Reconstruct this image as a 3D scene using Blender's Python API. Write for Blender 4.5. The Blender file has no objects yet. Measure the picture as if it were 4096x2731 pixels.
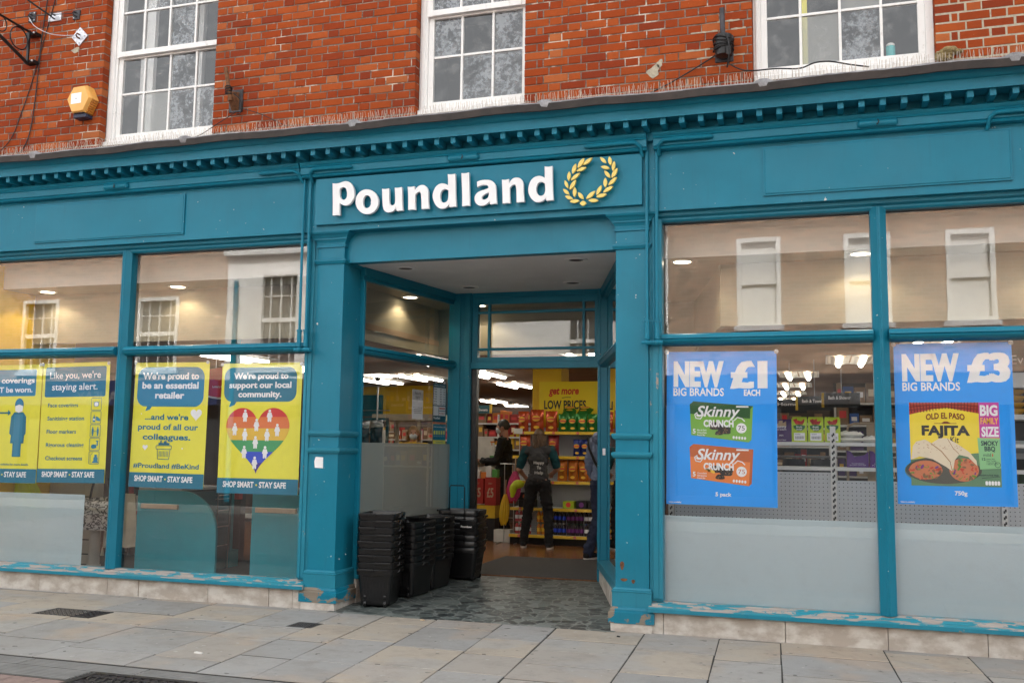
import bpy, bmesh, math, random
from mathutils import Vector, Matrix, noise
S = bpy.context.scene
COL = S.collection
PI = math.pi
rnd = random.Random(7)

# ---------------------------------------------------------------- camera, sky, sun, exposure
cd = bpy.data.cameras.new("camera"); cam = bpy.data.objects.new("camera", cd); COL.objects.link(cam)
cd.sensor_width = 36; cd.lens = 34.1417; cd.clip_start = 0.05; cd.clip_end = 500
cam.matrix_world = Matrix(((0.952688, 0.020715, 0.303243, 0), (0.303667, -0.107896, -0.946649, -7.8),
                           (0.013109, 0.993946, -0.109082, 1.42), (0, 0, 0, 1)))
S.camera = cam
SUN_EL, SUN_AZ = math.radians(41), math.radians(14)     # azimuth clockwise from +Y (into the shop)
w = bpy.data.worlds.new("World"); S.world = w; w.use_nodes = True
wn = w.node_tree.nodes; wl = w.node_tree.links
bg = wn["Background"]; sky = wn.new("ShaderNodeTexSky"); sky.sky_type = 'NISHITA'; sky.sun_disc = False
sky.sun_elevation = SUN_EL; sky.sun_rotation = SUN_AZ; sky.air_density = 1.6; sky.dust_density = 6; sky.ozone_density = 1
hs = wn.new("ShaderNodeHueSaturation"); hs.inputs['Saturation'].default_value = 0.12
wl.new(sky.outputs[0], hs.inputs['Color']); wl.new(hs.outputs[0], bg.inputs[0]); bg.inputs[1].default_value = 0.15
sd = bpy.data.lights.new("sun", 'SUN'); sd.energy = 2.2; sd.angle = math.radians(2); sd.color = (1, .97, .93)
sun = bpy.data.objects.new("sun", sd); COL.objects.link(sun)
sdir = Vector((math.sin(SUN_AZ)*math.cos(SUN_EL), math.cos(SUN_AZ)*math.cos(SUN_EL), math.sin(SUN_EL)))
sun.rotation_euler = sdir.to_track_quat('Z', 'Y').to_euler(); sun.location = (0, -6, 20)
S.view_settings.view_transform = 'Standard'; S.view_settings.look = 'None'; S.view_settings.gamma = 1
S.view_settings.exposure = 2.15
S.render.engine = 'CYCLES'
S.cycles.use_denoising = True
S.cycles.max_bounces = 8; S.cycles.transparent_max_bounces = 24; S.cycles.glossy_bounces = 4; S.cycles.diffuse_bounces = 4
S.cycles.sample_clamp_indirect = 6
S.cycles.caustics_reflective = False; S.cycles.caustics_refractive = False

# ---------------------------------------------------------------- materials
MATS = {}
def nmat(name):
    m = bpy.data.materials.new(name); m.use_nodes = True; MATS[name] = m
    nt = m.node_tree; return m, nt.nodes, nt.links, nt.nodes["Principled BSDF"]
def mixc(n, l, fac, a, b, blend='MIX'):
    x = n.new("ShaderNodeMix"); x.data_type = 'RGBA'; x.blend_type = blend
    for s, v in ((x.inputs[0], fac), (x.inputs[6], a), (x.inputs[7], b)):
        if hasattr(v, 'links'): l.new(v, s)
        elif isinstance(v, (tuple, list)): s.default_value = (*v[:3], 1)
        else: s.default_value = v
    return x.outputs[2]
def noi(n, l, scale, detail=4, rough=.55, co='Object', stretch=None):
    t = n.new("ShaderNodeTexCoord"); x = n.new("ShaderNodeTexNoise")
    x.inputs['Scale'].default_value = scale; x.inputs['Detail'].default_value = detail; x.inputs['Roughness'].default_value = rough
    if stretch:
        mp = n.new("ShaderNodeMapping"); mp.inputs['Scale'].default_value = stretch
        l.new(t.outputs[co], mp.inputs[0]); l.new(mp.outputs[0], x.inputs['Vector'])
    else: l.new(t.outputs[co], x.inputs['Vector'])
    return x.outputs['Fac']
def ramp(n, l, src, stops, interp='LINEAR'):
    r = n.new("ShaderNodeValToRGB"); r.color_ramp.interpolation = interp; e = r.color_ramp.elements
    while len(e) < len(stops): e.new(.5)
    for el, (p, c) in zip(e, stops):
        el.position = p; el.color = (*c, 1) if isinstance(c, (tuple, list)) else (c, c, c, 1)
    l.new(src, r.inputs[0]); return r.outputs[0]
def bump(n, l, p, h, strength=.3, dist=.01):
    b = n.new("ShaderNodeBump"); b.inputs['Strength'].default_value = strength; b.inputs['Distance'].default_value = dist
    l.new(h, b.inputs['Height']); l.new(b.outputs[0], p.inputs['Normal'])
def mat(name, c, rough=.5, var=.12, scale=6, metal=0, spec=.5, bmp=0, bscale=60, emis=None, c2=None, stretch=None, detail=4):
    """plain surface: colour broken up by noise, optional second colour and bump"""
    m, n, l, p = nmat(name)
    p.inputs['Roughness'].default_value = rough; p.inputs['Metallic'].default_value = metal; p.inputs['Specular IOR Level'].default_value = spec
    if var or c2:
        f = noi(n, l, scale, detail, stretch=stretch)
        f = ramp(n, l, f, [(.3, 0.), (.7, 1.)])
        a = c2 if c2 else tuple(x*(1-var) for x in c); b = c if c2 else tuple(min(1, x*(1+var)) for x in c)
        l.new(mixc(n, l, f, a, b), p.inputs['Base Color'])
    else: p.inputs['Base Color'].default_value = (*c, 1)
    if bmp: bump(n, l, p, noi(n, l, bscale), bmp)
    if emis:
        p.inputs['Emission Color'].default_value = (*emis[0], 1); p.inputs['Emission Strength'].default_value = emis[1]
    return m
def s2l(r, g, b): return tuple(((x/255+.055)/1.055)**2.4 if x > 10 else x/255/12.92 for x in (r, g, b))

TEAL = (.009, .185, .280)
def paint(name, c, wear=None, wood=(.50, .43, .38), rough=.34, wscale=7, stretch=(1, 3, 3), chips=.0):
    """gloss paint on timber; wear = threshold above which bare weathered wood shows"""
    m, n, l, p = nmat(name)
    p.inputs['Roughness'].default_value = rough; p.inputs['Specular IOR Level'].default_value = .22
    f = noi(n, l, 2.3, 5); col = mixc(n, l, ramp(n, l, f, [(.3, 0.), (.75, 1.)]), tuple(x*.92 for x in c), tuple(x*1.1 for x in c))
    fade = ramp(n, l, noi(n, l, .8, 4, .6), [(.5, 0.), (.75, .30)]); col = mixc(n, l, fade, col, tuple(x*.8+.045 for x in c))      # sun-faded patches
    run = ramp(n, l, noi(n, l, 9, 6, .65, stretch=(3.2, 3.2, .22)), [(.55, 0.), (.78, .35)]); col = mixc(n, l, run, col, tuple(x*.62+.012 for x in c))   # grime runs
    dirt = ramp(n, l, noi(n, l, 14, 6, .7), [(.6, 0.), (.8, .3)])
    col = mixc(n, l, dirt, col, tuple(x*.55+.02 for x in c))
    if chips:
        ch = ramp(n, l, noi(n, l, 26, 3, .5), [(chips, 0.), (chips+.01, 1.)])
        col = mixc(n, l, ch, col, (.62, .60, .56))
    if wear:
        wv = ramp(n, l, noi(n, l, wscale, 6, .62, stretch=stretch), [(wear, 0.), (wear+.012, 1.)])
        wd = mixc(n, l, noi(n, l, 40, 5, .7, stretch=(.15, 4, 4)), tuple(x*.45 for x in wood), wood)
        col = mixc(n, l, wv, col, wd)
        r = n.new("ShaderNodeMapRange"); r.inputs['To Min'].default_value = rough; r.inputs['To Max'].default_value = .85
        l.new(wv, r.inputs[0]); l.new(r.outputs[0], p.inputs['Roughness'])
        bump(n, l, p, wv, -.5, .004)
    else:
        bump(n, l, p, noi(n, l, 16, 6, .65, stretch=(.35, 1, 1)), .16, .006)
    l.new(col, p.inputs['Base Color'])
    return m
paint('teal', TEAL)
paint('teal_chip', TEAL, chips=.735)
paint('teal_worn', (.018, .225, .30), wear=.50, wood=(.50, .45, .41), wscale=4.5, stretch=(1, 3.2, 3.2))
paint('teal_base', TEAL, wear=.53, wood=(.33, .28, .22), wscale=5, stretch=(1, 1, 1.6))
paint('teal_dirty', (.021, .21, .30), wear=.66, wood=(.5, .42, .36), wscale=5, stretch=(1, 1, .5))

def brick_mat(name, stops, rough=.85):
    m, n, l, p = nmat(name); p.inputs['Roughness'].default_value = rough; p.inputs['Specular IOR Level'].default_value = .06
    g = n.new("ShaderNodeNewGeometry")
    c = ramp(n, l, g.outputs['Random Per Island'], stops)
    c = mixc(n, l, ramp(n, l, noi(n, l, 28, 7, .7), [(.35, 0.), (.75, .4)]), c, mixc(n, l, .5, c, (.13, .04, .02)))
    c = mixc(n, l, ramp(n, l, noi(n, l, 9, 6, .7), [(.62, 0.), (.85, .4)]), c, (.07, .035, .028))
    c = mixc(n, l, ramp(n, l, noi(n, l, 1.6, 4, .6), [(.45, 0.), (.75, .28)]), c, (.16, .045, .025))
    c = mixc(n, l, ramp(n, l, noi(n, l, 45, 5, .6), [(.68, 0.), (.74, .55)]), c, (.38, .18, .11))
    l.new(c, p.inputs['Base Color']); bump(n, l, p, noi(n, l, 70, 8, .7), .55, .006)
    return m
brick_mat('brick', [(0, (.23, .040, .017)), (.16, (.27, .045, .015)), (.45, (.315, .056, .015)), (.72, (.36, .072, .018)), (.92, (.40, .088, .024)), (1, (.44, .14, .05))])
brick_mat('brick_pale', [(0, (.30, .20, .13)), (.4, (.40, .28, .20)), (.7, (.46, .33, .24)), (1, (.50, .32, .22))])
m, n, l, p = nmat('mortar'); p.inputs['Roughness'].default_value = .95
c = mixc(n, l, ramp(n, l, noi(n, l, 5, 6, .7, stretch=(1, 1, 2)), [(.4, 0.), (.62, 1.)]), (.12, .09, .07), (.28, .225, .18))
c = mixc(n, l, ramp(n, l, noi(n, l, 3.1, 5, .7), [(.56, 0.), (.64, 1.)]), c, (.58, .52, .43)); l.new(c, p.inputs['Base Color'])
bump(n, l, p, noi(n, l, 120, 4), .6, .004)
mat('mortar_fresh', (.42, .37, .28), .95, .18, 30, bmp=.5)

# stone: slabs carry one tint each, with a stain of warmer stone across some of them
m, n, l, p = nmat('slab'); p.inputs['Roughness'].default_value = .78; p.inputs['Specular IOR Level'].default_value = .3
g = n.new("ShaderNodeNewGeometry")
c = ramp(n, l, g.outputs['Random Per Island'], [(0, (.33, .30, .265)), (.2, (.285, .275, .26)), (.45, (.345, .32, .285)), (.6, (.38, .33, .27)), (.8, (.315, .305, .29)), (1, (.40, .315, .245))], 'CONSTANT')
c = mixc(n, l, ramp(n, l, noi(n, l, .9, 3, .5), [(.54, 0.), (.62, .6)]), c, (.40, .31, .235))
c = mixc(n, l, ramp(n, l, noi(n, l, 1.3, 3, .5, stretch=(1, 1.4, 1)), [(.42, .5), (.50, 0.)]), c, (.315, .315, .31))
c = mixc(n, l, ramp(n, l, noi(n, l, 7, 7, .7), [(.5, 0.), (.8, .4)]), c, (.15, .145, .14))
c = mixc(n, l, ramp(n, l, noi(n, l, 13, 2, .4), [(.70, 0.), (.725, .75)]), c, (.09, .085, .08))
c = mixc(n, l, ramp(n, l, noi(n, l, 16.7, 2, .4), [(.71, 0.), (.73, .6)]), c, (.45, .43, .40))
c = mixc(n, l, ramp(n, l, noi(n, l, 130, 4, .8), [(.55, 0.), (.8, .35)]), c, (.11, .105, .10))
c = mixc(n, l, ramp(n, l, noi(n, l, 3.2, 7, .75), [(.5, 0.), (.72, .5)]), c, (.18, .16, .135))
l.new(c, p.inputs['Base Color']); bump(n, l, p, noi(n, l, 55, 8, .65), .3, .006)
mat('joint', (.028, .026, .023), .95, .4, 12)
mat('ribbed', (.20, .20, .195), .7, .15, 5, bmp=.2)
mat('paver', (.23, .165, .145), .85, .2, 14, bmp=.4)
mat('iron', (.045, .04, .042), .55, .4, 30, metal=.6, bmp=.4)
m, n, l, p = nmat('plinth_stone'); p.inputs['Roughness'].default_value = .6
c = mixc(n, l, ramp(n, l, noi(n, l, 6, 6, .6, stretch=(1, 1, 1.6)), [(.42, 0.), (.62, 1.)]), (.42, .37, .32), (.62, .59, .54))
c = mixc(n, l, ramp(n, l, noi(n, l, 26, 6, .7), [(.64, 0.), (.74, .7)]), c, (.20, .15, .11)); l.new(c, p.inputs['Base Color'])
bump(n, l, p, noi(n, l, 60, 6), .25, .004)
# crazy-paved green stone of the lobby
m, n, l, p = nmat('lobby_stone'); p.inputs['Roughness'].default_value = .42
t = n.new("ShaderNodeTexCoord"); mp = n.new("ShaderNodeMapping"); mp.inputs['Scale'].default_value = (8.5, 10, 1); l.new(t.outputs['Object'], mp.inputs[0])
wv = n.new("ShaderNodeTexNoise"); wv.inputs['Scale'].default_value = 2.2; l.new(mp.outputs[0], wv.inputs['Vector'])
va = n.new("ShaderNodeVectorMath"); va.operation = 'MULTIPLY_ADD'; va.inputs[1].default_value = (.45, .45, 0); l.new(wv.outputs['Color'], va.inputs[0]); l.new(mp.outputs[0], va.inputs[2])
vo = n.new("ShaderNodeTexVoronoi"); vo.inputs['Scale'].default_value = 1; l.new(va.outputs[0], vo.inputs['Vector'])
vd = n.new("ShaderNodeTexVoronoi"); vd.feature = 'DISTANCE_TO_EDGE'; vd.inputs['Scale'].default_value = 1; l.new(va.outputs[0], vd.inputs['Vector'])
sp = n.new("ShaderNodeSeparateColor"); l.new(vo.outputs['Color'], sp.inputs[0])
c = ramp(n, l, sp.outputs[0], [(0, (.014, .018, .020)), (.3, (.035, .043, .043)), (.6, (.07, .085, .08)), (.85, (.115, .135, .125)), (1, (.17, .19, .18))])
c = mixc(n, l, ramp(n, l, noi(n, l, 34, 7, .7), [(.48, 0.), (.8, .55)]), c, (.16, .19, .175))
c = mixc(n, l, ramp(n, l, vd.outputs['Distance'], [(.0, 1.), (.07, 0.)]), c, (.22, .235, .22))
c = mixc(n, l, ramp(n, l, noi(n, l, 60, 2, .4), [(.7, 0.), (.75, .8)]), c, (.30, .33, .31)); l.new(c, p.inputs['Base Color'])
bump(n, l, p, noi(n, l, 60, 6), .15, .004)

m, n, l, p = nmat('white_paint'); p.inputs['Roughness'].default_value = .5
c = mixc(n, l, ramp(n, l, noi(n, l, 18, 7, .75), [(.58, 0.), (.78, .75)]), (.80, .79, .77), (.42, .40, .36)); l.new(c, p.inputs['Base Color'])
bump(n, l, p, noi(n, l, 40, 6), .25, .004)
m, n, l, p = nmat('lead'); p.inputs['Roughness'].default_value = .6; p.inputs['Metallic'].default_value = .25
c = mixc(n, l, ramp(n, l, noi(n, l, 11, 7, .7), [(.35, 0.), (.7, 1.)]), (.13, .125, .13), (.36, .355, .36))
c = mixc(n, l, ramp(n, l, noi(n, l, 5, 6, .7), [(.55, 0.), (.75, .7)]), c, (.13, .085, .06)); l.new(c, p.inputs['Base Color']); bump(n, l, p, noi(n, l, 22, 6), .5, .01)
mat('lead_drip', (.026, .018, .015), .6, .5, 7, metal=.1, bmp=.4, bscale=20)
mat('soffit_white', (.80, .78, .76), .7, .05, 3)
mat('letter_white', (.86, .86, .87), .35, .01)
mat('gold', (.86, .66, .16), .4, .05)
mat('black_iron', (.012, .012, .013), .4, .3, 20, spec=.4)
mat('black_plastic', (.006, .006, .0065), .28, .25, 20, bmp=.06, bscale=90, spec=.5)
mat('black_matt', (.012, .012, .012), .8, .2)
mat('cable_black', (.012, .011, .012), .6, .2)
mat('galv', (.62, .62, .66), .38, .3, 40, metal=.55, bmp=.2)
mat('rust', (.16, .07, .03), .8, .5, 30, metal=.2)
mat('dark_metal', (.055, .052, .058), .5, .4, 20, metal=.4, bmp=.2)
mat('amber', (.83, .42, .10), .4, .1, 10)
mat('amber_dark', (.55, .20, .02), .5, .2, 40)
mat('navy', (.02, .025, .06), .5, .2)
mat('spike', (.50, .43, .36), .35, .1, spec=.6)
mat('steel', (.55, .55, .56), .3, .1, metal=.9)

def emit(name, c, s):
    m, n, l, p = nmat(name); p.inputs['Base Color'].default_value = (.8, .8, .8, 1)
    p.inputs['Emission Color'].default_value = (*c, 1); p.inputs['Emission Strength'].default_value = s
emit('tube_light', (1, .93, .80), 3.6)
emit('downlight', (1, .86, .62), 3)
mat('reflector', (.80, .77, .70), .4, .05, 8)

def glass(name, refl=1.0, dirt=.05, tint=(.96, .97, .97)):
    """thin pane: clear, with the real mirror-like film of reflection and a little grime"""
    m = bpy.data.materials.new(name); m.use_nodes = True; MATS[name] = m; n = m.node_tree.nodes; l = m.node_tree.links
    n.remove(n["Principled BSDF"]); out = n["Material Output"]
    tr = n.new("ShaderNodeBsdfTransparent"); tr.inputs[0].default_value = (*tint, 1)
    gl = n.new("ShaderNodeBsdfGlossy"); gl.inputs['Roughness'].default_value = 0; gl.inputs[0].default_value = (1, 1, 1, 1)
    df = n.new("ShaderNodeBsdfDiffuse"); df.inputs[0].default_value = (.7, .7, .68, 1)
    fr = n.new("ShaderNodeFresnel"); ge = n.new("ShaderNodeNewGeometry"); mr = n.new("ShaderNodeMapRange"); mr.inputs['To Min'].default_value = 1.52; mr.inputs['To Max'].default_value = 1/1.52
    l.new(ge.outputs['Backfacing'], mr.inputs[0]); l.new(mr.outputs[0], fr.inputs[0])
    mu = n.new("ShaderNodeMath"); mu.operation = 'MULTIPLY'; mu.inputs[1].default_value = 2.0*refl; mu.use_clamp = True; l.new(fr.outputs[0], mu.inputs[0])
    a = n.new("ShaderNodeMixShader"); l.new(ramp(n, l, noi(n, l, 9, 6, .7), [(.5, .0), (.85, dirt)]), a.inputs[0]); l.new(tr.outputs[0], a.inputs[1]); l.new(df.outputs[0], a.inputs[2])
    b = n.new("ShaderNodeMixShader"); l.new(mu.outputs[0], b.inputs[0]); l.new(a.outputs[0], b.inputs[1]); l.new(gl.outputs[0], b.inputs[2])
    # old glass is never quite flat
    bp = n.new("ShaderNodeBump"); bp.inputs['Strength'].default_value = .04; bp.inputs['Distance'].default_value = .004
    l.new(noi(n, l, 3, 2), bp.inputs['Height']); l.new(bp.outputs[0], gl.inputs['Normal'])
    l.new(b.outputs[0], out.inputs[0]); return m
glass('glass', 1.05)
glass('glass_side', .9)
glass('glass_old', .85, .22)
def film(name, c, through, mottle=None):
    m = bpy.data.materials.new(name); m.use_nodes = True; MATS[name] = m; n = m.node_tree.nodes; l = m.node_tree.links
    n.remove(n["Principled BSDF"]); out = n["Material Output"]
    tr = n.new("ShaderNodeBsdfTransparent"); df = n.new("ShaderNodeBsdfDiffuse")
    l.new(mixc(n, l, noi(n, l, 1.2, 4), tuple(x*.93 for x in c), tuple(min(1, x*1.05) for x in c)), df.inputs[0])
    tl = n.new("ShaderNodeBsdfTranslucent"); tl.inputs[0].default_value = (*c, 1)
    ms = n.new("ShaderNodeMixShader"); ms.inputs[0].default_value = .3; l.new(df.outputs[0], ms.inputs[1]); l.new(tl.outputs[0], ms.inputs[2])
    b = n.new("ShaderNodeMixShader"); l.new(ms.outputs[0], b.inputs[1]); l.new(tr.outputs[0], b.inputs[2])
    if mottle:      # worn frosting: fine speckle that thins out in broad patches
        ad = n.new("ShaderNodeMath"); ad.operation = 'MULTIPLY_ADD'; ad.inputs[1].default_value = .75; l.new(noi(n, l, 5.5, 3, .6), ad.inputs[0]); l.new(noi(n, l, mottle[0], 5, .7), ad.inputs[2])
        l.new(ramp(n, l, ad.outputs[0], [(mottle[1]+.30, through), (mottle[1]+.52, mottle[2])]), b.inputs[0])
    else: b.inputs[0].default_value = through
    l.new(b.outputs[0], out.inputs[0])
film('frost', (.66, .81, .87), .20)
film('frost_grey', (.40, .43, .41), .12)
film('mottled', (.55, .58, .62), .35, (30, .44, .97))
film('pale_film', (.55, .55, .52), .45)  # pale film; in the left sash window it paints a cloud reflection

# ---------------------------------------------------------------- mesh helpers
class MB:
    def __init__(s): s.v = []; s.f = []
    def add(s, vs, fs):
        o = len(s.v); s.v += [tuple(x) for x in vs]; s.f += [tuple(i+o for i in f) for f in fs]; return s
    def box(s, x0, x1, y0, y1, z0, z1):
        return s.add([(x0, y0, z0), (x1, y0, z0), (x1, y1, z0), (x0, y1, z0), (x0, y0, z1), (x1, y0, z1), (x1, y1, z1), (x0, y1, z1)],
                     [(0, 3, 2, 1), (4, 5, 6, 7), (0, 1, 5, 4), (1, 2, 6, 5), (2, 3, 7, 6), (3, 0, 4, 7)])
    def loft(s, loops, caps=True, closed=True):
        n = len(loops[0]); vs = [p for L in loops for p in L]; fs = []
        for i in range(len(loops)-1):
            for j in range(n if closed else n-1):
                k = (j+1) % n; fs.append((i*n+j, i*n+k, (i+1)*n+k, (i+1)*n+j))
        if caps: fs += [tuple(range(n))[::-1], tuple((len(loops)-1)*n+j for j in range(n))]
        return s.add(vs, fs)
    def prof_x(s, prof, x0, x1):       # closed (y,z) profile run along X
        return s.loft([[(x0, y, z) for y, z in prof], [(x1, y, z) for y, z in prof]])
    def prism(s, poly, y0, y1):        # (x,z) outline given thickness in Y
        return s.loft([[(x, y0, z) for x, z in poly], [(x, y1, z) for x, z in poly]])
    def tube(s, pts, r, n=8, closed=False):
        pts = [Vector(p) for p in pts]; loops = []
        up = Vector((0, 0, 1))
        for i, p in enumerate(pts):
            a = pts[i-1] if (i or closed) else p; b = pts[(i+1) % len(pts)] if (i < len(pts)-1 or closed) else p
            d = (b-a).normalized()
            u = d.cross(up)
            if u.length < .05: u = d.cross(Vector((0, 1, 0)))
            u.normalize(); v = d.cross(u)
            rr = r[i] if isinstance(r, (list, tuple)) else r
            loops.append([p+u*rr*math.cos(2*PI*k/n)+v*rr*math.sin(2*PI*k/n) for k in range(n)])
        if closed: loops.append(loops[0])
        return s.loft(loops, not closed)
    def lathe(s, prof, c=(0, 0, 0), n=16, axis='z', ring=False):
        if ring: prof = list(prof)+[prof[0]]
        loops = []
        for r, h in prof:
            L = []
            for k in range(n):
                a = 2*PI*k/n; x, y = r*math.cos(a), r*math.sin(a)
                L.append((c[0]+x, c[1]+y, c[2]+h) if axis == 'z' else (c[0]+x, c[1]-h, c[2]+y))
            loops.append(L)
        return s.loft(loops, not ring)
    def ball(s, c, r, n=12, m=8):
        rx, ry, rz = r if isinstance(r, (tuple, list)) else (r, r, r)
        return s.loft([[(c[0]+rx*math.sin(PI*(i+.02)/(m+.04))*math.cos(2*PI*k/n), c[1]+ry*math.sin(PI*(i+.02)/(m+.04))*math.sin(2*PI*k/n), c[2]-rz*math.cos(PI*(i+.02)/(m+.04))) for k in range(n)] for i in range(m+1)])
    def rot(s, ang, o=(0, 0), i0=0):
        c, t = math.cos(ang), math.sin(ang)
        s.v[i0:] = [(o[0]+(x-o[0])*c-(y-o[1])*t, o[1]+(x-o[0])*t+(y-o[1])*c, z) for x, y, z in s.v[i0:]]; return s
ROOT = {}
def build(name, mb, m, parent=None, world=True, smooth=False, bev=0, bseg=2, label=None):
    me = bpy.data.meshes.new(name)
    off = ROOT.get(parent.name, Vector()) if (parent and world) else Vector()
    me.from_pydata([(x-off.x, y-off.y, z-off.z) for x, y, z in mb.v] if world else mb.v, [], mb.f); me.update()
    bm = bmesh.new(); bm.from_mesh(me); len(mb.f) > 1 and bmesh.ops.recalc_face_normals(bm, faces=bm.faces); bm.to_mesh(me); bm.free()
    if smooth:
        for f in me.polygons: f.use_smooth = True
        if smooth != 'all': me.set_sharp_from_angle(angle=math.radians(40))
    me.materials.append(MATS[m])
    o = bpy.data.objects.new(name, me); COL.objects.link(o)
    if parent:
        o.parent = parent; ROOT[o.name] = off if world else ROOT.get(parent.name, Vector())
    if bev:
        b = o.modifiers.new("bevel", 'BEVEL'); b.width = bev; b.segments = bseg; b.limit_method = 'ANGLE'; b.angle_limit = math.radians(50)
    if label: o['label'] = label
    return o
def tag(o, label, cat, group=None):
    o['label'] = label; o['category'] = cat
    if group: o['group'] = group
    return o
def thing(name, label, cat, loc=(0, 0, 0), rz=0, group=None):
    o = bpy.data.objects.new(name, None); COL.objects.link(o); o.location = loc; o.rotation_euler = (0, 0, rz); o.empty_display_size = .1
    ROOT[o.name] = Vector(loc); return tag(o, label, cat, group)
def struct(name, mb, m, **k):
    o = build(name, mb, m, **k); o['kind'] = 'structure'; return o
def dup(o, parent=None, **props):
    c = o.copy(); COL.objects.link(c); c.parent = parent
    for ch in list(o.children): dup(ch, c)
    for k, v in props.items():
        if k == 'loc': c.location = v
        elif k == 'rz': c.rotation_euler = (0, 0, v)
        else: c[k] = v
    return c
ORD = ['first', 'second', 'third', 'fourth', 'fifth', 'sixth', 'seventh', 'eighth', 'ninth', 'tenth', 'eleventh', 'twelfth', 'thirteenth', 'fourteenth', 'fifteenth', 'sixteenth', 'seventeenth', 'eighteenth', 'nineteenth', 'twentieth']

# lettering from the built-in font: glyph meshes laid in the XZ plane, facing -Y
_TX = {}
def glyphs(body, bold):
    k = (body, bold)
    if k not in _TX:
        c = bpy.data.curves.new("t", 'FONT'); c.body = body; c.size = 1; c.offset = bold; c.resolution_u = 3
        o = bpy.data.objects.new("t", c); COL.objects.link(o)
        me = bpy.data.meshes.new_from_object(o.evaluated_get(bpy.context.evaluated_depsgraph_get()))
        _TX[k] = ([v.co[:2] for v in me.vertices], [tuple(p.vertices) for p in me.polygons])
        bpy.data.objects.remove(o); bpy.data.curves.remove(c); bpy.data.meshes.remove(me)
    return _TX[k]
def txt(mb, body, x, z, h, w=None, al='L', bold=.02, y=0, shear=0, arc=0):
    """cap height h, baseline z; w = width to fit"""
    vs, fs = glyphs(body, bold)
    if not vs: return mb
    x0 = min(v[0] for v in vs); x1 = max(v[0] for v in vs); k = h/.715
    kx = w/(x1-x0) if w else k
    W = (x1-x0)*kx; ox = x-(0 if al == 'L' else W/2 if al == 'C' else W)
    return mb.add([(ox+(a-x0)*kx+shear*b*k, y, z+b*k+(arc*(1-(((a-x0)*kx/W)*2-1)**2) if arc else 0)) for a, b in vs], fs)
def rrect(x0, x1, z0, z1, r, n=6, corners=(1, 1, 1, 1)):
    P = []
    for (cx, cz, a0, on) in ((x1-r, z0+r, -PI/2, corners[0]), (x1-r, z1-r, 0, corners[1]), (x0+r, z1-r, PI/2, corners[2]), (x0+r, z0+r, PI, corners[3])):
        if on: P += [(cx+r*math.cos(a0+PI/2*i/n), cz+r*math.sin(a0+PI/2*i/n)) for i in range(n+1)]
        else: P.append((x1 if cx > (x0+x1)/2 else x0, z0 if cz < (z0+z1)/2 else z1))
    return P
def flat(mb, poly, y):   # one printed face in the XZ plane
    return mb.add([(x, y, z) for x, z in poly], [tuple(range(len(poly)))])
def circ(cx, cz, rx, rz=None, n=24, a0=0, a1=2*PI):
    rz = rz or rx; full = abs(a1-a0-2*PI) < 1e-6
    return [(cx+rx*math.cos(a0+(a1-a0)*i/(n if full else n-1)), cz+rz*math.sin(a0+(a1-a0)*i/(n if full else n-1))) for i in range(n)]

# ================================================================ THE SETTING: ground
r2 = random.Random(3)
g = MB(); g.box(-40, 40, -30, -2.43, -.16, -.012); struct('street', g, 'joint')
def slab_field(name, xs, y0, y1, lens, skew, m='slab', gap=.005, z=0, seed=1, th=.06):
    rr = random.Random(seed); M = MB()
    for a, b in zip(xs[:-1], xs[1:]):
        y = y1 - rr.uniform(0, .25)
        top = y1
        while top > y0:
            bot = max(y0, y); 
            if top-bot > .02:
                dz = rr.uniform(-.0025, .0025); q = []
                for (x, yy) in ((a+gap, bot+gap*1.9), (b-gap, bot+gap*1.9), (b-gap, top-gap*1.9), (a+gap, top-gap*1.9)):
                    q.append((x+skew(x)*yy+rr.uniform(-.003, .003), yy+rr.uniform(-.003, .003)))
                c = (sum(p[0] for p in q)/4, sum(p[1] for p in q)/4)
                inn = [(p[0]+(c[0]-p[0])*.010, p[1]+(c[1]-p[1])*.010) for p in q]
                M.loft([[(*p, z-th) for p in q], [(*p, z-.003+dz) for p in q], [(*p, z+dz) for p in inn]])
            top = bot; y = bot - rr.uniform(*lens)
    return struct(name, M, m)
b = MB(); b.box(-40, 40, -2.43, .05, -.2, -.0045); struct('pavement_bed', b, 'joint')
XS = [-14.2, -13.3, -12.5, -11.6, -10.9, -10.1, -9.3, -8.6, -7.75, -6.86, -6.0, -5.24, -4.50, -3.96, -3.56, -3.09, -2.52, -2.07, -1.36, -.79, -.34, .38, .94, 1.7, 2.4, 3.2, 4, 4.9, 5.6, 6.5]
slab_field('pavement', XS, -2.42, .04, (.40, .78), lambda x: -.075 if x < -2 else -.05, seed=11)
# ribbed channel along the kerb line and block paving beyond
M = MB()
for k, (ya, yb) in enumerate(((-2.60, -2.435), (-2.83, -2.61))):
    x = -14.0-.3*k
    while x < 6:
        L = .9
        if not (k == 1 and -4.30 < x+.2 < -3.50):
            nr = 5 if k == 0 else 7
            for i in range(nr):
                y0 = ya+(yb-ya)*i/nr; y1 = ya+(yb-ya)*(i+1)/nr
                M.box(x+.004, x+L-.004, y0+.004, y1-.006, -.05, -.004)
        x += L
struct('drainage_channel', M, 'ribbed')
M = MB(); rr = random.Random(5); y = -2.85; k = 0
while y > -9.4:
    x = -14+(.1 if k % 2 else 0)
    while x < 8:
        if not (y > -3.3 and -4.42 < x < -3.6): M.box(x+.004, x+.207, y-.098, y-.004, -.06, -.006+rr.uniform(-.003, .003))
        x += .21
    y -= .102; k += 1
struct('block_paving', M, 'paver')
slab_field('far_pavement', [-20+.8*i for i in range(40)], -11.9, -9.6, (.5, .8), lambda x: 0, seed=9)

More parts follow.
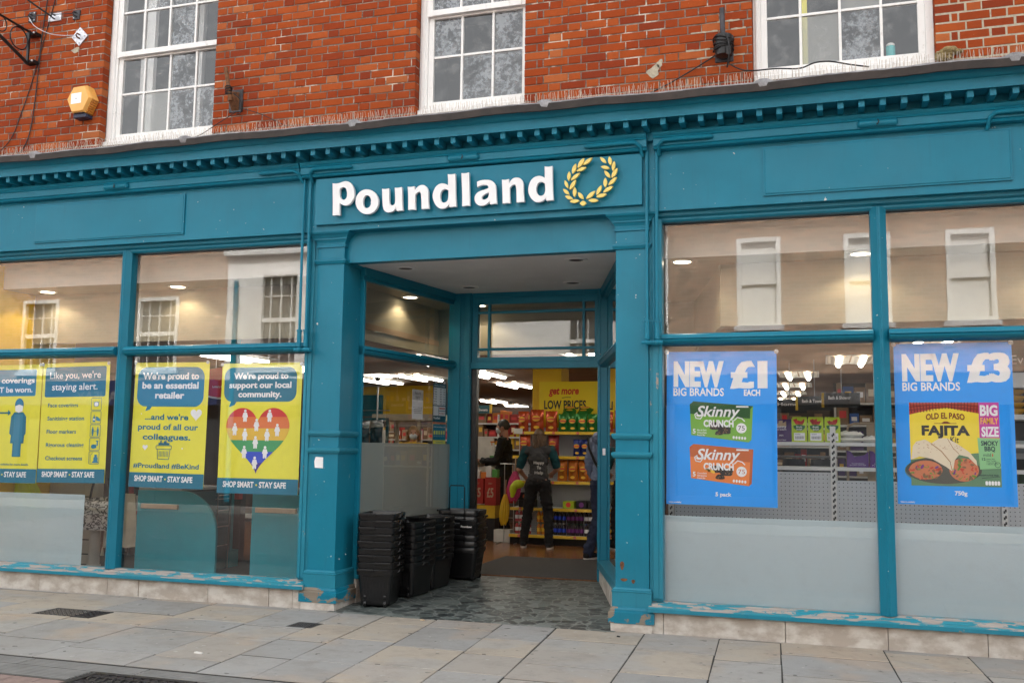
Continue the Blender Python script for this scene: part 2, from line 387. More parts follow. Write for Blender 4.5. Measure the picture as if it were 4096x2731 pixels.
def cover(name, label, x0, x1, y0, y1, n, rz=0, group=None):
    t = thing(name, label, 'access cover', ((x0+x1)/2, (y0+y1)/2, 0), 0, group)
    f = MB(); e = .018
    f.box(x0, x1, y0, y0+e, -.03, .003); f.box(x0, x1, y1-e, y1, -.03, .003); f.box(x0, x0+e, y0+e, y1-e, -.03, .003); f.box(x1-e, x1, y0+e, y1-e, -.03, .003)
    build('frame', f, 'iron', t)
    p = MB(); p.box(x0+e, x1-e, y0+e, y1-e, -.03, 0)
    for i in range(n):
        for j in range(max(3, int(n*(y1-y0)/(x1-x0)))):
            m_ = max(3, int(n*(y1-y0)/(x1-x0)))
            cx = x0+e+(x1-x0-2*e)*(i+.5)/n; cy = y0+e+(y1-y0-2*e)*(j+.5)/m_
            s_ = (x1-x0)/n*.32; p.box(cx-s_, cx+s_, cy-s_, cy+s_, 0, .004)
    build('plate', p, 'iron', t); return t
cover('access_cover', 'larger iron access cover with chequer pattern set in the slabs at left', -6.32, -5.74, -1.11, -.81, 12)
cover('access_cover', 'small square iron cover in the slabs in front of the left pilaster', -4.07, -3.85, -.85, -.64, 7)
t = thing('drain_grate', 'cast iron road gully grate beside the ribbed channel', 'drain grate', (-3.98, -2.85, 0))
M = MB(); M.box(-4.36, -3.62, -3.24, -3.20, -.05, 0); M.box(-4.36, -3.62, -2.66, -2.62, -.05, 0); M.box(-4.36, -4.32, -3.20, -2.66, -.05, 0); M.box(-3.66, -3.62, -3.20, -2.66, -.05, 0)
build('frame', M, 'iron', t)
M = MB()
for i in range(11):
    x = -4.30+.06*i; pts = [(x+.018*math.sin(j*1.6), -3.2+.54*j/12, -.012) for j in range(13)]
    M.tube(pts, .011, 6)
for j in range(5): M.box(-4.32, -3.66, -3.12+.1*j, -3.10+.1*j, -.03, -.006)
build('bars', M, 'iron', t)

# ================================================================ THE SHOP BUILDING
BLD = thing('shop_building', 'red brick shop building with teal timber shopfront and recessed central entrance', 'building', (-3, .3, 0))
Z0, Z1 = 4.30, 6.62
OPEN = [(-7.0, -5.65), (-3.495, -2.448), (-.488, .897)]
SEG = [(-9.6, -7.0), (-5.65, -3.495), (-2.448, -.488), (.897, 2.6)]
M = MB(); rb = random.Random(21)
def brick(x0, x1, z, h=.0655):
    if x1-x0 < .012: return
    j = lambda s=.0016: rb.uniform(-s, s)
    y = .1+rb.uniform(-.0015, .003); c = .0045
    zb = z+j(); zt = z+h+j()
    f = [(x0+j(), y+c, zb+j()), (x1+j(), y+c, zb+j()), (x1+j(), y+c, zt+j()), (x0+j(), y+c, zt+j())]
    i = [(f[0][0]+c, y, f[0][2]+c), (f[1][0]-c, y, f[1][2]+c), (f[2][0]-c, y, f[2][2]-c), (f[3][0]+c, y, f[3][2]-c)]
    bk = [(p[0], .19, p[2]) for p in f]
    M.loft([bk, f, i])
n_c = int((Z1-Z0)/.075)
for r in range(n_c):
    z = Z0+.075*r
    for (a, b) in SEG:
        pat = [.2175, .1045] if r % 2 else [.2175, .1045]
        x = a; k = 0
        if r % 2 == 0: wd = [.1045, .052]; x = a
        first = True
        while x < b-.004:
            if r % 2 == 0 and first and k < 2:
                L = (.1045, .050)[k]; k += 1
                if k == 2: first = False; k = 0
            else:
                L = pat[k % 2]; k += 1
            e = min(b, x+L+rb.uniform(-.004, .004))
            if b-e < .04: e = b
            brick(x, e, z); x = e+.0095
build('brick_wall', M, 'brick', BLD)
build('pale_pointing', MB().box(SEG[3][0]+.004, SEG[3][1], .103, .32, Z0-.2, 6.7), 'mortar_fresh', BLD)
M = MB()
for (a, b) in SEG[:3]: M.box(a+.004, b-.004, .106, .32, Z0-.2, 6.7)
for (a, b) in OPEN: M.box(a-.004, b+.004, .106, .32, 3.9, 4.43); M.box(a-.004, b+.004, .106, .32, 6.46, 6.7)
M.box(-9.6, 2.6, .106, .32, 6.7, 10.2)  # unseen upper wall, made tall to throw the street into shade
build('mortar_bed', M, 'mortar', BLD)
M = MB(); rb2 = random.Random(4)     # fresh mortar in the joints round the old bracket, and plaster scars
for (x, k, w_) in ((-.93, 6, .20), (-.62, 5, .14), (-.88, 8, .22), (-.60, 8, .12), (-.86, 5, .16), (-.68, 9, .18)):
    z = Z0+.075*k-.0105; P_ = [(x-w_/2+w_*i/8, z+rb2.uniform(-.003, .002)) for i in range(9)]+[(x+w_/2-w_*i/8, z+.012+rb2.uniform(-.002, .004)) for i in range(9)]
    build('mortar_patch', MB().prism(P_, .0985, .11), 'mortar_fresh', BLD)
for (cx, cz, rx, rz_) in ((-1.30, 4.60, .05, .055), (-1.25, 4.665, .025, .035), (-7.36, 5.49, .045, .03)):
    build('mortar_patch', MB().prism([(cx+rx*math.cos(a)*(1+.35*math.sin(3*a+cx)), cz+rz_*math.sin(a)*(1+.3*math.sin(2*a))) for a in [2*PI*i/14 for i in range(14)]], .0965, .11), 'mortar_fresh', BLD)
M = MB(); M.box(-9.6, 2.6, .32, .36, 3.3, 4.3); build('upper_floor', MB().box(-9.6, 2.6, .33, 6, 4.28, 4.34), 'black_matt', BLD)
mat('room_grey', (.10, .10, .105), .9, .1, 2)
M = MB(); M.box(-9.6, 2.6, 3.4, 3.5, 4.34, 7.0); M.box(-9.6, 2.6, .34, 3.4, 6.8, 6.9); M.box(-4.6, -4.5, .34, 3.4, 4.34, 6.8); M.box(-1.6, -1.5, .34, 3.4, 4.34, 6.8); M.box(-9.6, -9.5, .34, 3.4, 4.34, 6.8); M.box(2.5, 2.6, .34, 3.4, 4.34, 6.8)
build('upper_room', M, 'room_grey', BLD)

def sash(xs, fl, fr, pats):
    W_ = MB(); gy = .235
    x0, x1 = xs[0], xs[-1]
    # outer box frame
    W_.box(fl, x0-.03, .196, .30, 4.44, 6.46); W_.box(fl+.02, x0-.055, .186, .196, 4.50, 6.42)
    W_.box(x1+.03, fr, .196, .30, 4.44, 6.46); W_.box(x0-.03, x1+.03, .196, .30, 6.40, 6.46)
    f = build('sash_window', W_, 'white_paint', BLD, bev=.004)
    s_ = MB(); s_.prof_x([(.15, 4.44), (.15, 4.485), (.19, 4.505), (.26, 4.512), (.26, 4.44)], fl+.005, fr-.005); build('sill', s_, 'white_paint', f, bev=.003)
    lo = MB(); a, b = gy-.018, gy+.018
    lo.box(x0-.03, x0+.022, a, b, 4.515, 5.41); lo.box(x1-.022, x1+.03, a, b, 4.515, 5.41); lo.box(x0+.022, x1-.022, a, b, 4.515, 4.575); lo.box(x0+.022, x1-.022, a, b, 5.37, 5.41)
    for x in xs[1:-1]: lo.box(x-.011, x+.011, a+.004, b, 4.575, 5.37)
    for p, q in zip(xs[:-1], xs[1:]): lo.box(p+(.022 if p == x0 else .011), q-(.022 if q == x1 else .011), a+.006, b, 4.990, 5.012)
    build('lower_sash', lo, 'white_paint', f, bev=.003)
    up = MB(); c_, d = gy-.06, gy-.022
    up.box(x0-.03, x0+.022, c_, d, 5.385, 6.4); up.box(x1-.022, x1+.03, c_, d, 5.385, 6.4); up.box(x0+.022, x1-.022, c_-.006, d, 5.385, 5.44); up.box(x0+.022, x1-.022, c_, d, 6.35, 6.4)
    for x in xs[1:-1]: up.box(x-.011, x+.011, c_+.004, d, 5.44, 6.35)
    for p, q in zip(xs[:-1], xs[1:]): up.box(p+(.022 if p == x0 else .011), q-(.022 if q == x1 else .011), c_+.006, d, 5.85, 5.872)
    build('upper_sash', up, 'white_paint', f, bev=.003)
    rows = [(4.575, 4.990, gy), (5.012, 5.37, gy), (5.44, 5.85, gy-.04), (5.872, 6.35, gy-.04)]
    for r, (za, zb, y) in enumerate(rows):
        for i, (p, q) in enumerate(zip(xs[:-1], xs[1:])):
            a_ = p+(.022 if p == x0 else .011); b_ = q-(.022 if q == x1 else .011); t_ = rnd.uniform(-.003, .003); u_ = rnd.uniform(-.003, .003)
            k = pats[r][i]
            build('pane', MB().add([(a_, y+t_, za), (b_, y-t_, za), (b_, y-t_+u_, zb), (a_, y+t_+u_, zb)], [(0, 1, 2, 3)]), 'glass_old', f)
            if k in 'mn': build('pane_film', MB().add([(a_, y+.008, za), (b_, y+.008, za), (b_, y+.008, zb), (a_, y+.008, zb)], [(0, 1, 2, 3)]), {'m': 'mottled', 'n': 'pale_film'}[k], f)
    return f
sash([-6.868, -6.580, -6.270, -5.958, -5.645], -7.0, -5.52, ['gnmm', 'ggmg', 'ggmg', 'gmmg'])  # pale film in the lowest row paints a cloud reflected in the glass
sash([-3.388, -3.090, -2.788, -2.485], -3.495, -2.36, ['gmm', 'mgm', 'mmm', 'gmg'])
sash([-.397, -.109, .199, .514, .806], -.488, .897, ['gnmg', 'ggng', 'ggmg', 'gggg'])
build('blind_box', MB().box(-6.82, -6.66, .45, .5, 4.45, 6.4).box(-6.45, -6.39, .9, .95, 4.45, 6.4), 'soffit_white', BLD)

for nm_, lb_, x0, x1 in (('sun_block_building', 'unseen plain brick building added left of the shop to block the sun', -34, -9.62), ('sun_block_building', 'unseen plain brick building added right of the shop to block the sun', 2.62, 26)):  # unseen blocks added to stop sun passing beyond the shop's ends
    nb = thing(nm_, lb_, 'building', ((x0+x1)/2, 3, 0)); build('wall', MB().box(x0, x1, .1, .4, 0, 10.2), 'brick_far' if 'brick_far' in MATS else 'mortar', nb); build('roof', MB().loft([[(x, .0, 10.2), (x, 9, 10.2), (x, 9, 10.4), (x, .0, 10.3)] for x in (x0, x1)]), 'mortar', nb)
build('roof', MB().box(-9.6, 2.6, .0, 9, 10.2, 10.4), 'mortar', BLD)  # unseen flat roof added behind the tall wall to block the sun
# ---- cornice, dentils, lead
CX0, CX1 = -9.4, 2.4
M = MB(); M.prof_x([(.1, 3.92), (-.15, 3.92), (-.15, 4.046), (-.33, 4.046), (-.345, 4.040), (-.36, 4.034), (-.36, 4.115), (-.375, 4.118), (-.385, 4.128), (-.40, 4.142), (-.43, 4.158), (-.455, 4.168), (-.455, 4.182), (.1, 4.28)], CX0, CX1)
COR = build('cornice', M, 'teal', BLD, smooth=True)
M = MB(); x = CX0+.05
while x < CX1-.1:
    M.box(x, x+.044, -.333, -.155, 3.984, 4.050); x += .1485
build('dentil_band', MB().add(M.v, M.f).box(CX0, CX1, -.158, -.146, 3.985, 4.002), 'teal', COR, bev=.003)
M = MB(); rl = random.Random(8); N = 240; L1 = []; loops = []
for i in range(N+1):
    x = CX0+(CX1-CX0)*i/N; wv_ = .006*math.sin(x*2.1)+.004*math.sin(x*7.3+1)+rl.uniform(-.003, .003); b_ = .02 if abs((x+9.4) % 1.72-.4) < .05 else 0
    loops.append([(x, -.452, 4.150+wv_), (x, -.468-b_*.4, 4.152+wv_), (x, -.474-b_*.6, 4.196+wv_+b_*.3), (x, -.460-b_*.5, 4.214+wv_+b_), (x, -.40, 4.218+wv_*.5+b_), (x, .02, 4.305+b_), (x, .096, 4.33+b_), (x, .096, 4.31), (x, -.40, 4.17)])
M.loft(loops)
LEAD = build('lead_flashing', M, 'lead', BLD, smooth=True)
M = MB(); rl = random.Random(2); loops = []
for i in range(N+1):
    x = CX0+(CX1-CX0)*i/N; wv_ = .006*math.sin(x*2.1)+.004*math.sin(x*7.3+1)+rl.uniform(-.002, .002)
    loops.append([(x, -.462, 4.136+wv_), (x, -.476, 4.138+wv_), (x, -.482, 4.196+wv_), (x, -.462, 4.198+wv_)])
build('drip_edge', M.loft(loops), 'lead_drip', LEAD)

# ---- fascia
M = MB(); M.box(CX0, CX1, -.10, .04, 3.345, 3.92); FAS = build('fascia', M, 'teal_chip', BLD)
def raised(name, x0, x1, z0, z1, y=-.10, d=.022, w_=.028):
    M = MB(); M.loft([[(x0, y+.003, z0), (x1, y+.003, z0), (x1, y+.003, z1), (x0, y+.003, z1)], [(x0, y-d*.7, z0), (x1, y-d*.7, z0), (x1, y-d*.7, z1), (x0, y-d*.7, z1)],
      [(x0+w_*.4, y-d*.75, z0+w_*.4), (x1-w_*.4, y-d*.75, z0+w_*.4), (x1-w_*.4, y-d*.75, z1-w_*.4), (x0+w_*.4, y-d*.75, z1-w_*.4)],
      [(x0+w_*.6, y-d, z0+w_*.6), (x1-w_*.6, y-d, z0+w_*.6), (x1-w_*.6, y-d, z1-w_*.6), (x0+w_*.6, y-d, z1-w_*.6)]])
    return build(name, M, 'teal_chip', FAS)
raised('fascia_panel', -7.53, -5.76, 3.402, 3.795); raised('fascia_panel', -.407, 1.358, 3.41, 3.80)
M = MB(); M.box(-4.34, -1.362, -.142, -.09, 3.398, 3.822); build('sign_board', M, 'teal', FAS, bev=.002)
for a_, b_ in ((CX0, -4.37), (-1.32, CX1)): build('window_head', MB().prof_x([(.06, 3.27), (.0, 3.27), (-.015, 3.285), (-.015, 3.30), (-.045, 3.315), (-.045, 3.347), (.06, 3.347)], a_, b_), 'teal', BLD)
M = MB(); M.box(-4.10, -1.59, .02, .12, 3.07, 3.36); build('lintel', M, 'teal', BLD)

# ---- awnings folded away: front rail under the cornice, arms hanging beside the pilasters
RAIL = [(-.10, 3.835), (-.165, 3.838), (-.175, 3.848), (-.168, 3.858), (-.182, 3.866), (-.184, 3.920), (-.194, 3.926), (-.190, 3.938), (-.202, 3.950), (-.206, 3.966), (-.196, 3.978), (-.10, 3.981)]
def awning(label, x0, x1, arms, bars, cleat):
    t = thing('awning', label, 'awning', ((x0+x1)/2, -.1, 3.85), 0, 'awnings folded away along the fascia')
    build('front_rail', MB().prof_x(RAIL, x0, x1), 'teal', t, smooth=True)
    for x in arms:
        M = MB(); M.tube([(x, -.125, 3.86), (x, -.128, 3.4), (x, -.118, 2.42)], .013, 8); M.tube([(x, -.118, 2.44), (x, -.116, 2.30)], .021, 10); M.tube([(x, -.118, 2.452), (x, -.118, 2.438)], .027, 10)
        M.ball((x, -.116, 2.275), .024, 8, 6); M.tube([(x-.045, -.116, 2.272), (x+.045, -.116, 2.272)], .017, 6); M.box(x-.012, x+.012, -.11, -.0, 2.262, 2.284)
        build('arm', M, 'teal', t, smooth=True)
    for (a, b) in bars:
        M = MB(); s_ = 1 if b > a else -1
        M.tube([(b, -.128, 3.80), (b-s_*.01, -.19, 3.87), (b-s_*.05, -.21, 3.898), (b-s_*.12, -.21, 3.90), (a+s_*.03, -.21, 3.898), (a, -.206, 3.896)], [.014, .016, .016, .018, .018, .008], 8); build('stay', M, 'teal', t, smooth=True)
    M = MB(); M.loft([[(cleat+sx*.13, -.142-.0, 3.912+.022*math.cos(a)) if False else (cleat+sx*(.13 if k else .145), -.19-.03*max(0, math.sin(a))*(1 if k else .5), 3.896+(.028 if k else .015)*math.cos(a)) for a in [2*PI*i/12 for i in range(12)]] for sx, k in ((-1, 0), (-1, 1), (-.12, 1), (.12, 1), (1, 1), (1, 0))])
    build('cleat', M, 'teal', t, smooth=True)
    M = MB(); M.tube([(cleat, -.225, 3.914), (cleat+.008, -.23, 3.90), (cleat, -.225, 3.885), (cleat-.006, -.215, 3.88)], .005, 6); build('hook', M, 'dark_metal', t)
    return t
awning('folded teal awning rail above the left display window', -9.3, -4.497, [-4.47], [(-4.90, -4.485)], -6.50)
awning('folded teal awning rail above the white lettered sign', -4.483, -1.318, [-4.405, -1.325], [(-3.95, -4.39), (-1.83, -1.36)], -2.90)
awning('folded teal awning rail above the right display window', -1.262, 2.3, [-1.245], [(-.78, -1.225), (1.62, 1.2)], .44)
for x in (-4.435, -1.285): M = MB(); M.tube([(x, -.05, 3.36), (x, -.05, 2.27)], .012, 6); build('awning_guide', M, 'teal', BLD)

# ---- pilasters
def pilaster(x0, x1, ret):
    M = MB(); M.box(x0, x1, -.03, ret, .30, 3.36)
    P = build('pilaster', M, 'teal_chip', BLD, bev=.004)
    xo = x0-.0; 
    def ring(prof, name, m, xa=x0, xb=x1):
        M = MB(); loops = []
        for d, z in prof:
            loops.append([(xa-d, ret, z), (xa-d, -.03-d, z), (xb+d, -.03-d, z), (xb+d, ret, z)])
        M.loft(loops, True, True); return build(name, M, m, P, smooth=False)
    ring([(.0, 3.205), (.012, 3.21), (.012, 3.225), (.006, 3.232), (.008, 3.25), (.022, 3.275), (.03, 3.278), (.03, 3.29), (.036, 3.297), (.05, 3.315), (.068, 3.328), (.075, 3.342), (.075, 3.344)], 'capital', 'teal')
    ring([(.0, 3.055), (.012, 3.058), (.02, 3.072), (.026, 3.082), (.026, 3.094), (.012, 3.10), (0, 3.102)], 'astragal', 'teal')
    for z in (1.50, 1.35): ring([(0, z), (.014, z+.004), (.024, z+.018), (.03, z+.03), (.03, z+.044), (.018, z+.05), (0, z+.052)], 'band', 'teal_dirty')
    ring([(0, .10), (.022, .10), (.022, .30), (.026, .304), (.026, .312), (.018, .316), (.02, .322), (.012, .332), (0, .336)], 'skirting', 'teal_dirty')
    ring([(.022, .065), (.048, .065), (.048, .15), (.036, .156), (.036, .168), (.03, .185), (.022, .188)], 'base_block', 'teal_base')
    M = MB(); M.box(x0-.03, x1+.03, -.072, ret, -.03, .064); build('plinth_block', M, 'plinth_stone', P, bev=.004)
    return P
pilaster(-4.36, -4.09, .31); pilaster(-1.60, -1.33, .31)

# ---- display windows
SILL = [(-.095, .166), (-.10, .172), (-.10, .196), (-.092, .204), (-.045, .211), (-.04, .222), (-.032, .228), (.0, .232), (.004, .24), (.09, .24), (.09, .166)]
MUL = [(-.06, .085), (-.058, .0), (-.035, -.02), (-.012, -.045), (0, -.038), (.012, -.045), (.035, -.02), (.058, .0), (.06, .085)]
TRA = [(.085, 2.258), (.0, 2.262), (-.03, 2.268), (-.055, 2.285), (-.06, 2.297), (-.048, 2.304), (-.06, 2.311), (-.06, 2.322), (-.045, 2.34), (-.01, 2.352), (.03, 2.356), (.085, 2.356)]
for (a, b, mx) in ((-9.3, -4.362, -6.48), (-1.328, 2.3, .433)):
    left = a < -5
    M = MB(); M.prof_x(SILL, a, b); s_ = build('window_sill', M, 'teal_worn', BLD, bev=.002); build('sill_nosing', MB().box(a, b, -.1025, -.099, .167, .197), 'teal_dirty', s_)
    # stall riser in stone blocks
    M = MB(); rr = random.Random(6); xs = [-9.3, -8.6, -7.9, -7.25, -6.45, -6.1, -5.35, -4.72, -4.48, -4.40] if left else [-1.31, -1.215, -.30, .42, 1.08, 2.3]
    for p, q in zip(xs[:-1], xs[1:]): M.box(p+.002, q-.002, -.052+rr.uniform(-.003, .003), .09, -.03, .163)
    build('stall_riser', M, 'plinth_stone', BLD, bev=.003)
    # side jamb
    M = MB(); jx = (b-.10, b) if left else (a, a+.107)
    M.box(jx[0], jx[1], -.012, .085, .24, 3.30); xj = jx[0] if left else jx[1]
    M.box(min(xj, xj+(.03 if left else -.03)), max(xj, xj+(.03 if left else -.03)), -.03, -.012, .26, 3.29); M.box(jx[0]+.03, jx[1]-.03, -.024, -.012, .26, 3.29)
    build('jamb', M, 'teal_dirty', BLD, bev=.004)
    M = MB(); M.loft([[(mx+u, v, .236) for u, v in MUL], [(mx+u, v, 3.292) for u, v in MUL]]); build('mullion', M, 'teal_chip', BLD, smooth=True)
    for (p, q) in (((a, mx-.055), (mx+.055, b-.1)) if left else ((a+.107, mx-.055), (mx+.055, b))):
        build('transom', MB().prof_x(TRA, p, q), 'teal', BLD, smooth=True)
        for za, zb, nm in ((.236, 2.262, 'lower_pane'), (2.354, 3.285, 'upper_pane')):
            build(nm, MB().add([(p-.02, .062, za), (q+.02, .062, za), (q+.02, .062, zb), (p-.02, .062, zb)], [(0, 1, 2, 3)]), 'glass', BLD)
    for x_, z_ in ((mx-.06, 2.31), (mx+.06, 2.31)): pass
for (p, q) in ((-9.3, -6.875),): build('frosted_film', MB().add([(p, .068, .24), (q, .068, .24), (q, .068, .915), (p, .068, .915)], [(0, 1, 2, 3)]), 'frost', BLD)
for (p, q) in ((-1.222, .375), (.49, 2.3)): build('frosted_film', MB().add([(p, .068, .24), (q, .068, .24), (q, .068, .905), (p, .068, .905)], [(0, 1, 2, 3)]), 'frost', BLD)

# ---- recessed lobby
DY = 2.05
LA, LB = (-4.085, .31), (-3.815, 2.02)       # left glazed side
RA, RB = (-1.605, .31), (-2.145, 2.02)
fz = lambda y: .0+.097*max(0, min(1, (y+.12)/(2.05+.12)))
M = MB(); M.loft([[(-4.1, -.125, -.1), (-1.59, -.125, -.1), (-1.59, -.125, .001), (-4.1, -.125, .001)], [(-4.1, 2.06, -.1), (-1.59, 2.06, -.1), (-1.59, 2.06, .097), (-4.1, 2.06, .097)]])
struct('lobby_floor', M, 'lobby_stone')
M = MB(); M.box(-4.2, -1.5, .1, 2.2, 3.085, 3.14); CE = build('lobby_ceiling', M, 'soffit_white', BLD)
for (x, y) in ((-3.70, .45), (-3.49, 1.6), (-2.05, .43), (-2.37, 1.58)):
    M = MB(); M.lathe([(.062, .0), (.10, .0), (.104, -.006), (.098, -.012), (.072, -.012), (.066, -.004), (.062, .012)], (x, y, 3.085), 24, ring=True); L_ = build('recessed_lamp', M, 'soffit_white', CE, smooth=True)
    build('lens', MB().lathe([(.0, .0), (.064, .0), (.064, -.004), (.0, -.006)], (x, y, 3.083), 20), 'dark_metal', L_, smooth=True)
def side(A, B, sgn):
    A, B = Vector((*A, 0)), Vector((*B, 0)); d = (B-A); Ln = d.length; d.normalize(); n_ = Vector((d.y, -d.x, 0))*sgn   # n_ points into the lobby
    def bar(name, t0, t1, z0, z1, a=-.03, b=.04, m='teal', prof=None):
        M = MB(); P_ = prof or [(a, z0), (b, z0), (b, z1), (a, z1)]
        M.loft([[tuple(A+d*t+n_*u+Vector((0, 0, z))) for u, z in P_] for t in (t0, t1)]); return build(name, M, m, BLD, bev=.003)
    bar('side_head', 0, Ln, 3.0, 3.084); bar('side_head', 0, Ln, 2.965, 3.0, -.03, .02)
    bar('side_transom', 0, Ln, 0, 0, prof=[(-.03, 2.258), (.02, 2.262), (.05, 2.272), (.066, 2.297), (.05, 2.306), (.066, 2.315), (.05, 2.345), (-.03, 2.352)])
    bar('side_sill', 0, Ln, .23, .31, -.03, .06, 'teal_dirty'); M = None
    M = MB(); M.loft([[tuple(A+d*t+n_*u+Vector((0, 0, z))) for u, z in ((-.05, -.05), (.045, -.05), (.045, .23), (-.05, .23))] for t in (0, Ln)]); build('side_riser', M, 'plinth_stone', BLD, bev=.003)
    bar('side_stile', 0, .03, .31, 2.965); 
    for z0, z1 in ((.31, 2.26), (2.35, 2.965)):
        build('side_pane', MB().add([tuple(A+d*t+Vector((0, 0, z))) for t, z in ((0, z0), (Ln, z0), (Ln, z1), (0, z1))], [(0, 1, 2, 3)]), 'glass_side', BLD)
    build('frosted_film', MB().add([tuple(A+d*t-n_*.004+Vector((0, 0, z))) for t, z in ((0, .31), (Ln, .31), (Ln, 1.455), (0, 1.455))], [(0, 1, 2, 3)]), 'frost_grey', BLD)
side(LA, LB, 1); side(RA, RB, -1)
M = MB()
for (x0, x1) in ((-3.845, -3.60), (-2.19, -2.03)):
    M.box(x0, x1, DY-.06, DY+.08, .09, 3.085)
build('door_post', MB().box(-3.86, -3.60, DY-.06, DY+.08, .08, 3.085).box(-3.80, -3.72, DY-.075, DY-.06, .1, 3.08).box(-3.67, -3.61, DY-.075, DY-.06, .1, 3.08), 'teal_chip', BLD, bev=.005)
build('door_post', MB().box(-2.205, -2.06, DY-.06, DY+.08, .08, 3.085).box(-2.20, -2.17, DY-.07, DY-.06, .1, 3.08), 'teal_chip', BLD, bev=.005)
build('door_head', MB().box(-3.60, -2.205, DY-.05, DY+.07, 2.262, 2.332), 'teal', BLD, bev=.004); build('door_head', MB().box(-3.60, -2.205, DY-.04, DY+.05, 3.03, 3.085), 'teal', BLD, bev=.004)
M = MB(); y0, y1 = DY-.03, DY+.03
M.box(-3.60, -3.535, y0, y1, 2.332, 3.03); M.box(-2.245, -2.205, y0, y1, 2.332, 3.03); M.box(-3.535, -2.245, y0, y1, 2.332, 2.385); M.box(-3.535, -2.245, y0, y1, 2.96, 3.03)
for x in (-3.412, -2.365): M.box(x-.014, x+.014, y0+.008, y1-.008, 2.385, 2.96)
for a, b in ((-3.535, -3.426), (-3.398, -2.379), (-2.351, -2.245)):
    for z in (2.474, 2.871): M.box(a, b, y0+.008, y1-.008, z-.014, z+.014)
FAN = build('fanlight', M, 'teal', BLD, bev=.002)
build('pane', MB().add([(-3.535, DY, 2.385), (-2.245, DY, 2.385), (-2.245, DY+.004, 2.96), (-3.535, DY+.004, 2.96)], [(0, 1, 2, 3)]), 'glass_side', FAN)
M = MB(); M.box(-3.60, -3.54, DY-.02, DY+.05, .10, 2.262); build('door_stop', M, 'black_plastic', BLD)
M = MB(); M.box(-2.22, -2.215, DY+.1, DY+.62, .16, 2.2); build('open_door', M, 'teal', BLD)
build('lock_plate', MB().box(-2.148, -2.128, DY-.075, DY-.06, 1.36, 1.43), 'galv', BLD, bev=.004)
build('threshold', MB().box(-3.6, -2.2, DY-.06, DY+.02, .092, .106), 'rust', BLD)
build('torn_label', MB().prism([(-4.315, 1.225), (-4.235, 1.222), (-4.237, 1.318), (-4.31, 1.322), (-4.322, 1.28)], -.0325, -.03), 'letter_white', BLD)
for x, y_, z in ((-4.0885, .05, .43), (-4.0885, .17, .46)): build('screw_head', MB().ball((x, y_, z), .006, 6, 4), 'letter_white', BLD)
M = MB()
for (cx, cz, a_, b_) in ((-1.545, .505, .016, .035), (-1.53, .395, .028, .012), (-1.455, .385, .014, .016)): M.prism([(cx+a_*math.cos(t_)*(1+.25*math.sin(3*t_)), cz+b_*math.sin(t_)) for t_ in [2*PI*i/10 for i in range(10)]], -.0315, -.029)
build('paint_chip', M, 'rust', BLD)

# ---- lettering on the sign board
LET=[('P', '-1140,354! -1103,350 -1069,353 -1036,362 -1008,365 -974,354 -946,326 -928,289 -921,247 -926,207 -946,172 -973,149 -1003,144 -1034,151 -1054,163 -1064,172! -1063,118 -1061,82 -1058,57! -1093,61 -1129,59! -1130,148 -1135,251', '-1067,296! -1050,309 -1029,312 -1009,302 -997,278 -992,247 -996,216 -1011,199 -1028,197 -1046,204 -1058,220 -1066,247'),
('o', '-798,275 -750,262 -711,228 -688,186 -684,155 -691,115 -717,76 -755,55 -796,53 -837,64 -877,96 -901,138 -906,180 -898,220 -871,254 -836,272', '-796,223 -774,212 -759,188 -754,159 -758,132 -773,112 -795,106 -814,113 -829,134 -835,165 -831,195 -816,217'),
('u', '-652,270! -620,266 -585,270! -583,234 -580,163 -574,132 -564,119 -550,115 -534,120 -525,132 -523,159 -525,210 -530,271! -495,269 -462,272! -459,206 -455,125 -447,62! -479,64 -506,62! -511,83 -513,109! -520,84 -538,65 -559,57 -586,55 -611,62 -630,83 -640,116 -646,178', ''),
('n', '-407,271! -372,268 -344,272! -340,253 -338,231! -324,254 -301,272 -272,278 -245,271 -223,247 -213,214 -210,149 -202,64! -237,65 -271,63! -273,123 -278,178 -283,206 -297,220 -312,216 -324,206 -334,193! -333,127 -327,61! -362,66 -396,63! -398,131 -401,202', ''),
('d', '-35,356! 0,352 35,355! 38,271 41,172 49,65! 21,67 -11,63! -15,76 -17,94! -31,72 -54,59 -82,56 -111,65 -141,94 -163,136 -170,176 -164,210 -147,247 -119,271 -85,278 -53,271 -30,258! -30,301', '-25,211! -44,223 -63,226 -83,217 -96,196 -100,166 -96,136 -83,114 -65,108 -47,111 -32,124 -25,151 -24,181'),
('l', '91,356! 129,352 161,357! 164,251 174,65! 139,68 104,64! 103,156 96,280', ''),
('a', '235,269! 263,278 299,281 344,277 375,263 397,237 406,204 408,155 416,66! 386,68 357,65! 352,81 350,97! 338,79 313,64 277,59 247,68 223,92 215,124 221,151 240,174 270,188 305,196 339,206! 335,224 320,236 294,239 264,234 238,222!', '343,172! 316,161 291,148 280,132 285,117 302,110 322,115 337,128 343,150'),
('n', '458,271! 491,268 521,273! 522,254 523,231! 536,256 558,275 588,280 618,272 638,251 648,216 650,148 658,66! 625,68 591,65! 590,123 587,177 582,206 574,220 561,221 546,214 528,195! 530,127 534,65! 501,67 468,64! 466,132 462,205', ''),
('d', '832,357! 868,352 900,356! 901,270 903,174 911,64! 880,65 850,63! 846,77 845,94! 831,73 810,61 778,57 746,67 716,96 697,135 692,170 698,208 714,245 741,270 780,280 812,273 834,259! 834,309', '837,209! 820,223 801,228 779,219 766,198 761,172 766,140 780,118 799,109 819,112 833,126 840,154 839,183')]
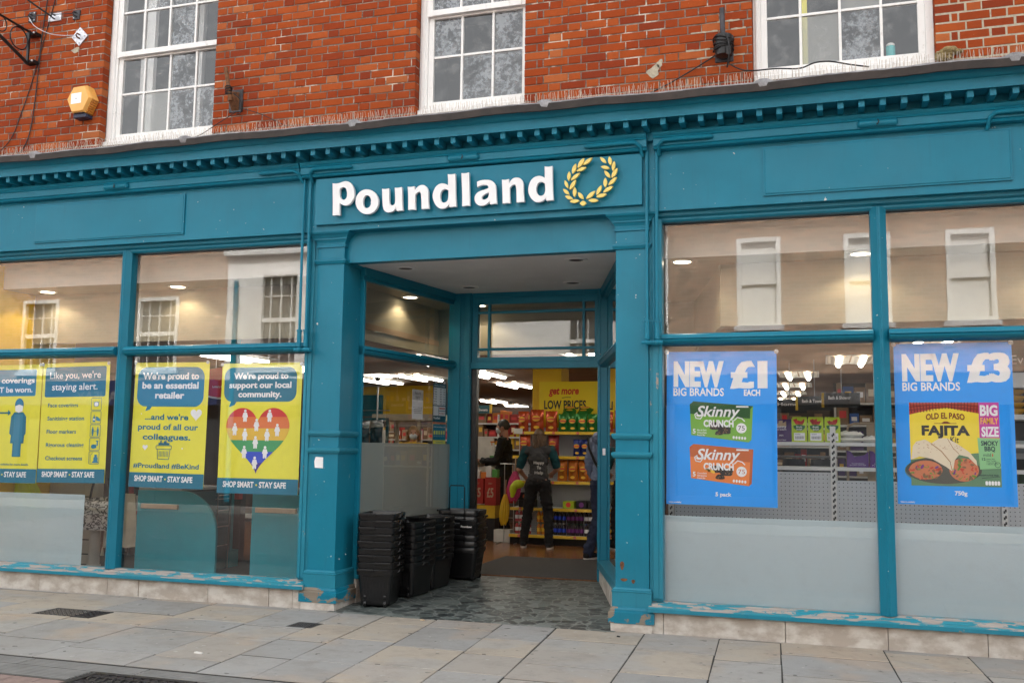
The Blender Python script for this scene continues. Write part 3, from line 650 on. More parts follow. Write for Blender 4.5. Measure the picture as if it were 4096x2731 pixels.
WREATH='1169,405,1114,324,18 1238,403,1160,346,16 1099,364,1069,278,17 1189,325,1104,299,15 1042,301,1038,220,15 1134,282,1057,225,15 1005,229,1033,158,13 1100,226,1046,145,17 1091,166,1088,80,16 991,156,1044,105,14 1008,95,1076,64,15 1048,46,1132,47,16 1118,120,1164,57,16 1302,401,1355,347,14 1380,403,1391,325,16 1421,360,1409,275,15 1308,322,1384,300,15 1338,285,1389,221,15 1447,299,1399,219,17 1442,224,1372,159,16 1347,225,1346,143,16 1411,150,1327,104,16 1315,165,1273,83,16 1359,87,1270,70,16 1264,121,1187,58,17 1205,45,1291,39,16 1134,23,1189,25,21'
SIGN = thing('shop_sign', 'raised white shop name with a gold laurel wreath on the central fascia', 'shop sign', (-2.8, -.15, 3.4))
def outline(s):
    P = []
    for t_ in s.split():
        c = t_.endswith('!'); a, b = t_.rstrip('!').split(','); P.append((int(a)/1000-3, int(b)/1000+3.4, c))
    n = len(P); out = []
    for i in range(n):
        p0, p1, p2, p3 = P[i-1], P[i], P[(i+1) % n], P[(i+2) % n]
        a = p1 if p1[2] else p0; d = p2 if p2[2] else p3
        for k in range(4):
            t = k/4
            out.append(tuple(.5*(2*p1[j]+(p2[j]-a[j])*t+(2*a[j]-5*p1[j]+4*p2[j]-d[j])*t*t+(3*p1[j]-a[j]-3*p2[j]+d[j])*t**3) for j in (0, 1)))
    return out
def curve_mesh(loops, y0, y1):
    c = bpy.data.curves.new("c", 'CURVE'); c.dimensions = '2D'; c.fill_mode = 'BOTH'; c.extrude = (y1-y0)/2
    for L in loops:
        s = c.splines.new('POLY'); s.points.add(len(L)-1)
        for p, (x, z) in zip(s.points, L): p.co = (x, z, 0, 1)
        s.use_cyclic_u = True
    o = bpy.data.objects.new("c", c); me = bpy.data.meshes.new_from_object(o.evaluated_get(bpy.context.evaluated_depsgraph_get()))
    M = MB(); M.v = [(v.co.x, (y0+y1)/2-v.co.z, v.co.y) for v in me.vertices]; M.f = [tuple(p.vertices) for p in me.polygons]
    bpy.data.objects.remove(o); bpy.data.curves.remove(c); bpy.data.meshes.remove(me); return M
for nm, o, h in LET:
    build('letter', curve_mesh([outline(o)]+([outline(h)] if h else []), -.205, -.175), 'letter_white', SIGN, bev=.002)
M = MB()
for nm, o, h in LET:       # stand-off pegs behind each letter
    P_ = outline(o); cx = P_[0][0]+.03; cz = sum(p[1] for p in P_)/len(P_)
    M.tube([(cx, -.176, cz), (cx, -.141, cz)], .006, 6)
build('stand_off', M, 'steel', SIGN)
for e in WREATH.split():
    x0, z0, x1, z1, w_ = [int(v)/1000 for v in e.split(',')]; a = Vector((x0-3, z0+3.4)); b = Vector((x1-3, z1+3.4)); d = b-a; nn = Vector((-d.y, d.x)).normalized()*w_*.98
    berry = e is WREATH.split()[-1]
    f_ = (lambda t: math.sqrt(max(0, 1-(2*t-1)**2))*1.15) if berry else (lambda t: math.sin(PI*t)**.85)
    L = [a+d*t+nn*f_(t) for t in [i/10 for i in range(11)]]+[a+d*t-nn*f_(t) for t in [1-i/10 for i in range(1, 10)]]
    build('berry' if berry else 'leaf', MB().prism([tuple(p) for p in L], -.20, -.178), 'gold', SIGN, bev=.0015)
M = MB()
for e in WREATH.split()[::3]:
    x0, z0, x1, z1, w_ = [int(v)/1000 for v in e.split(',')]; M.tube([((x0+x1)/2-3, -.179, (z0+z1)/2+3.4), ((x0+x1)/2-3, -.141, (z0+z1)/2+3.4)], .005, 5)
build('stand_off', M, 'steel', SIGN)

# ================================================================ SHOP INTERIOR
mat('laminate', (.30, .135, .058), .22, .2, 3, c2=(.20, .085, .036), stretch=(2, .4, 1), spec=.5)
mat('carpet', (.035, .032, .032), .95, .3, 40, bmp=.6, bscale=200)
mat('mat_grey', (.075, .068, .064), .95, .2, 60, bmp=.6, bscale=260)
mat('ceiling_tan', (.36, .25, .17), .9, .08, 2)
mat('cream', (.36, .315, .23), .75, .05, 2)
mat('board_white', (.46, .42, .37), .75, .04, 2)
mat('yellow_wall', (.80, .50, .015), .6, .06, 2)
mat('dark_wall', (.10, .08, .07), .8, .3, 1)
mat('shelf_white', (.66, .66, .65), .45, .04)
mat('strip_yellow', (.78, .52, .03), .4, .05)
mat('peg_grey', (.52, .54, .57), .5, .04)
mat('hole', (.03, .03, .035), .8, 0)
M = MB(); M.box(-11.5, 4.2, 2.11, 19, -.05, .10); M.box(-4.15, -1.55, 2.03, 2.11, -.05, .0995); struct('shop_floor', M, 'laminate')
M = MB(); M.box(-11.5, -4.16, .09, 2.11, -.05, .10); M.box(-1.54, 4.2, .09, 2.11, -.05, .10); struct('window_floor', M, 'carpet')
build('door_mat', MB().loft([[(-3.58, 2.02, .1), (-2.15, 2.02, .1), (-2.15, 3.82, .1), (-3.74, 3.74, .1), (-3.74, 2.9, .1)], [(-3.58, 2.02, .108), (-2.15, 2.02, .108), (-2.15, 3.82, .108), (-3.74, 3.74, .108), (-3.74, 2.9, .108)]]), 'mat_grey')
tag(bpy.data.objects['door_mat'], 'dark grey entrance mat on the wooden floor inside the doorway', 'door mat')
M = MB(); M.box(-11.5, 4.2, 2.85, 19, 2.6, 2.66); M.box(-11.5, -4.45, .82, 2.85, 2.6, 2.66); M.box(-.78, 4.2, .82, 2.85, 2.6, 2.66)
M.loft([[(-.822, .70, z), (-.78, .70, z), (-.78, 2.85, z), (-1.30, 2.85, z)] for z in (2.6, 2.66)]); M.loft([[(-4.45, .80, z), (-4.40, .80, z), (-4.29, 2.85, z), (-4.45, 2.85, z)] for z in (2.6, 2.66)]); build('shop_ceiling', M, 'ceiling_tan', BLD)
M = MB(); M.box(-11.5, 4.2, 19, 19.1, .1, 2.66); M.box(-11.6, -11.5, 1.0, 19, .1, 2.66); M.box(4.2, 4.3, .1, 19, .1, 3.3); M.box(-11.5, -8.36, 1.3, 1.4, .1, 3.3)
build('interior_wall', M, 'dark_wall', BLD)
build('yellow_wall', MB().box(-8.36, -8.30, .10, 1.40, .1, 3.28), 'yellow_wall', BLD)
# raised display ceilings behind the glass: downstand, ceiling, back boards
M = MB(); M.box(-9.4, -4.1, .30, .33, 3.03, 3.34); M.box(-1.58, 4.2, .30, .33, 3.03, 3.34); build('downstand', M, 'board_white', BLD)
M = MB(); M.box(-9.4, -4.1, .33, 2.85, 3.03, 3.07); M.box(-4.1, -1.5, 2.14, 2.85, 3.03, 3.07); M.box(-1.58, 4.2, .33, 2.85, 3.03, 3.07); build('display_ceiling', M, 'cream', BLD)
M = MB(); M.box(-8.3, -4.42, .75, .78, 2.49, 3.03); M.box(-.82, 4.2, .68, .71, 2.49, 3.03)
M.loft([[(-4.42, .75, z), (-4.45, .75, z), (-4.33, 2.80, z), (-4.30, 2.78, z)] for z in (2.49, 3.03)]); M.box(-4.31, -1.3, 2.78, 2.81, 2.49, 3.03)
M.loft([[(-.826, .678, z), (-.79, .715, z), (-1.27, 2.8, z), (-1.306, 2.79, z)] for z in (2.488, 3.03)]); build('display_board', M, 'cream', BLD)
M = MB(); M.box(-9.5, 4.2, .10, .30, 3.30, 3.34); build('head_packing', M, 'dark_wall', BLD)

def spot(name, x, y, z, e):
    t = thing(name, '', 'downlight', (x, y, z), 0, 'downlights in the display ceiling')
    build('rim', MB().lathe([(.075, 0), (.095, 0), (.095, -.006), (.075, -.008)], (x, y, z), 20, ring=True), 'soffit_white', t, smooth=True)
    build('lamp', MB().lathe([(.0, 0), (.075, 0), (.075, -.003), (.0, -.004)], (x, y, z), 20), 'downlight', t, smooth=True)
    L = bpy.data.lights.new('spot', 'SPOT'); L.energy = e; L.spot_size = math.radians(132); L.spot_blend = .28; L.color = (1, .83, .55); L.shadow_soft_size = .05
    o = bpy.data.objects.new('spot', L); COL.objects.link(o); o.location = (0, 0, -.02); o.parent = t
    return t
DLS = [(-7.93, .53, 'downlight over the left display window, beside the yellow wall'), (-6.30, .56, 'downlight over the left display window, nearer the entrance'), (-1.12, .45, 'downlight over the right display window, beside the right pilaster'),
       (.32, .45, 'downlight over the right display window, beside the mullion'), (1.85, .45, 'downlight over the far right end of the right display window'), (-4.22, 1.75, 'downlight behind the left lobby window, facing the cream side board'), (-3.70, 2.5, 'downlight behind the fanlight over the shop door')]
for x, y, lb in DLS: spot('downlight', x, y, 3.028, 2.6)['label'] = lb

# fluorescent fittings in the shop ceiling
def troffer():
    t = thing('ceiling_light', '', 'ceiling light', (0, 0, 0), 0, 'fluorescent ceiling fittings')
    M = MB(); M.box(-.30, .30, -.60, -.575, -.012, .0); M.box(-.30, .30, .575, .60, -.012, 0); M.box(-.30, -.275, -.575, .575, -.012, 0); M.box(.275, .30, -.575, .575, -.012, 0); build('frame', M, 'shelf_white', t, world=False)
    for s in (-.14, .14):
        M = MB(); M.loft([[(s+.13*math.cos(a), y, -.002-.028*abs(math.sin(a))*(0 if False else 1)*(1 if abs(math.cos(a)) < .5 else .35)) for a in [PI*i/8 for i in range(9)]] for y in (-.57, .57)], False, False); build('reflector', M, 'reflector', t, world=False)
        M = MB(); M.tube([(s, -.55, -.034), (s, .55, -.034)], .032, 10); build('lamp', M, 'tube_light', t, world=False, smooth=True)
    return t
TR = troffer(); TPOS = [(.35, 5.15), (-.34, 7.55), (-.47, 10.0), (-.6, 12.4), (-.73, 14.75), (-.85, 17), (1.1, 2.75), (-5.05, 6.6), (-5.35, 9.1), (-7.75, 15.0), (-7.95, 17.5), (-7.4, 7.8), (-6.35, 7.1), (-7.75, 10.3), (-5.05, 4.1), (-2.8, 4.2), (-7.4, 5.0), (-7.4, 3.3)]
TLB = ['nearest bright fitting seen in the right window left of the tall poster', 'second bright fitting of the receding row in the right window', 'third bright fitting of the receding row in the right window', 'fourth bright fitting of the receding row in the right window', 'fifth bright fitting of the receding row in the right window', 'farthest bright fitting of the receding row in the right window', 'bright fitting just above the tall kit poster in the right window',
       'large bright fitting at the top left of the doorway', 'bright fitting beside the yellow pillar in the doorway', 'distant bright fitting low in the doorway on the left', 'most distant bright fitting in the doorway beside the pillar', 'bright twin lamp fitting at the left of the lobby window', 'bright fitting near the top middle of the lobby window', 'bright fitting above the returns notice in the lobby window', 'bright fitting above the transom of the lobby window', 'bright fitting showing at the bottom of the fanlight', 'bright fitting behind the heart poster beside the left pilaster', 'bright fitting just under the transom of the left window']
for i, ((x, y), lb) in enumerate(zip(TPOS, TLB)):
    o = TR if i == 0 else dup(TR); o.location = (x, y, 2.596); o['label'] = lb

# ---------------------------------------------------------------- posters
INK = dict(py=s2l(240, 232, 70), pt=s2l(10, 115, 145), pt2=s2l(40, 130, 165), pb=(.004, .33, 1.0), pw=(.88, .88, .9), pdk=s2l(15, 70, 85), red=s2l(214, 62, 62), orange=s2l(228, 120, 62), amb=s2l(236, 190, 60), green=s2l(66, 160, 98), blue=s2l(44, 76, 205), violet=s2l(66, 44, 150),
   kg=s2l(120, 178, 60), kgd=s2l(36, 88, 40), ko=s2l(236, 130, 52), kod=s2l(196, 96, 36), choc=(.022, .014, .010), oatc=(.22, .12, .05), cream2=s2l(236, 222, 190), tort=s2l(232, 216, 188), tortd=s2l(176, 130, 86), meat=s2l(206, 120, 78), tom=s2l(205, 70, 45), leaf=s2l(110, 150, 50), pur=s2l(120, 50, 130), plate=s2l(78, 76, 66), pink=s2l(200, 60, 160), pale=s2l(140, 200, 140), sage=s2l(98, 140, 104), pyel=s2l(248, 222, 60), maroon=s2l(120, 30, 20), tile=s2l(178, 60, 48), tiled=s2l(110, 32, 28), ink=(.012, .012, .015), navyink=s2l(20, 50, 60), lemon=s2l(250, 200, 60), grey=(.45, .46, .46), signy=s2l(236, 208, 20), signr=s2l(200, 30, 20))
for k, c in INK.items(): mat('ink_'+k, c, .42, .02, 3)
class Poster:
    def __init__(s, name, label, x, z, w, h, roll, group, m='py', y=.078, rz=0, loc=None):
        s.t = thing(name, label, 'poster', (0, 0, 0), 0, group)
        s.t.location = loc or (x, y, z); s.t.rotation_euler = (0, roll, rz); s.w = w; s.h = h; ROOT[s.t.name] = Vector()
        n = 8; M = MB(); M.loft([[(0, .0006*math.sin(i*.9)+k, h*i/n) for k in (-.0006, .0006)]+[(w, .0006*math.sin(i*.9)+k, h*i/n) for k in (.0006, -.0006)] for i in range(n+1)])
        build('sheet', M, 'ink_'+m, s.t, world=False); s.lay = 1
    def ink(s, name, m, lay=None):
        s.M = MB(); s.nm = name; s.mm = m; s.y = -.0008-.0005*(lay or s.lay); s.lay += 1; return s
    def poly(s, p): flat(s.M, p, s.y); return s
    def rect(s, x0, x1, z0, z1, r=0, **k): return s.poly(rrect(x0, x1, z0, z1, r, **k) if r else [(x0, z0), (x1, z0), (x1, z1), (x0, z1)])
    def text(s, b, x, z, h, w=None, al='L', bold=.02, fat=0, **k):
        txt(s.M, b, x, z, h, w, al, bold, s.y, **k)
        if fat: txt(s.M, b, x+fat, z, h, w, al, bold, s.y-.0002, **k); txt(s.M, b, x-fat, z, h, w, al, bold, s.y-.0001, **k)
        return s
    def line(s, pts, wd, closed=False):
        pts = [Vector(p) for p in pts]; n = len(pts)
        for i in range(n if closed else n-1):
            a, b = pts[i], pts[(i+1) % n]; d = (b-a); d = d.normalized() if d.length else d; nn = Vector((-d.y, d.x))*wd/2; a = a-d*wd*.25; b = b+d*wd*.25
            s.M.add([(p.x, s.y, p.y) for p in (a-nn, b-nn, b+nn, a+nn)], [(0, 1, 2, 3)])
        return s
    def done(s): return build(s.nm, s.M, 'ink_'+s.mm, s.t, world=False)
    def cups(s, pts):
        for x, z in pts:
            M = MB(); M.lathe([(.018, .0), (.017, .003), (.009, .006), (.006, .010), (.006, .014), (0, .015)], (x, -.004, z), 12, 'y'); build('suction_cup', M, 'cup', s.t, world=False, smooth=True)
m = mat('cup', (.75, .76, .76), .12, 0, spec=.8)
def bubble(P, x0, x1, z0, z1, r, tail=None):
    P.poly(rrect(x0, x1, z0, z1, r, 8))
    if tail: P.y -= .0003; P.poly(tail)
GP = 'yellow safety posters in the left window'
def footer(P, w, short=False, h=.14):
    P.ink('footer', 'pt').rect(0, w, 0, h).done()
    P.ink('footer_lettering', 'pw').text('SHOP SMART', w*.075, h*.42, .052, w*.385, bold=.035).text('STAY SAFE', w*.525, h*.42, .052, w*.33 if not short else w*.33, bold=.035).done()
    P.ink('dot', 'py').poly(circ(w*.493, h*.58, .0085)).done()
def heart(cx, cz, s, n=40):
    return [(cx+s*16*math.sin(t)**3/16, cz+s*(13*math.cos(t)-5*math.cos(2*t)-2*math.cos(3*t)-math.cos(4*t))/16) for t in [2*PI*i/n for i in range(n)]]

# 1: cut by the edge of the picture
P = Poster('window_poster', 'yellow face covering poster with a masked figure, cut by the picture edge', -8.33, 1.005, .84, 1.19, -.006, GP)
P.ink('header_panel', 'pt2').poly(rrect(.09, .77, .87, 1.14, .02)).done()
P.ink('header_lettering', 'pw').text('Face coverings', .76-.66, 1.005, .055, .65, bold=.03).text('MUST be worn.', .13, .91, .055, .60, bold=.03).done()
def figure(P, cx, z0, s, m, mask=True):
    P.ink('figure_outline', 'pt').poly(circ(cx, z0+s*.93, s*.10, s*.12, 20)).poly([(cx-s*.17, z0+s*.72), (cx-s*.1, z0+s*.80), (cx+s*.1, z0+s*.80), (cx+s*.17, z0+s*.72), (cx+s*.18, z0+s*.42), (cx+s*.15, z0+s*.38), (cx+s*.14, z0+s*.24), (cx+s*.09, z0+s*.24), (cx+s*.09, z0), (cx-s*.10, z0), (cx-s*.10, z0+s*.24), (cx-s*.16, z0+s*.24), (cx-s*.15, z0+s*.38), (cx-s*.19, z0+s*.42)]).done()
    P.ink('figure', m).poly([(cx-s*.10, z0+s*.76), (cx+s*.10, z0+s*.76), (cx+s*.10, z0+s*.42), (cx+s*.12, z0+s*.27), (cx+s*.07, z0+s*.27), (cx+s*.07, z0+s*.02), (cx-s*.07, z0+s*.02), (cx-s*.07, z0+s*.27), (cx-s*.13, z0+s*.27), (cx-s*.10, z0+s*.42)]).poly(circ(cx, z0+s*.95, s*.08, s*.09, 16)).done()
    P.ink('mask', 'pw').poly([(cx-s*.09, z0+s*.91), (cx, z0+s*.94), (cx+s*.09, z0+s*.91), (cx+s*.08, z0+s*.82), (cx, z0+s*.79), (cx-s*.08, z0+s*.82)]).done()
figure(P, .575, .26, .56, 'pt2'); figure(P, .2, .26, .56, 'pt2')
P.ink('arrow', 'pt').rect(.31, .44, .695, .71).poly([(.44, .672), (.475, .7025), (.44, .733)]).poly([(.31, .672), (.275, .7025), (.31, .733)]).done()
P.ink('small_print', 'pt').text('Please see GOV.uk website for more details.', .1, .175, .021, .64).done(); footer(P, .84); P.cups([(.82, 1.185), (.03, 1.185)])

# 2: what the shop does
P = Poster('window_poster', 'yellow poster listing five safety measures, hung left of the left mullion', -7.475, 1.02, .815, 1.185, -.012, GP)
P.ink('header_panel', 'pt').poly(rrect(.035, .775, .845, 1.145, .02)).done()
P.ink('header_lettering', 'pw').text("Like you, we're", .40, 1.03, .068, .62, 'C', .01).text('staying alert.', .40, .915, .068, .555, 'C', .01).done()
for i, (b, w_) in enumerate((('Face coverings', .37), ('Sanitising station', .45), ('Floor markers', .36), ('Rigorous cleaning', .46), ('Checkout screens', .45))):
    z = .745-.131*i; P.ink('lettering', 'pt', 3).text(b, .085, z, .04, w_, bold=.02).done()
    P.ink('icon_border', 'pt', 4).line(rrect(.615, .735, z-.035, z+.085, .012, 3), .005, True).done()
    P.ink('icon', 'pt2', 5)
    if i == 0: P.poly(rrect(.645, .705, z+.0, z+.05, .02)).line([(.635, z+.05), (.645, z+.045)], .004).line([(.715, z+.05), (.705, z+.045)], .004)
    elif i == 1: P.rect(.64, .67, z-.02, z+.03).rect(.65, .66, z+.03, z+.05).poly([(.68, z-.005), (.725, z-.015), (.73, z+.005), (.70, z+.03), (.675, z+.035)])
    elif i == 2: [P.poly(circ(x, z+.055, .008)).rect(x-.012, x+.012, z+.0, z+.045).rect(x-.008, x+.008, z-.025, z) for x in (.645, .705)]; P.line([(.662, z+.02), (.69, z+.02)], .006)
    elif i == 3: P.poly([(.635, z-.01), (.66, z-.02), (.70, z-.01), (.695, z+.02), (.66, z+.025), (.635, z+.015)]).rect(.70, .715, z+.01, z+.05).rect(.69, .72, z+.05, z+.06)
    else: P.rect(.67, .72, z-.01, z+.03).rect(.68, .71, z+.03, z+.055).poly([(.655, z-.025), (.73, z-.025), (.725, z-.01), (.66, z-.01)]).line([(.632, z-.02), (.632, z+.05), (.66, z+.07)], .004)
    P.done()
    if i in (0, 1): P.ink('icon_mask', 'pw', 6).poly(rrect(.652, .698, z+.004, z+.044, .015) if i == 0 else rrect(.643, .667, z-.005, z+.015, .003)).done()
footer(P, .815, h=.135); P.cups([(.0, 1.175), (.80, 1.17)])

# 3: essential retailer
P = Poster('window_poster', 'yellow poster with a speech bubble, hearts and a basket, right of the left mullion', -6.38, 1.005, .84, 1.195, .008, GP)
P.ink('speech_bubble', 'pt2'); bubble(P, .035, .79, .77, 1.15, .10, [(.16, .775), (.22, .775), (.19, .74), (.14, .725)]); P.done()
P.ink('header_lettering', 'pw').text("We're proud to", .41, 1.035, .062, .64, 'C', .035).text('be an essential', .41, .945, .062, .64, 'C', .035).text('retailer', .41, .85, .062, .33, 'C', .035).done()
P.ink('lettering', 'pt').text("...and we're", .39, .645, .055, .49, 'C', .03).text('proud of all our', .41, .55, .055, .68, 'C', .03).text('colleagues.', .40, .455, .055, .54, 'C', .03).text('#Proudland #BeKind', .41, .185, .046, .74, 'C', .025).done()
P.ink('heart', 'pw').poly(heart(.72, .70, .062)).poly(heart(.165, .38, .03)).poly(circ(.1, .70, .006, n=8)).poly(circ(.585, .375, .008, n=8)).done()
P.ink('basket_picture', 'pt').line(rrect(.29, .465, .365, .40, .012, 3), .006, True).line([(.305, .365), (.315, .27), (.44, .27), (.45, .365)], .006).rect(.315, .44, .405, .425)
for i in range(7): P.line([(.33+.016*i, .345), (.33+.016*i, .295)], .005)
P.line([(.33, .405), (.355, .45)], .005).line([(.425, .405), (.40, .45)], .005).rect(.335, .35, .425, .445).poly(circ(.39, .43, .015)).done()
footer(P, .84); P.cups([(.0, 1.195), (.82, 1.195)])

# 4: rainbow heart
P = Poster('window_poster', 'yellow poster with a rainbow striped heart beside the left pilaster', -5.39, .972, .852, 1.205, .0, GP)
P.ink('speech_bubble', 'pt'); bubble(P, .03, .80, .845, 1.165, .09, [(.11, .85), (.175, .85), (.15, .815), (.09, .795)]); P.done()
P.ink('header_lettering', 'pw').text("We're proud to", .42, 1.06, .055, .58, 'C', .035).text('support our local', .415, .975, .055, .66, 'C', .035).text('community.', .415, .89, .055, .46, 'C', .035).done()
hp = heart(.405, .505, .335, 72); hp = [(x, .18+(z-.505+.335*17/16)*.61/(.335*(17+12)/16)) for x, z in hp]
zt = max(z for x, z in hp); zb = min(z for x, z in hp); LV = [zb-.01, .285, .385, .49, .60, .705, zt+.01]
def clip(poly, lo, hi):
    for lim, sg in ((lo, 1), (hi, -1)):
        out = []
        for a, b in zip(poly, poly[1:]+poly[:1]):
            ia, ib = sg*(a[1]-lim) >= 0, sg*(b[1]-lim) >= 0
            if ia: out.append(a)
            if ia != ib: t = (lim-a[1])/(b[1]-a[1]); out.append((a[0]+(b[0]-a[0])*t, lim))
        poly = out
    return poly
for i, cn in enumerate(('violet', 'blue', 'green', 'amb', 'orange', 'red')):
    P.ink('heart_stripe', cn, 4)
    if i < 5: P.poly(clip(hp, LV[i], LV[i+1]))
    else:
        nT = [p for p in hp]; c_ = [(x, z) for x, z in clip(nT, LV[i], LV[i+1])]
        P.poly([p for p in clip([q for q in hp if q[0] <= .4051], LV[i], 9)]); P.poly(clip([q for q in hp if q[0] >= .4049], LV[i], 9))
    P.done()
P.ink('people_pictogram', 'pw', 6)
for (x, z) in ((.27, .66), (.53, .66), (.395, .575), (.165, .535), (.615, .53), (.275, .485), (.51, .485), (.39, .415), (.275, .325), (.495, .325), (.39, .228)):
    P.poly(circ(x, z+.10, .014, n=10)).poly([(x-.018, z+.085), (x+.018, z+.085), (x+.031, z+.045), (x+.02, z+.04), (x+.019, z), (x+.003, z), (x, z+.02), (x-.003, z), (x-.019, z), (x-.02, z+.04), (x-.031, z+.045)])
P.done(); footer(P, .852); P.cups([(.0, 1.195), (.845, 1.19)])

# 5, 6: the blue posters of the right window
GB = 'blue offer posters in the right window'
def offer(label, x, z, w, h, roll, price, each, bottom):
    P = Poster('window_poster', label, x, z, w, h, roll, GB, 'pb')
    P.ink('headline', 'pw').text('NEW', .06, h-.275, .195, .39, bold=.04, fat=.004).text(price, .515, h-.285, .205, .265 if '1' in price else .27, bold=.035, fat=.012)
    P.text('BIG BRANDS', .055, h-.355, .062, .40, bold=.022)
    if each: P.text(each, .61, h-.352, .046, .125, bold=.04)
    P.text(bottom, .45 if each else .435, .075, .03, .125 if each else .085, 'C', .03).text('Subject to availability', .02, .012, .011, .1).done(); return P
P = offer('blue offer poster showing a green and an orange snack box, left of the right mullion', -1.208, .995, .862, 1.22, .008, '£1', 'EACH', '5 pack')
def snack(P, x0, zt, face, dark, top, side, bits):
    P.ink('pack_front', face, 3).poly([(x0, zt-.04), (x0+.475, zt-.075), (x0+.46, zt-.335), (x0+.012, zt-.285)]).done()
    P.ink('pack_dark_band', dark, 4).poly([(x0, zt-.04), (x0+.475, zt-.075), (x0+.471, zt-.15), (x0+.004, zt-.115)]).done()  # darker printed band along the top of the pack front
    P.ink('pack_top', dark, 3).poly([(x0, zt-.04), (x0+.03, zt-.015), (x0+.495, zt-.05), (x0+.475, zt-.075)]).done()
    P.ink('pack_side', side, 3).poly([(x0+.475, zt-.075), (x0+.495, zt-.05), (x0+.482, zt-.315), (x0+.46, zt-.335)]).done()
    P.ink('snack_picture', 'choc', 6)
    for (u, v, r_) in bits: P.poly([(x0+u+r_*math.cos(a)*(1+.18*math.sin(3*a+u*40)), zt-v+r_*.7*math.sin(a)*(1+.2*math.cos(2*a))) for a in [2*PI*i/12 for i in range(12)]])
    P.done()
    P.ink('crumbs', 'oatc', 7)
    rr = random.Random(int(zt*100))
    for i in range(46):
        u, v, r_ = bits[i % len(bits)]; a = rr.uniform(0, 2*PI); q = rr.uniform(0, .8); P.poly(circ(x0+u+r_*q*math.cos(a), zt-v+r_*.7*q*math.sin(a), rr.uniform(.002, .005), n=6))
    P.done()
    P.ink('pack_lettering', 'pw', 8).text('Skinny', x0+.05, zt-.135, .085, .33, bold=.02, shear=.28).line([(x0+.06, zt-.105), (x0+.04, zt-.12), (x0+.05, zt-.15), (x0+.085, zt-.155), (x0+.11, zt-.12)], .008).line([(x0+.35, zt-.165), (x0+.375, zt-.14), (x0+.41, zt-.15), (x0+.43, zt-.17)], .008)
    P.text('CRUNCH', x0+.11, zt-.215, .052, .235, bold=.045).text('5', x0+.025, zt-.27, .036, .023, bold=.03)
    for k_, b in enumerate(('Mint & Dark' if face == 'kg' else 'Chocolate', 'Chocolate' if face == 'kg' else 'Orange', 'Snack Bar')): P.text(b, x0+.06, zt-.25-.019*k_, .012, .075 if k_ < 2 else .065)
    P.rect(x0+.365, x0+.46, zt-.062, zt-.05)
    P.poly(circ(x0+.405, zt-.225, .04)); [P.poly(circ(x0+.345+.022*i, zt-.298-.0015*i, .0085, .012, 10)) for i in range(5)]; P.done()
    P.ink('calorie_figure', 'ink' if face == 'kg' else 'kod', 9).text('75', x0+.405, zt-.242, .036, .052, 'C', .0).done()
snack(P, .185, .835, 'kg', 'kgd', 'kgd', 'kg', [(.21, .21, .055), (.28, .245, .05), (.23, .265, .03)])
snack(P, .185, .495, 'ko', 'kod', 'ko', 'kod', [(.215, .21, .05), (.29, .23, .055), (.24, .27, .035)])
P.ink('orange_slice', 'lemon', 8).poly(circ(.185+.165, .495-.235, .034, .02, 14, -.6, 2.6)).poly(circ(.185+.14, .495-.225, .025, .017, 12, -.6, 2.6)).done()
P.cups([(.0, 1.215), (.86, 1.215)])

P = offer('blue offer poster showing a yellow dinner kit with wraps, right of the right mullion', .522, 1.045, .81, 1.20, .0, '£3', None, '750g')
X0, X1, A0, A1 = .098, .708, .14, .755
P.ink('kit_picture', 'pyel', 3).rect(X0, X1, A0, A1).done()
P.ink('kit_ground', 'sage', 4).poly([(X0, A0), (X1, A0), (X1, .40), (.52, .38), (X0, .33)]).done()
P.ink('roof_tiles', 'tile', 4).poly([(X0, A1), (X1-.12, A1), (X1-.12, A1-.085), (.47, A1-.06), (.36, A1-.04), (.26, A1-.05), (X0, A1-.09)]).done()
P.ink('roof_tile_lines', 'tiled', 5)  # dark printed lines between the roof tiles
for i in range(22): x = X0+.008+.022*i; P.line([(x, A1), (x+.006*(11-i)*.12, A1-.075+.03*math.exp(-((x-.36)/.12)**2))], .006)
for v in (.022, .045): P.line([(X0, A1-v-.012), (.26, A1-v+.005), (.36, A1-v+.008), (.47, A1-v+.003), (X1-.12, A1-v-.01)], .005)
P.done()
P.ink('kit_brand_lettering', 'maroon', 6).text('OLD EL PASO', .345, .625, .043, .265, 'C', .03, arc=.012).line([(.27, .60), (.42, .60)], .004).poly([(.315, .60), (.335, .614), (.36, .614), (.385, .60)]).done()
P.ink('kit_lettering', 'ink', 6).text('FAJITA', .345, .515, .068, .33, 'C', .05).text('the', .32, .468, .022, .034, bold=.0).text('Kit', .37, .458, .045, .06, bold=.015, shear=.15).done()
P.ink('plate', 'plate', 5).poly(circ(.32, .255, .26, .10, 36)).done()
P.ink('plate_rim', 'sage', 5).line(circ(.32, .25, .262, .103, 36), .006, True).done()
P.ink('filling', 'meat', 7).poly(circ(.20, .255, .115, .07, 20)).poly(circ(.46, .26, .10, .085, 20)).done()
rr = random.Random(12)
for cn, nn_, lay in (('tom', 26, 8), ('leaf', 22, 9), ('meat', 24, 10), ('oatc', 16, 11), ('pur', 6, 12)):
    P.ink('filling_pieces', cn, lay)
    for i in range(nn_):
        c_ = ((.20, .245, .11, .06), (.46, .255, .09, .08))[i % 2]; a = rr.uniform(0, 2*PI); q = math.sqrt(rr.random())
        x, z, r_ = c_[0]+c_[2]*q*math.cos(a), c_[1]+c_[3]*q*math.sin(a), rr.uniform(.008, .02); th = rr.uniform(0, PI)
        P.poly([(x+r_*math.cos(t)*math.cos(th)-r_*.5*math.sin(t)*math.sin(th), z+r_*math.cos(t)*math.sin(th)+r_*.5*math.sin(t)*math.cos(th)) for t in [2*PI*k/8 for k in range(8)]])
    P.done()
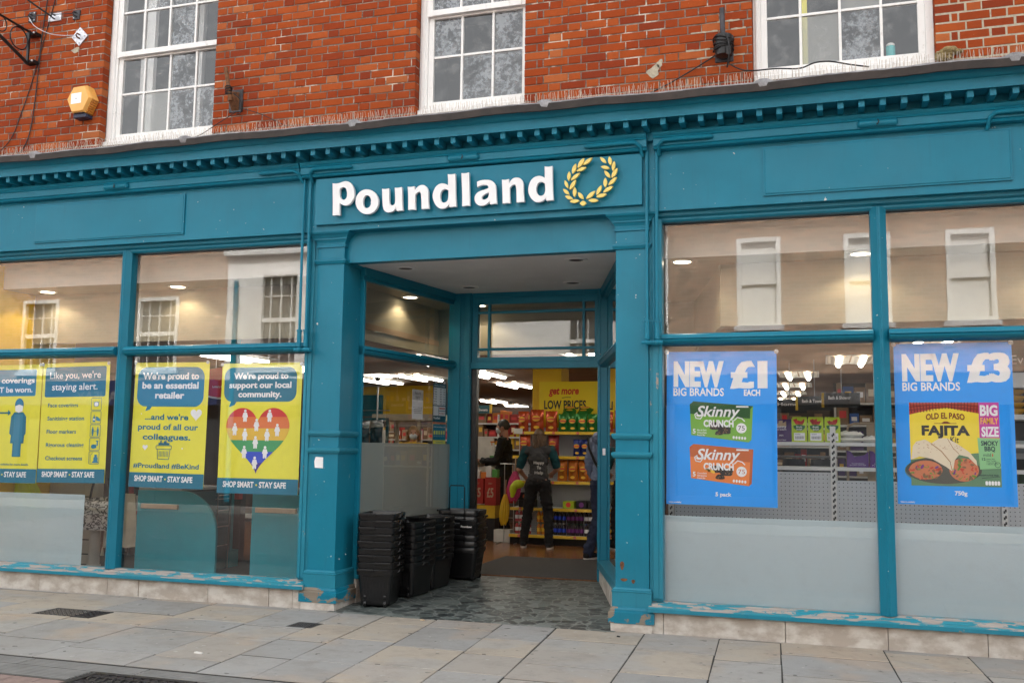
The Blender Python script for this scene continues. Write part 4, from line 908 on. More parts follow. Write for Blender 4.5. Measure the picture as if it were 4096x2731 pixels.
P.ink('wrap', 'tort', 13).poly([(X0+.004, .33), (.115, .43), (.14, .465), (.20, .48), (.235, .46), (.31, .39), (.365, .32), (.378, .25), (.34, .28), (.25, .335), (.16, .355)]).poly([(.24, .45), (.30, .49), (.355, .49), (.42, .45), (.50, .39), (.545, .33), (.55, .29), (.49, .355), (.43, .37), (.40, .33), (.385, .25), (.37, .31), (.30, .40)]).done()
P.ink('wrap_toast', 'tortd', 14)
for i in range(40):
    x, z = (rr.uniform(.13, .29), rr.uniform(.38, .46)) if i % 2 else (rr.uniform(.30, .46), rr.uniform(.40, .47))
    if z < .50-abs(x-(.18 if i % 2 else .34))*.6: P.poly(circ(x, z, rr.uniform(.002, .006), rr.uniform(.0015, .003), 6))
P.line([(.24, .452), (.31, .395), (.37, .315)], .006).line([(.355, .488), (.39, .42), (.43, .375)], .004).done()
P.ink('size_panel', 'pink', 6).rect(X1-.135, X1, .495, A1).done()
P.ink('size_lettering', 'pw', 7).text('BIG', X1-.068, .66, .075, .118, 'C', .04).text('SIZE', X1-.064, .507, .07, .115, 'C', .04).done()
P.ink('family_lettering', 'lemon', 7).text('FAMILY', X1-.066, .598, .045, .118, 'C', .02).done()
P.ink('flavour_panel', 'pale', 6).poly([(X1-.15, .495), (X1, .49), (X1, .275), (X1-.14, .265)]).done()
P.ink('flavour_lettering', 'navyink', 7).text('SMOKY', X1-.07, .44, .034, .115, 'C', .03).text('BBQ', X1-.07, .40, .034, .072, 'C', .03).text('mild', X1-.115, .36, .024, .05, bold=.0).text('12', X1-.125, .332, .018, .024, bold=.03)
for k_, b in enumerate(('Super Soft', 'Flour Tortillas', '1 Seasoning Mix', '1 Salsa for topping')): P.text(b, X1-.095, .338-.0125*k_, .008, .055+.008*k_)
P.text('PRESERVATIVE FREE', X1-.15, .218, .011, .13, shear=.1).line([(X1-.13, .202), (X1-.01, .215)], .003).line(circ(X1-.022, .30, .018, n=18), .003, True).done()
P.ink('nutrition_icons', 'pw', 7); [P.poly(rrect(X1-.108+.02*i, X1-.091+.02*i, .152, .182, .007)) for i in range(5)]; P.done()
P.ink('chilli', 'tom', 8).poly(circ(X1-.053, .37, .004, .012, 8)).done()
P.cups([(.0, 1.195), (.805, 1.195)])
# notices on the lobby window
SA = math.atan2(LB[1]-LA[1], LB[0]-LA[0])
def onside(d): return (LA[0]+(LB[0]-LA[0])*d-.008, LA[1]+(LB[1]-LA[1])*d, 0)
def notice(label, d, z, w, h, m):
    x, y, _ = onside(d); P = Poster('window_notice', label, 0, 0, w, h, 0, 'paper notices on the lobby window', m, loc=(x, y, z), rz=SA); return P
P = notice('white returns policy notice on the lobby window', .545, 1.70, .205, .30, 'pw')
P.ink('heading_band', 'grey').rect(0, .205, .195, .30).done(); P.ink('lettering', 'ink').text('Returns', .1025, .25, .032, .115, 'C', .0).text('Policy', .1025, .208, .032, .09, 'C', 0)
for i in range(4): P.text('All unused products returned with a receipt'[i*3:i*3+24], .1025, .115-.018*i, .009, .165-.01*i, 'C')
P.done()
P = notice('teal opening hours notice above the lower notice on the lobby window', .775, 1.665, .27, .425, 'pdk')
P.ink('hours_panel', 'pw').rect(.012, .258, .195, .38).rect(.012, .115, .085, .185).rect(.122, .258, .14, .185).rect(.122, .258, .085, .134).done()
P.ink('hours_lettering', 'navyink')
for i, b in enumerate(('Monday', 'Tuesday', 'Wednesday', 'Thursday', 'Friday', 'Saturday', 'Sunday')): P.text(b, .02, .357-.0255*i, .012, .06).text('8:00  -  5:30' if b != 'Sunday' else '10:30 - 4:30', .14, .357-.0255*i, .013, .105)
P.done(); P.ink('shop_name', 'pw').text('Hello from Poundland', .02, .394, .016, .22, bold=.01).text('Poundland', .02, .05, .024, .13, bold=.03).done()
P.ink('logos', 'tom'); [P.rect(.13+.02*i, .145+.02*i, .155, .172) for i in range(6)]; [P.poly(circ(.14+.03*i, .11, .008, n=8)) for i in range(4)]; P.done(); P.ink('orange_strip', 'orange').rect(0, .27, 0, .018).done(); P.cups([(.05, .44), (.22, .44)])
P = notice('teal and lime notice with five icons below the opening hours', .785, 1.452, .255, .205, 'pt')
P.ink('lime_band', 'py').rect(0, .255, 0, .042).done(); P.ink('icons', 'py'); [P.rect(.012+.048*i, .042+.048*i, .10, .142) for i in range(5)]; P.done()
P.ink('lettering', 'pw').text('Doing more to keep us safe', .01, .175, .014, .235)
for i in range(5): P.text('Keep', .012+.048*i, .08, .008, .028)
P.done(); P.ink('band_lettering', 'pt').text('DISTANCE TODAY', .1275, .014, .013, .15, 'C').done()

# ================================================================ GOODS INSIDE THE SHOP
for nm, c, r in (('foil_red', (.52, .075, .02), .25), ('foil_green', (.03, .20, .035), .25), ('foil_blue', (.02, .035, .20), .25), ('foil_orange', (.58, .17, .02), .25), ('foil_maroon', (.25, .02, .02), .3)):
    mat(nm, c, r, .3, 9, metal=.25, bmp=.5, bscale=22)
for nm, c in (('card_lime', s2l(176, 200, 40)), ('card_purple', (.06, .02, .12)), ('card_violet', (.10, .02, .20)), ('card_red', (.36, .02, .015)), ('card_black', (.012, .011, .012)), ('card_teal', (.01, .10, .13)), ('card_dark', (.02, .025, .03)), ('card_brown', (.25, .15, .08)), ('card_yellow', (.70, .45, .02)), ('card_orange', (.65, .2, .03)), ('card_white', (.68, .67, .64)), ('card_green', (.08, .30, .06)), ('card_blue', (.03, .10, .35)), ('card_pink', (.6, .06, .2)), ('card_tan', (.42, .31, .2)), ('red_gloss', (.5, .015, .02)), ('leaf_green', (.01, .12, .03)), ('beige', (.6, .53, .42)), ('hair_brown', (.10, .055, .028)), ('hair_blond', (.30, .18, .07)), ('hair_dark', (.02, .015, .012)), ('skin', (.48, .25, .17)), ('skin2', (.38, .19, .13)), ('charcoal', (.045, .045, .048)), ('cloth_teal', (.005, .06, .07)), ('cloth_black', (.010, .010, .011)), ('denim', (.018, .025, .055)), ('hoodie', (.19, .23, .34)), ('maroon_cloth', (.07, .01, .015)), ('mask_blue', (.55, .62, .66)), ('hivis', (.62, .72, .02)), ('eye', (.03, .02, .015)), ('bowl_yellow', (.6, .33, .04)), ('smoke_grey', (.3, .33, .33)), ('coke', (.02, .012, .01)), ('pink_drink', (.5, .09, .1)), ('orange_drink', (.6, .2, .02)), ('table_grey', (.35, .36, .36))):
    mat(nm, c, .55, .12, 8, bmp=.1)
for nm in ('denim', 'hoodie', 'charcoal', 'cloth_teal', 'cloth_black', 'maroon_cloth'): MATS[nm].node_tree.nodes["Principled BSDF"].inputs['Roughness'].default_value = .9

def boxthing(name, label, cat, x0, x1, y0, y1, z0, z1, m, group=None, bev=.003):
    return tag(build(name, MB().box(x0, x1, y0, y1, z0, z1), m, bev=bev), label, cat, group)
# ---- crisp gondola facing the door
SY = 5.35
t = thing('gondola_shelf', 'shelving of crisps and drinks with yellow price strips facing the doorway', 'shelf unit', (-3.4, 5.5, .1))
M = MB(); M.box(-4.2, -2.3, 5.72, 5.75, .1, 1.72)
build('back_panel', M, 'peg_grey', t)
M = MB()
for i in range(72):
    for j in range(58): x = -4.19+.026*i; z = .22+.026*j; M.add([(x, 5.7195, z), (x+.007, 5.7195, z), (x+.007, 5.7195, z+.007), (x, 5.7195, z+.007)], [(0, 1, 2, 3)])
build('peg_holes', M, 'hole', t)
for z, y in ((1.655, 5.42), (1.315, 5.42), (.968, 5.40), (.60, 5.33), (.235, 5.28)):
    s_ = build('shelf', MB().box(-4.2, -2.3, y, 5.72, z-.03, z), 'shelf_white', t)
    build('price_strip', MB().loft([[(x, y-.001, z-.038), (x, y-.012, z-.036), (x, y-.006, z+.004), (x, y-.0, z+.004)] for x in (-4.2, -2.3)]), 'strip_yellow', s_)
    M = MB(); [M.box(x, x+.035, y-.013, y-.011, z-.034, z) for x in (-4.07, -3.62, -3.27, -2.95)]; build('price_ticket', M, 'ink_red', s_)
    M = MB(); [txt(M, '£1', x+.0175, z-.025, .016, .022, 'C', .02, y-.0135) for x in (-4.07, -3.62, -3.27, -2.95)]; build('price_lettering', M, 'card_white', s_)
build('base', MB().box(-4.2, -2.3, 5.33, 5.72, .1, .2), 'black_matt', t); build('card_holder', MB().box(-4.185, -4.055, 5.400, 5.404, 1.625, 1.70), 'card_white', t)
def pillow(w, h, d, seed):
    rr = random.Random(seed); nu, nv = 8, 10; F = []; ph = rr.uniform(0, 6)
    for sgn in (-1, 1):
        for j in range(nv+1):
            for i in range(nu+1):
                u, v = i/nu*2-1, j/nv; e = (1-abs(u)**3)**.6*math.sin(PI*min(1, max(0, (v-.05)/.9)))**.45
                wob = .010*math.sin(u*7+v*9+ph)+.008*math.sin(u*3-v*15+ph*2)
                F.append((u*w/2*(1-.06*math.sin(PI*v)), sgn*(d/2*e+(wob if e > .1 else 0)*e), v*h+(.006*(i % 2) if j in (0, nv) else 0)))
    fs = []; o = (nu+1)*(nv+1)
    for b in (0, o):
        for j in range(nv):
            for i in range(nu): q = b+j*(nu+1)+i; fs.append((q, q+1, q+nu+2, q+nu+1))
    return MB().add(F, fs)
BAGN = {}
def bag(colour, m, x, z, w, h, shelf, idx, y=5.49, lab='signr', lean=0, label=None):
    t = thing('crisp_bag', label or f'{colour} crisp bag on the {shelf} shelf, {ORD[idx]} of its colour from the left', 'crisp bag', (x, y, z), rnd.uniform(-.15, .15), f'{colour} crisp bags on the shelves')
    if lean: t.rotation_euler = (lean, 0, rnd.uniform(-.2, .2))
    build('bag', pillow(w, h, .085, int(x*100+z*70)), m, t, world=False, smooth='all')
    M = MB(); M.prism(circ(0, h*.60, w*.30, h*.13, 14), -.062, -.05); b = build('badge', M, 'ink_amb', t, world=False)
    build('badge_band', MB().prism([(-w*.32, h*.565), (w*.32, h*.565), (w*.32, h*.635), (-w*.32, h*.635)], -.0635, -.061), 'ink_red', b, world=False)
    build('picture', MB().prism(circ(.005, h*.2, w*.22, h*.07, 8), -.058, -.05), 'ink_lemon', t, world=False)
for i, (x, w_, h_) in enumerate(((-4.07, .165, .285), (-3.865, .20, .31), (-3.655, .175, .29))): bag('red', 'foil_red', x, 1.657, w_, h_, 'top', i)
for i, x in enumerate((-3.48, -3.345, -3.205, -3.06, -2.92)): bag('green', 'foil_green', x, 1.657, .145, .25, 'top', i)
for i, (x, w_) in enumerate(((-3.42, .2), (-3.22, .22))): bag('green', 'foil_green', x, 1.90, w_, .2, 'top', i, 5.56, lean=-1.1, label=('green crisp bag lying across the upright green bags, left one', 'green crisp bag lying across the upright green bags, right one')[i])
for i, x in enumerate((-4.04, -3.86, -3.62)): bag('red', 'foil_red' if i < 2 else 'foil_maroon', x, 1.317, .165, .29, 'second', i)
for i, x in enumerate((-3.275, -3.165, -3.055, -2.94)): bag('blue', 'foil_blue', x, 1.317, .125, .235, 'second', i)
for i, x in enumerate((-3.49, -3.335, -3.185, -3.03)): bag('orange', 'foil_orange', x, .97, .15, .29, 'third', i)
# bottles and boxes below
def bottle(label, x, z, m, cap, lab, group, y=5.40):
    t = thing('drink_bottle', label, 'bottle', (x, y, z), 0, group)
    build('bottle', MB().lathe([(.0, 0), (.027, 0), (.029, .01), (.028, .07), (.029, .10), (.024, .12), (.012, .140), (.011, .150)], n=10), m, t, world=False, smooth=True)
    build('cap', MB().lathe([(.0130, .148), (.0130, .163), (.0, .164)], n=8), cap, t, world=False); build('label', MB().lathe([(.0296, .04), (.0296, .09)], n=10), lab, t, world=False, smooth=True)
for tier, z in enumerate((.237, .405)):
    tn = ('lower', 'upper')[tier]
    for i, x in enumerate((-4.12, -4.06, -4.0, -3.94)): bottle(f'pink drink bottle in the {tn} tier at the left end, {ORD[i]} from the left', x, z, 'pink_drink', 'leaf_green', 'ink_pw', 'pink drink bottles')
    for i, x in enumerate((-3.80, -3.74, -3.68)): bottle(f'orange drink bottle in the {tn} tier seen between the legs, {ORD[i]} from the left', x, z, 'orange_drink', 'leaf_green', 'ink_amb', 'orange drink bottles')
    for i, x in enumerate((-3.56, -3.50, -3.44)): bottle(f'dark drink bottle with blue label in the {tn} tier, {ORD[i]} from the left', x, z, 'coke', 'card_white', 'ink_blue', 'dark drink bottles')
    for i, x in enumerate((-3.37, -3.31, -3.25, -3.19)): bottle(f'dark drink bottle with purple label in the {tn} tier, {ORD[i]} from the left', x, z, 'coke', 'leaf_green', 'ink_pur', 'dark drink bottles')
    for i, x in enumerate((-3.12, -3.06, -3.0)): bottle(f'dark drink bottle with white label in the {tn} tier, {ORD[i]} from the left', x, z, 'coke', 'card_blue', 'ink_pw', 'dark drink bottles')
def pack(label, x0, x1, z0, z1, m, badge, y=5.40):
    t = thing('drinks_pack', label, 'drinks pack', ((x0+x1)/2, y, z0), 0, 'drinks packs on the fourth shelf')
    build('carton', MB().box(x0, x1, y, y+.2, z0, z1), m, t, bev=.004); build('badge', MB().prism(circ((x0+x1)/2, (z0+z1)/2, .035, .035, 12), y-.002, y), badge, t)
pack('dark drinks pack with orange badge, lower of two at the left end', -4.10, -3.88, .602, .70, 'card_black', 'ink_orange'); pack('dark drinks pack with orange badge, upper of two at the left end', -4.12, -3.89, .702, .80, 'card_black', 'ink_orange')
pack('lime green drinks pack with red badge', -3.46, -3.30, .602, .70, 'card_lime', 'ink_red'); pack('dark drinks pack with purple badge right of the lime pack', -3.27, -3.12, .602, .71, 'card_black', 'ink_pur'); pack('plain dark drinks pack at the right end', -3.10, -2.95, .602, .71, 'card_black', 'ink_pdk')
build('yellow_pillar', MB().box(-4.03, -3.60, 5.80, 6.25, .1, 2.6), 'yellow_wall', BLD)
P = Poster('hanging_sign', 'yellow sign reading get more low prices above the crisps', -3.90, 1.80, 1.16, .58, 0, None, 'signy', y=5.70)
P.ink('red_lettering', 'signr').text('get more', .145, .40, .105, .44, bold=.035, shear=.12).done()
P.ink('black_lettering', 'ink').text('LOW PRICES', .075, .19, .12, .62, bold=.03).line([(.34, .345), (.40, .355), (.47, .352)], .008).done()

# ---- back of the shop: shelf runs with assorted stock
BOXC = ['card_red', 'card_brown', 'card_yellow', 'card_orange', 'card_white', 'card_tan', 'card_blue', 'card_green', 'card_pink', 'card_dark', 'card_purple']
def run(label, x0, x1, y, zs, seed, cols, dens=1.0, hmax=.26, flip=False, where='', nmax=99):
    t = thing('stock_shelf', label, 'shelf unit', ((x0+x1)/2, y, .1), 0)
    build('back', MB().box(x0, x1, y+.40, y+.43, .1, zs[-1]+.3), 'dark_wall', t)
    for z in zs: build('shelf', MB().box(x0, x1, y, y+.40, z-.025, z), 'shelf_white', t)
    M = MB(); [M.box(x, x+.03, y-.01, y+.02, .1, zs[-1]+.15) for x in (x0, (x0+x1)/2, x1-.03)]; build('upright', M, 'shelf_white', t)
    rr = random.Random(seed); n = 0
    for k, z in enumerate(zs):
        x = x0+.04; i = 0
        while x < x1-.1 and n < nmax:
            w_ = rr.uniform(.06, .17); h_ = rr.uniform(.10, hmax); c = rr.choice(cols)
            if rr.random() < dens:
                d_ = rr.uniform(.0, .05); M = MB().box(x, x+w_, y+.03+d_, y+.2+d_, z+.001, z+h_); o = build('carton', M, c, bev=.004)
                tag(o, f'{c[5:]} carton, {ORD[k]} shelf up, {ORD[i]} from left, on the {where}', 'carton', f'cartons on the {where}'); i += 1; n += 1
                build('front_label', MB().box(x+w_*.2, x+w_*.8, y+.027+d_, y+.03+d_, z+h_*.35, z+h_*.7), rr.choice(['ink_pw', 'ink_amb', 'ink_red', 'ink_tort']), o, world=False)
            x += w_+.012
run('white shelf run of red and orange packs behind the masked man', -6.25, -4.75, 8.6, (1.40, 1.62, 1.86), 5, ['card_red', 'card_red', 'card_orange', 'card_brown', 'card_yellow', 'card_red'], where='shelves behind the man')
run('dark shelf run beyond the cream kiosk in the lobby window', -8.9, -6.9, 8.9, (1.1, 1.4, 1.7), 9, ['card_red', 'card_brown', 'card_dark', 'card_tan'], where='dark lobby window shelves')
run('tall shelf run of brown and tan goods at the back of the right window', .15, 2.4, 6.4, (1.1, 1.45, 1.8, 2.1), 13, ['card_brown', 'card_tan', 'card_dark', 'card_brown', 'card_blue', 'card_purple'], where='right window back shelves', hmax=.3)
run('shelf run of small dark goods behind the lime boxes', -1.9, .1, 6.2, (1.2, 1.5, 1.75), 17, ['card_dark', 'card_red', 'card_brown', 'card_tan', 'card_black'], where='shelves behind lime boxes')
for i, (x, y, z) in enumerate(((-.62, 5.6, 2.02), (-.30, 5.2, 2.04), (.02, 4.8, 2.06))):
    t = thing('aisle_sign', f'dark hanging aisle sign with a yellow edge, {ORD[i]} from the left in the right window', 'aisle sign', (x, y, z), 0, 'hanging aisle signs'); build('panel', MB().box(x, x+.42, y, y+.02, z-.09, z+.09), 'card_dark', t); build('edge', MB().box(x-.03, x, y-.005, y+.025, z-.09, z+.09), 'strip_yellow', t)
    M = MB(); txt(M, ('Home', 'Bath & Towels', 'Bath & Shower')[i], x+.05, z+.01, .04, .26, y=y-.002); build('lettering', M, 'ink_pw', t); build('hanger', MB().box(x+.2, x+.21, y+.005, y+.015, z+.09, 2.6), 'steel', t)
t = thing('aisle_sign', 'teal hanging aisle sign with yellow edge at the left of the doorway', 'aisle sign', (-6.0, 8.5, 2.1), 0, 'hanging aisle signs'); build('panel', MB().box(-6.3, -5.62, 8.5, 8.53, 2.03, 2.17), 'card_teal', t); build('edge', MB().box(-5.62, -5.59, 8.49, 8.54, 2.03, 2.18), 'strip_yellow', t); M = MB(); txt(M, 'Sweets', -5.66, 2.07, .045, .16, 'R', y=8.498); build('lettering', M, 'ink_pw', t); build('hanger', MB().box(-5.9, -5.89, 8.51, 8.52, 2.17, 2.6), 'steel', t)
# ---- things standing in the doorway view
t = thing('promo_bin', 'red cardboard bin marked five pounds at the left of the doorway', 'promo bin', (-4.66, 5.6, .1))
for i, (x0, x1) in enumerate(((-4.86, -4.68), (-4.66, -4.49))):
    p_ = build('bin_panel', MB().box(x0, x1, 5.55, 5.75, .62-.02*i, .98+.02*i), 'card_red', t); M = MB(); txt(M, '£5', (x0+x1)/2, .72, .13, .10, 'C', .03, 5.547); txt(M, 'ONLY', (x0+x1)/2, .90, .025, .06, 'C', .01, 5.547); build('price_lettering', M, 'card_tan', p_)
build('yellow_band', MB().box(-4.86, -4.50, 5.555, 5.75, .42, .60), 'card_yellow', t); build('bin_base', MB().box(-4.86, -4.50, 5.56, 5.75, .1, .42), 'card_black', t)
for i, (x, c, h_) in enumerate(((-4.80, 'card_white', .12), (-4.70, 'card_orange', .09), (-4.62, 'card_white', .17), (-4.53, 'card_green', .13))): boxthing('packet', f'{c[5:]} packet lying in the red bin, {ORD[i]} from the left', 'packet', x-.04, x+.04, 5.6, 5.7, .98, .98+h_, c, 'packets in the red bin')
t = thing('sanitiser_stand', 'white display panel with spray bottles behind the left door post', 'display stand', (-5.0, 6.6, .1)); build('panel', MB().box(-5.25, -4.90, 6.62, 6.66, .1, 1.58), 'card_white', t); build('tray', MB().box(-4.92, -4.76, 6.5, 6.66, 1.26, 1.30), 'card_green', t); build('stand_front', MB().box(-4.92, -4.76, 6.52, 6.64, .1, 1.26), 'card_white', t)
for i, x in enumerate((-4.88, -4.80)): 
    t = thing('spray_bottle', ('white spray bottle nearer the left door post', 'white spray bottle nearer the masked man')[i], 'spray bottle', (x, 6.57, 1.30), 0, 'spray bottles on the white stand'); build('bottle', MB().lathe([(0, 0), (.032, 0), (.032, .13), (.014, .17), (.014, .2)], n=10), 'card_white', t, world=False, smooth=True); build('trigger', MB().box(-.05, .015, -.012, .012, .2, .225).box(-.035, -.025, -.006, .006, .16, .2), 'card_orange', t, world=False)
boxthing('white_carton', 'plain white carton on the floor at the left end of the crisp shelves', 'carton', -4.47, -4.225, 5.42, 5.6, .101, .275, 'card_white')
def bundle(label, x, y, z0, z1, r, m, tilt):
    t = thing('hanging_bundle', label, 'fabric bundle', (x, y, z0), 0, 'pleated bundles hanging by the crisp shelves'); n = 26; loops = []
    for k in range(9):
        v = k/8; R = r*(.72+.5*math.sin(PI*min(1, v*1.05))**.6)*(1-.55*v**4); loops.append([(tilt*v+R*(1+.22*(j % 2))*math.cos(2*PI*j/n)*.8, R*(1+.22*(j % 2))*math.sin(2*PI*j/n)*.7, (z1-z0)*v+(.02*math.sin(j*2.1) if k == 0 else 0)) for j in range(n)])
    build('fabric', MB().loft(loops), m, t, world=False); M = MB(); M.tube([(tilt, 0, z1-z0-.02), (tilt*1.4, 0, z1-z0+.2)], .008, 6); build('stick', M, 'card_tan', t, world=False)
bundle('yellow pleated fabric bundle hanging above the white carton', -4.285, 5.3, .36, .78, .062, 'card_yellow', .02); bundle('red pleated fabric bundle hanging beside the staff member', -4.13, 5.25, .70, 1.10, .085, 'card_pink', .02); bundle('dark red pleated fabric bundle behind the yellow one', -4.20, 5.42, .66, .98, .08, 'red_gloss', .0)
t = thing('bundle_stand', 'thin grey wire stand holding the pleated bundles', 'wire stand', (-4.2, 5.36, .1)); M = MB(); [M.tube([(x, 5.36, .1), (x, 5.36, 1.2)], .006, 6) for x in (-4.30, -4.16)]; M.tube([(-4.36, 5.36, 1.2), (-4.08, 5.36, 1.2)], .006, 6); M.tube([(-4.30, 5.36, .45), (-4.16, 5.36, .45)], .005, 6); M.tube([(-4.36, 5.2, .106), (-4.36, 5.5, .106)], .008, 6); M.tube([(-4.1, 5.2, .106), (-4.1, 5.5, .106)], .008, 6); build('frame', M, 'steel', t)

# ---- seen through the lobby window
build('yellow_back_wall', MB().box(-9.4, -7.15, 9.6, 9.7, .1, 2.6), 'yellow_wall', BLD)
boxthing('wall_screen', 'dark teal square board on the yellow back wall, left in the lobby window', 'board', -8.72, -8.2, 9.5, 9.58, 2.0, 2.42, 'card_teal')
t = thing('kiosk', 'cream till kiosk with overhead canopy in the lobby window', 'kiosk', (-6.15, 6.3, .1)); build('canopy', MB().box(-6.70, -5.62, 6.0, 6.9, 1.82, 1.92), 'cream', t, bev=.01)
M = MB(); [M.box(x, x+.05, y, y+.05, .1, 1.82) for x in (-6.66, -5.95, -5.70) for y in (6.05, 6.8)]; build('post', M, 'cream', t); build('counter', MB().box(-6.66, -5.68, 6.05, 6.8, .1, 1.05), 'cream', t)
run('stock shelf of red packs behind the cream kiosk', -7.1, -5.75, 7.3, (1.05, 1.3, 1.55), 23, ['card_red', 'card_brown', 'card_red', 'card_tan', 'card_pink'], hmax=.2, where='shelves behind the kiosk')
t = thing('display_rack', 'chrome hanging rack with a teal frame in the lobby window', 'display rack', (-5.25, 3.1, .1)); M = MB(); M.tube([(-5.22, 3.1, .1), (-5.22, 3.1, 2.16)], .012, 8); M.tube([(-5.42, 3.1, 2.16), (-4.98, 3.1, 2.16)], .010, 8); M.tube([(-5.42, 3.1, 1.86), (-5.05, 3.1, 1.86)], .006, 6); build('pole', M, 'steel', t); M = MB(); M.box(-5.55, -5.10, 3.16, 3.19, 1.74, 1.77); M.box(-5.13, -5.10, 3.16, 3.19, .1, 1.74); M.box(-5.55, -5.52, 3.16, 3.19, .1, 1.74); build('teal_frame', M, 'card_teal', t)
for i, (x, z0, z1) in enumerate(((-5.38, 1.42, 1.73), (-5.20, 1.42, 1.74))):
    t = thing('wrapped_pack', ('black clothing pack in clear wrap, left one on the rack', 'black clothing pack in shiny wrap, right one on the rack')[i], 'wrapped pack', (x, 3.05, z0), 0, 'wrapped packs on the chrome rack'); build('pack', pillow(.17, z1-z0-.08, .05, i+3), 'black_plastic', t, world=False, smooth='all'); M = MB(); M.v = [(a*1.02, b*.6, c*.42+z1-z0-.10) for a, b, c in pillow(.17, z1-z0-.08, .05, i+5).v]; M.f = pillow(.17, z1-z0-.08, .05, 3).f; build('wrap', M, 'steel', t, world=False, smooth='all')
tag(build('camera_dome', MB().lathe([(.0, 0), (.075, 0), (.075, -.05), (.055, -.06), (.05, -.085), (.03, -.11), (0, -.118)], (-6.95, 6.7, 2.598), 16), 'black_plastic', smooth=True), 'black security camera dome on the ceiling in the lobby window', 'security camera')
tag(build('camera_dome', MB().lathe([(.0, 0), (.075, 0), (.075, -.05), (.055, -.06), (.05, -.085), (.03, -.11), (0, -.118)], (-2.85, 4.9, 2.598), 16), 'black_plastic', smooth=True), 'black security camera dome on the ceiling at the right of the doorway', 'security camera')

# ---- right window: back of a gondola with goods on it
GY = .95
t = thing('window_gondola', 'white slotted gondola with pegboard panels backing onto the right window', 'shelf unit', (0, GY, .1))
for x in (-1.32, .055, 1.355):
    u_ = build('upright', MB().box(x, x+.045, GY-.02, GY+.02, .1, 1.64), 'shelf_white', t, bev=.002); M = MB(); z = .2
    while z < 1.6: M.box(x+.012, x+.026, GY-.0206, GY-.0196, z, z+.022); M.box(x+.022, x+.036, GY-.0206, GY-.0196, z+.012, z+.034); z += .05
    build('slots', M, 'hole', u_)
for (a, b, top) in ((-1.27, .055, 1.25), (.10, 1.355, 1.185), (1.40, 2.6, 1.19)):
    p_ = build('pegboard', MB().box(a, b, GY, GY+.012, .1, top), 'peg_grey', t); M = MB(); nx = int((b-a)/.0345)
    for i in range(nx):
        for j in range(12): x = a+.02+.0345*i; z = top-.02-.0345*j; M.add([(x+.0045*math.cos(q), GY-.0006, z+.0045*math.sin(q)) for q in (.3, 1.35, 2.4, 3.4, 4.5, 5.5)], [(0, 1, 2, 3, 4, 5)])
    build('peg_holes', M, 'hole', p_)
for (a, b) in ((-1.30, .06), (.09, 1.36), (1.40, 2.6)):
    for z in (1.505, 1.295): s_ = build('shelf', MB().box(a, b, GY+.0, GY+.42, z-.03, z), 'shelf_white', t, bev=.002)
    M = MB(); M.box(a, b, GY+.36, GY+.363, z, z+.07); 
def treat(label, x, m, w_=.128, h_=.20, lime=True):
    y0 = GY+.02; t = thing('treat_box', label, 'treat box', (x, y0, 1.506), 0, 'open boxes of treats on the window gondola')
    M = MB(); x0, x1 = x-w_/2, x+w_/2; z0 = 1.506; zt = z0+h_
    M.prism([(x0, z0), (x1, z0), (x1, zt), (x1-.012, zt-.01), (x1-.035, zt-.05), (x0+.035, zt-.05), (x0+.012, zt-.01), (x0, zt)], y0, y0+.003); M.box(x0, x0+.003, y0+.003, y0+.18, z0, zt); M.box(x1-.003, x1, y0+.003, y0+.18, z0, zt); M.box(x0+.003, x1-.003, y0+.177, y0+.18, z0, zt+.02); M.box(x0+.003, x1-.003, y0+.003, y0+.177, z0, z0+.003); build('box', M, m, t)
    M = MB(); rr = random.Random(int(x*91)); [M.loft([[(x0+.015+.03*k, y0+.03+.02*q, zt-.10), (x0+.045+.03*k, y0+.03+.02*q, zt-.10), (x0+.045+.03*k, y0+.045+.02*q, zt-.10), (x0+.015+.03*k, y0+.045+.02*q, zt-.10)], [(x0+.012+.03*k+rr.uniform(-.01, .01), y0+.03+.02*q, zt-.02+rr.uniform(-.02, .02)), (x0+.045+.03*k, y0+.03+.02*q, zt-.02+rr.uniform(-.02, .025)), (x0+.045+.03*k, y0+.045+.02*q, zt-.02), (x0+.012+.03*k, y0+.045+.02*q, zt-.02)]]) for k in range(3) for q in range(2)]; build('wrappers', M, 'red_gloss' if lime else 'card_tan', t)
    if lime:
        M = MB(); M.prism([(x-.045, z0+.118), (x-.015, z0+.095), (x+.02, z0+.095), (x+.045, z0+.118), (x+.05, z0+.14), (x, z0+.150), (x-.05, z0+.14)], y0-.001, y0); b_ = build('leaf_badge', M, 'leaf_green', t); M = MB(); txt(M, 'fruit', x, z0+.122, .016, .05, 'C', .02, y0-.0016); txt(M, 'bowl', x, z0+.102, .014, .045, 'C', .02, y0-.0016); build('badge_lettering', M, 'ink_pw', b_)
        p_ = build('white_label', MB().prism([(x-.045, z0+.012), (x+.045, z0+.012), (x+.045, z0+.078), (x-.045, z0+.078)], y0-.001, y0), 'ink_pw', t); M = MB(); [M.box(x-.034+.0045*i, x-.034+.0045*i+(.0015 if i % 3 else .003), y0-.0016, y0-.001, z0+.025, z0+.05) for i in range(16)]; txt(M, 'STRAWBERRY', x-.036, z0+.062, .007, .045, y=y0-.0016); build('barcode', M, 'ink_navyink', p_)
    else:
        M = MB(); txt(M, 'Sunny', x-.01, z0+.12, .024, .085, 'C', .01, y0-.001); txt(M, 'FRUIT MOMENTS', x-.01, z0+.10, .010, .085, 'C', .01, y0-.001); txt(M, 'BNIX', x-.01, z0+.05, .012, .035, 'C', .01, y0-.001); txt(M, '6x FRUIT PIECES', x-.01, z0+.012, .008, .08, 'C', 0, y0-.001); build('lettering', M, 'ink_pw', t)
treat('purple box of fruit treats beside the blue snack poster', -.335, 'card_purple', .15, .18, False)
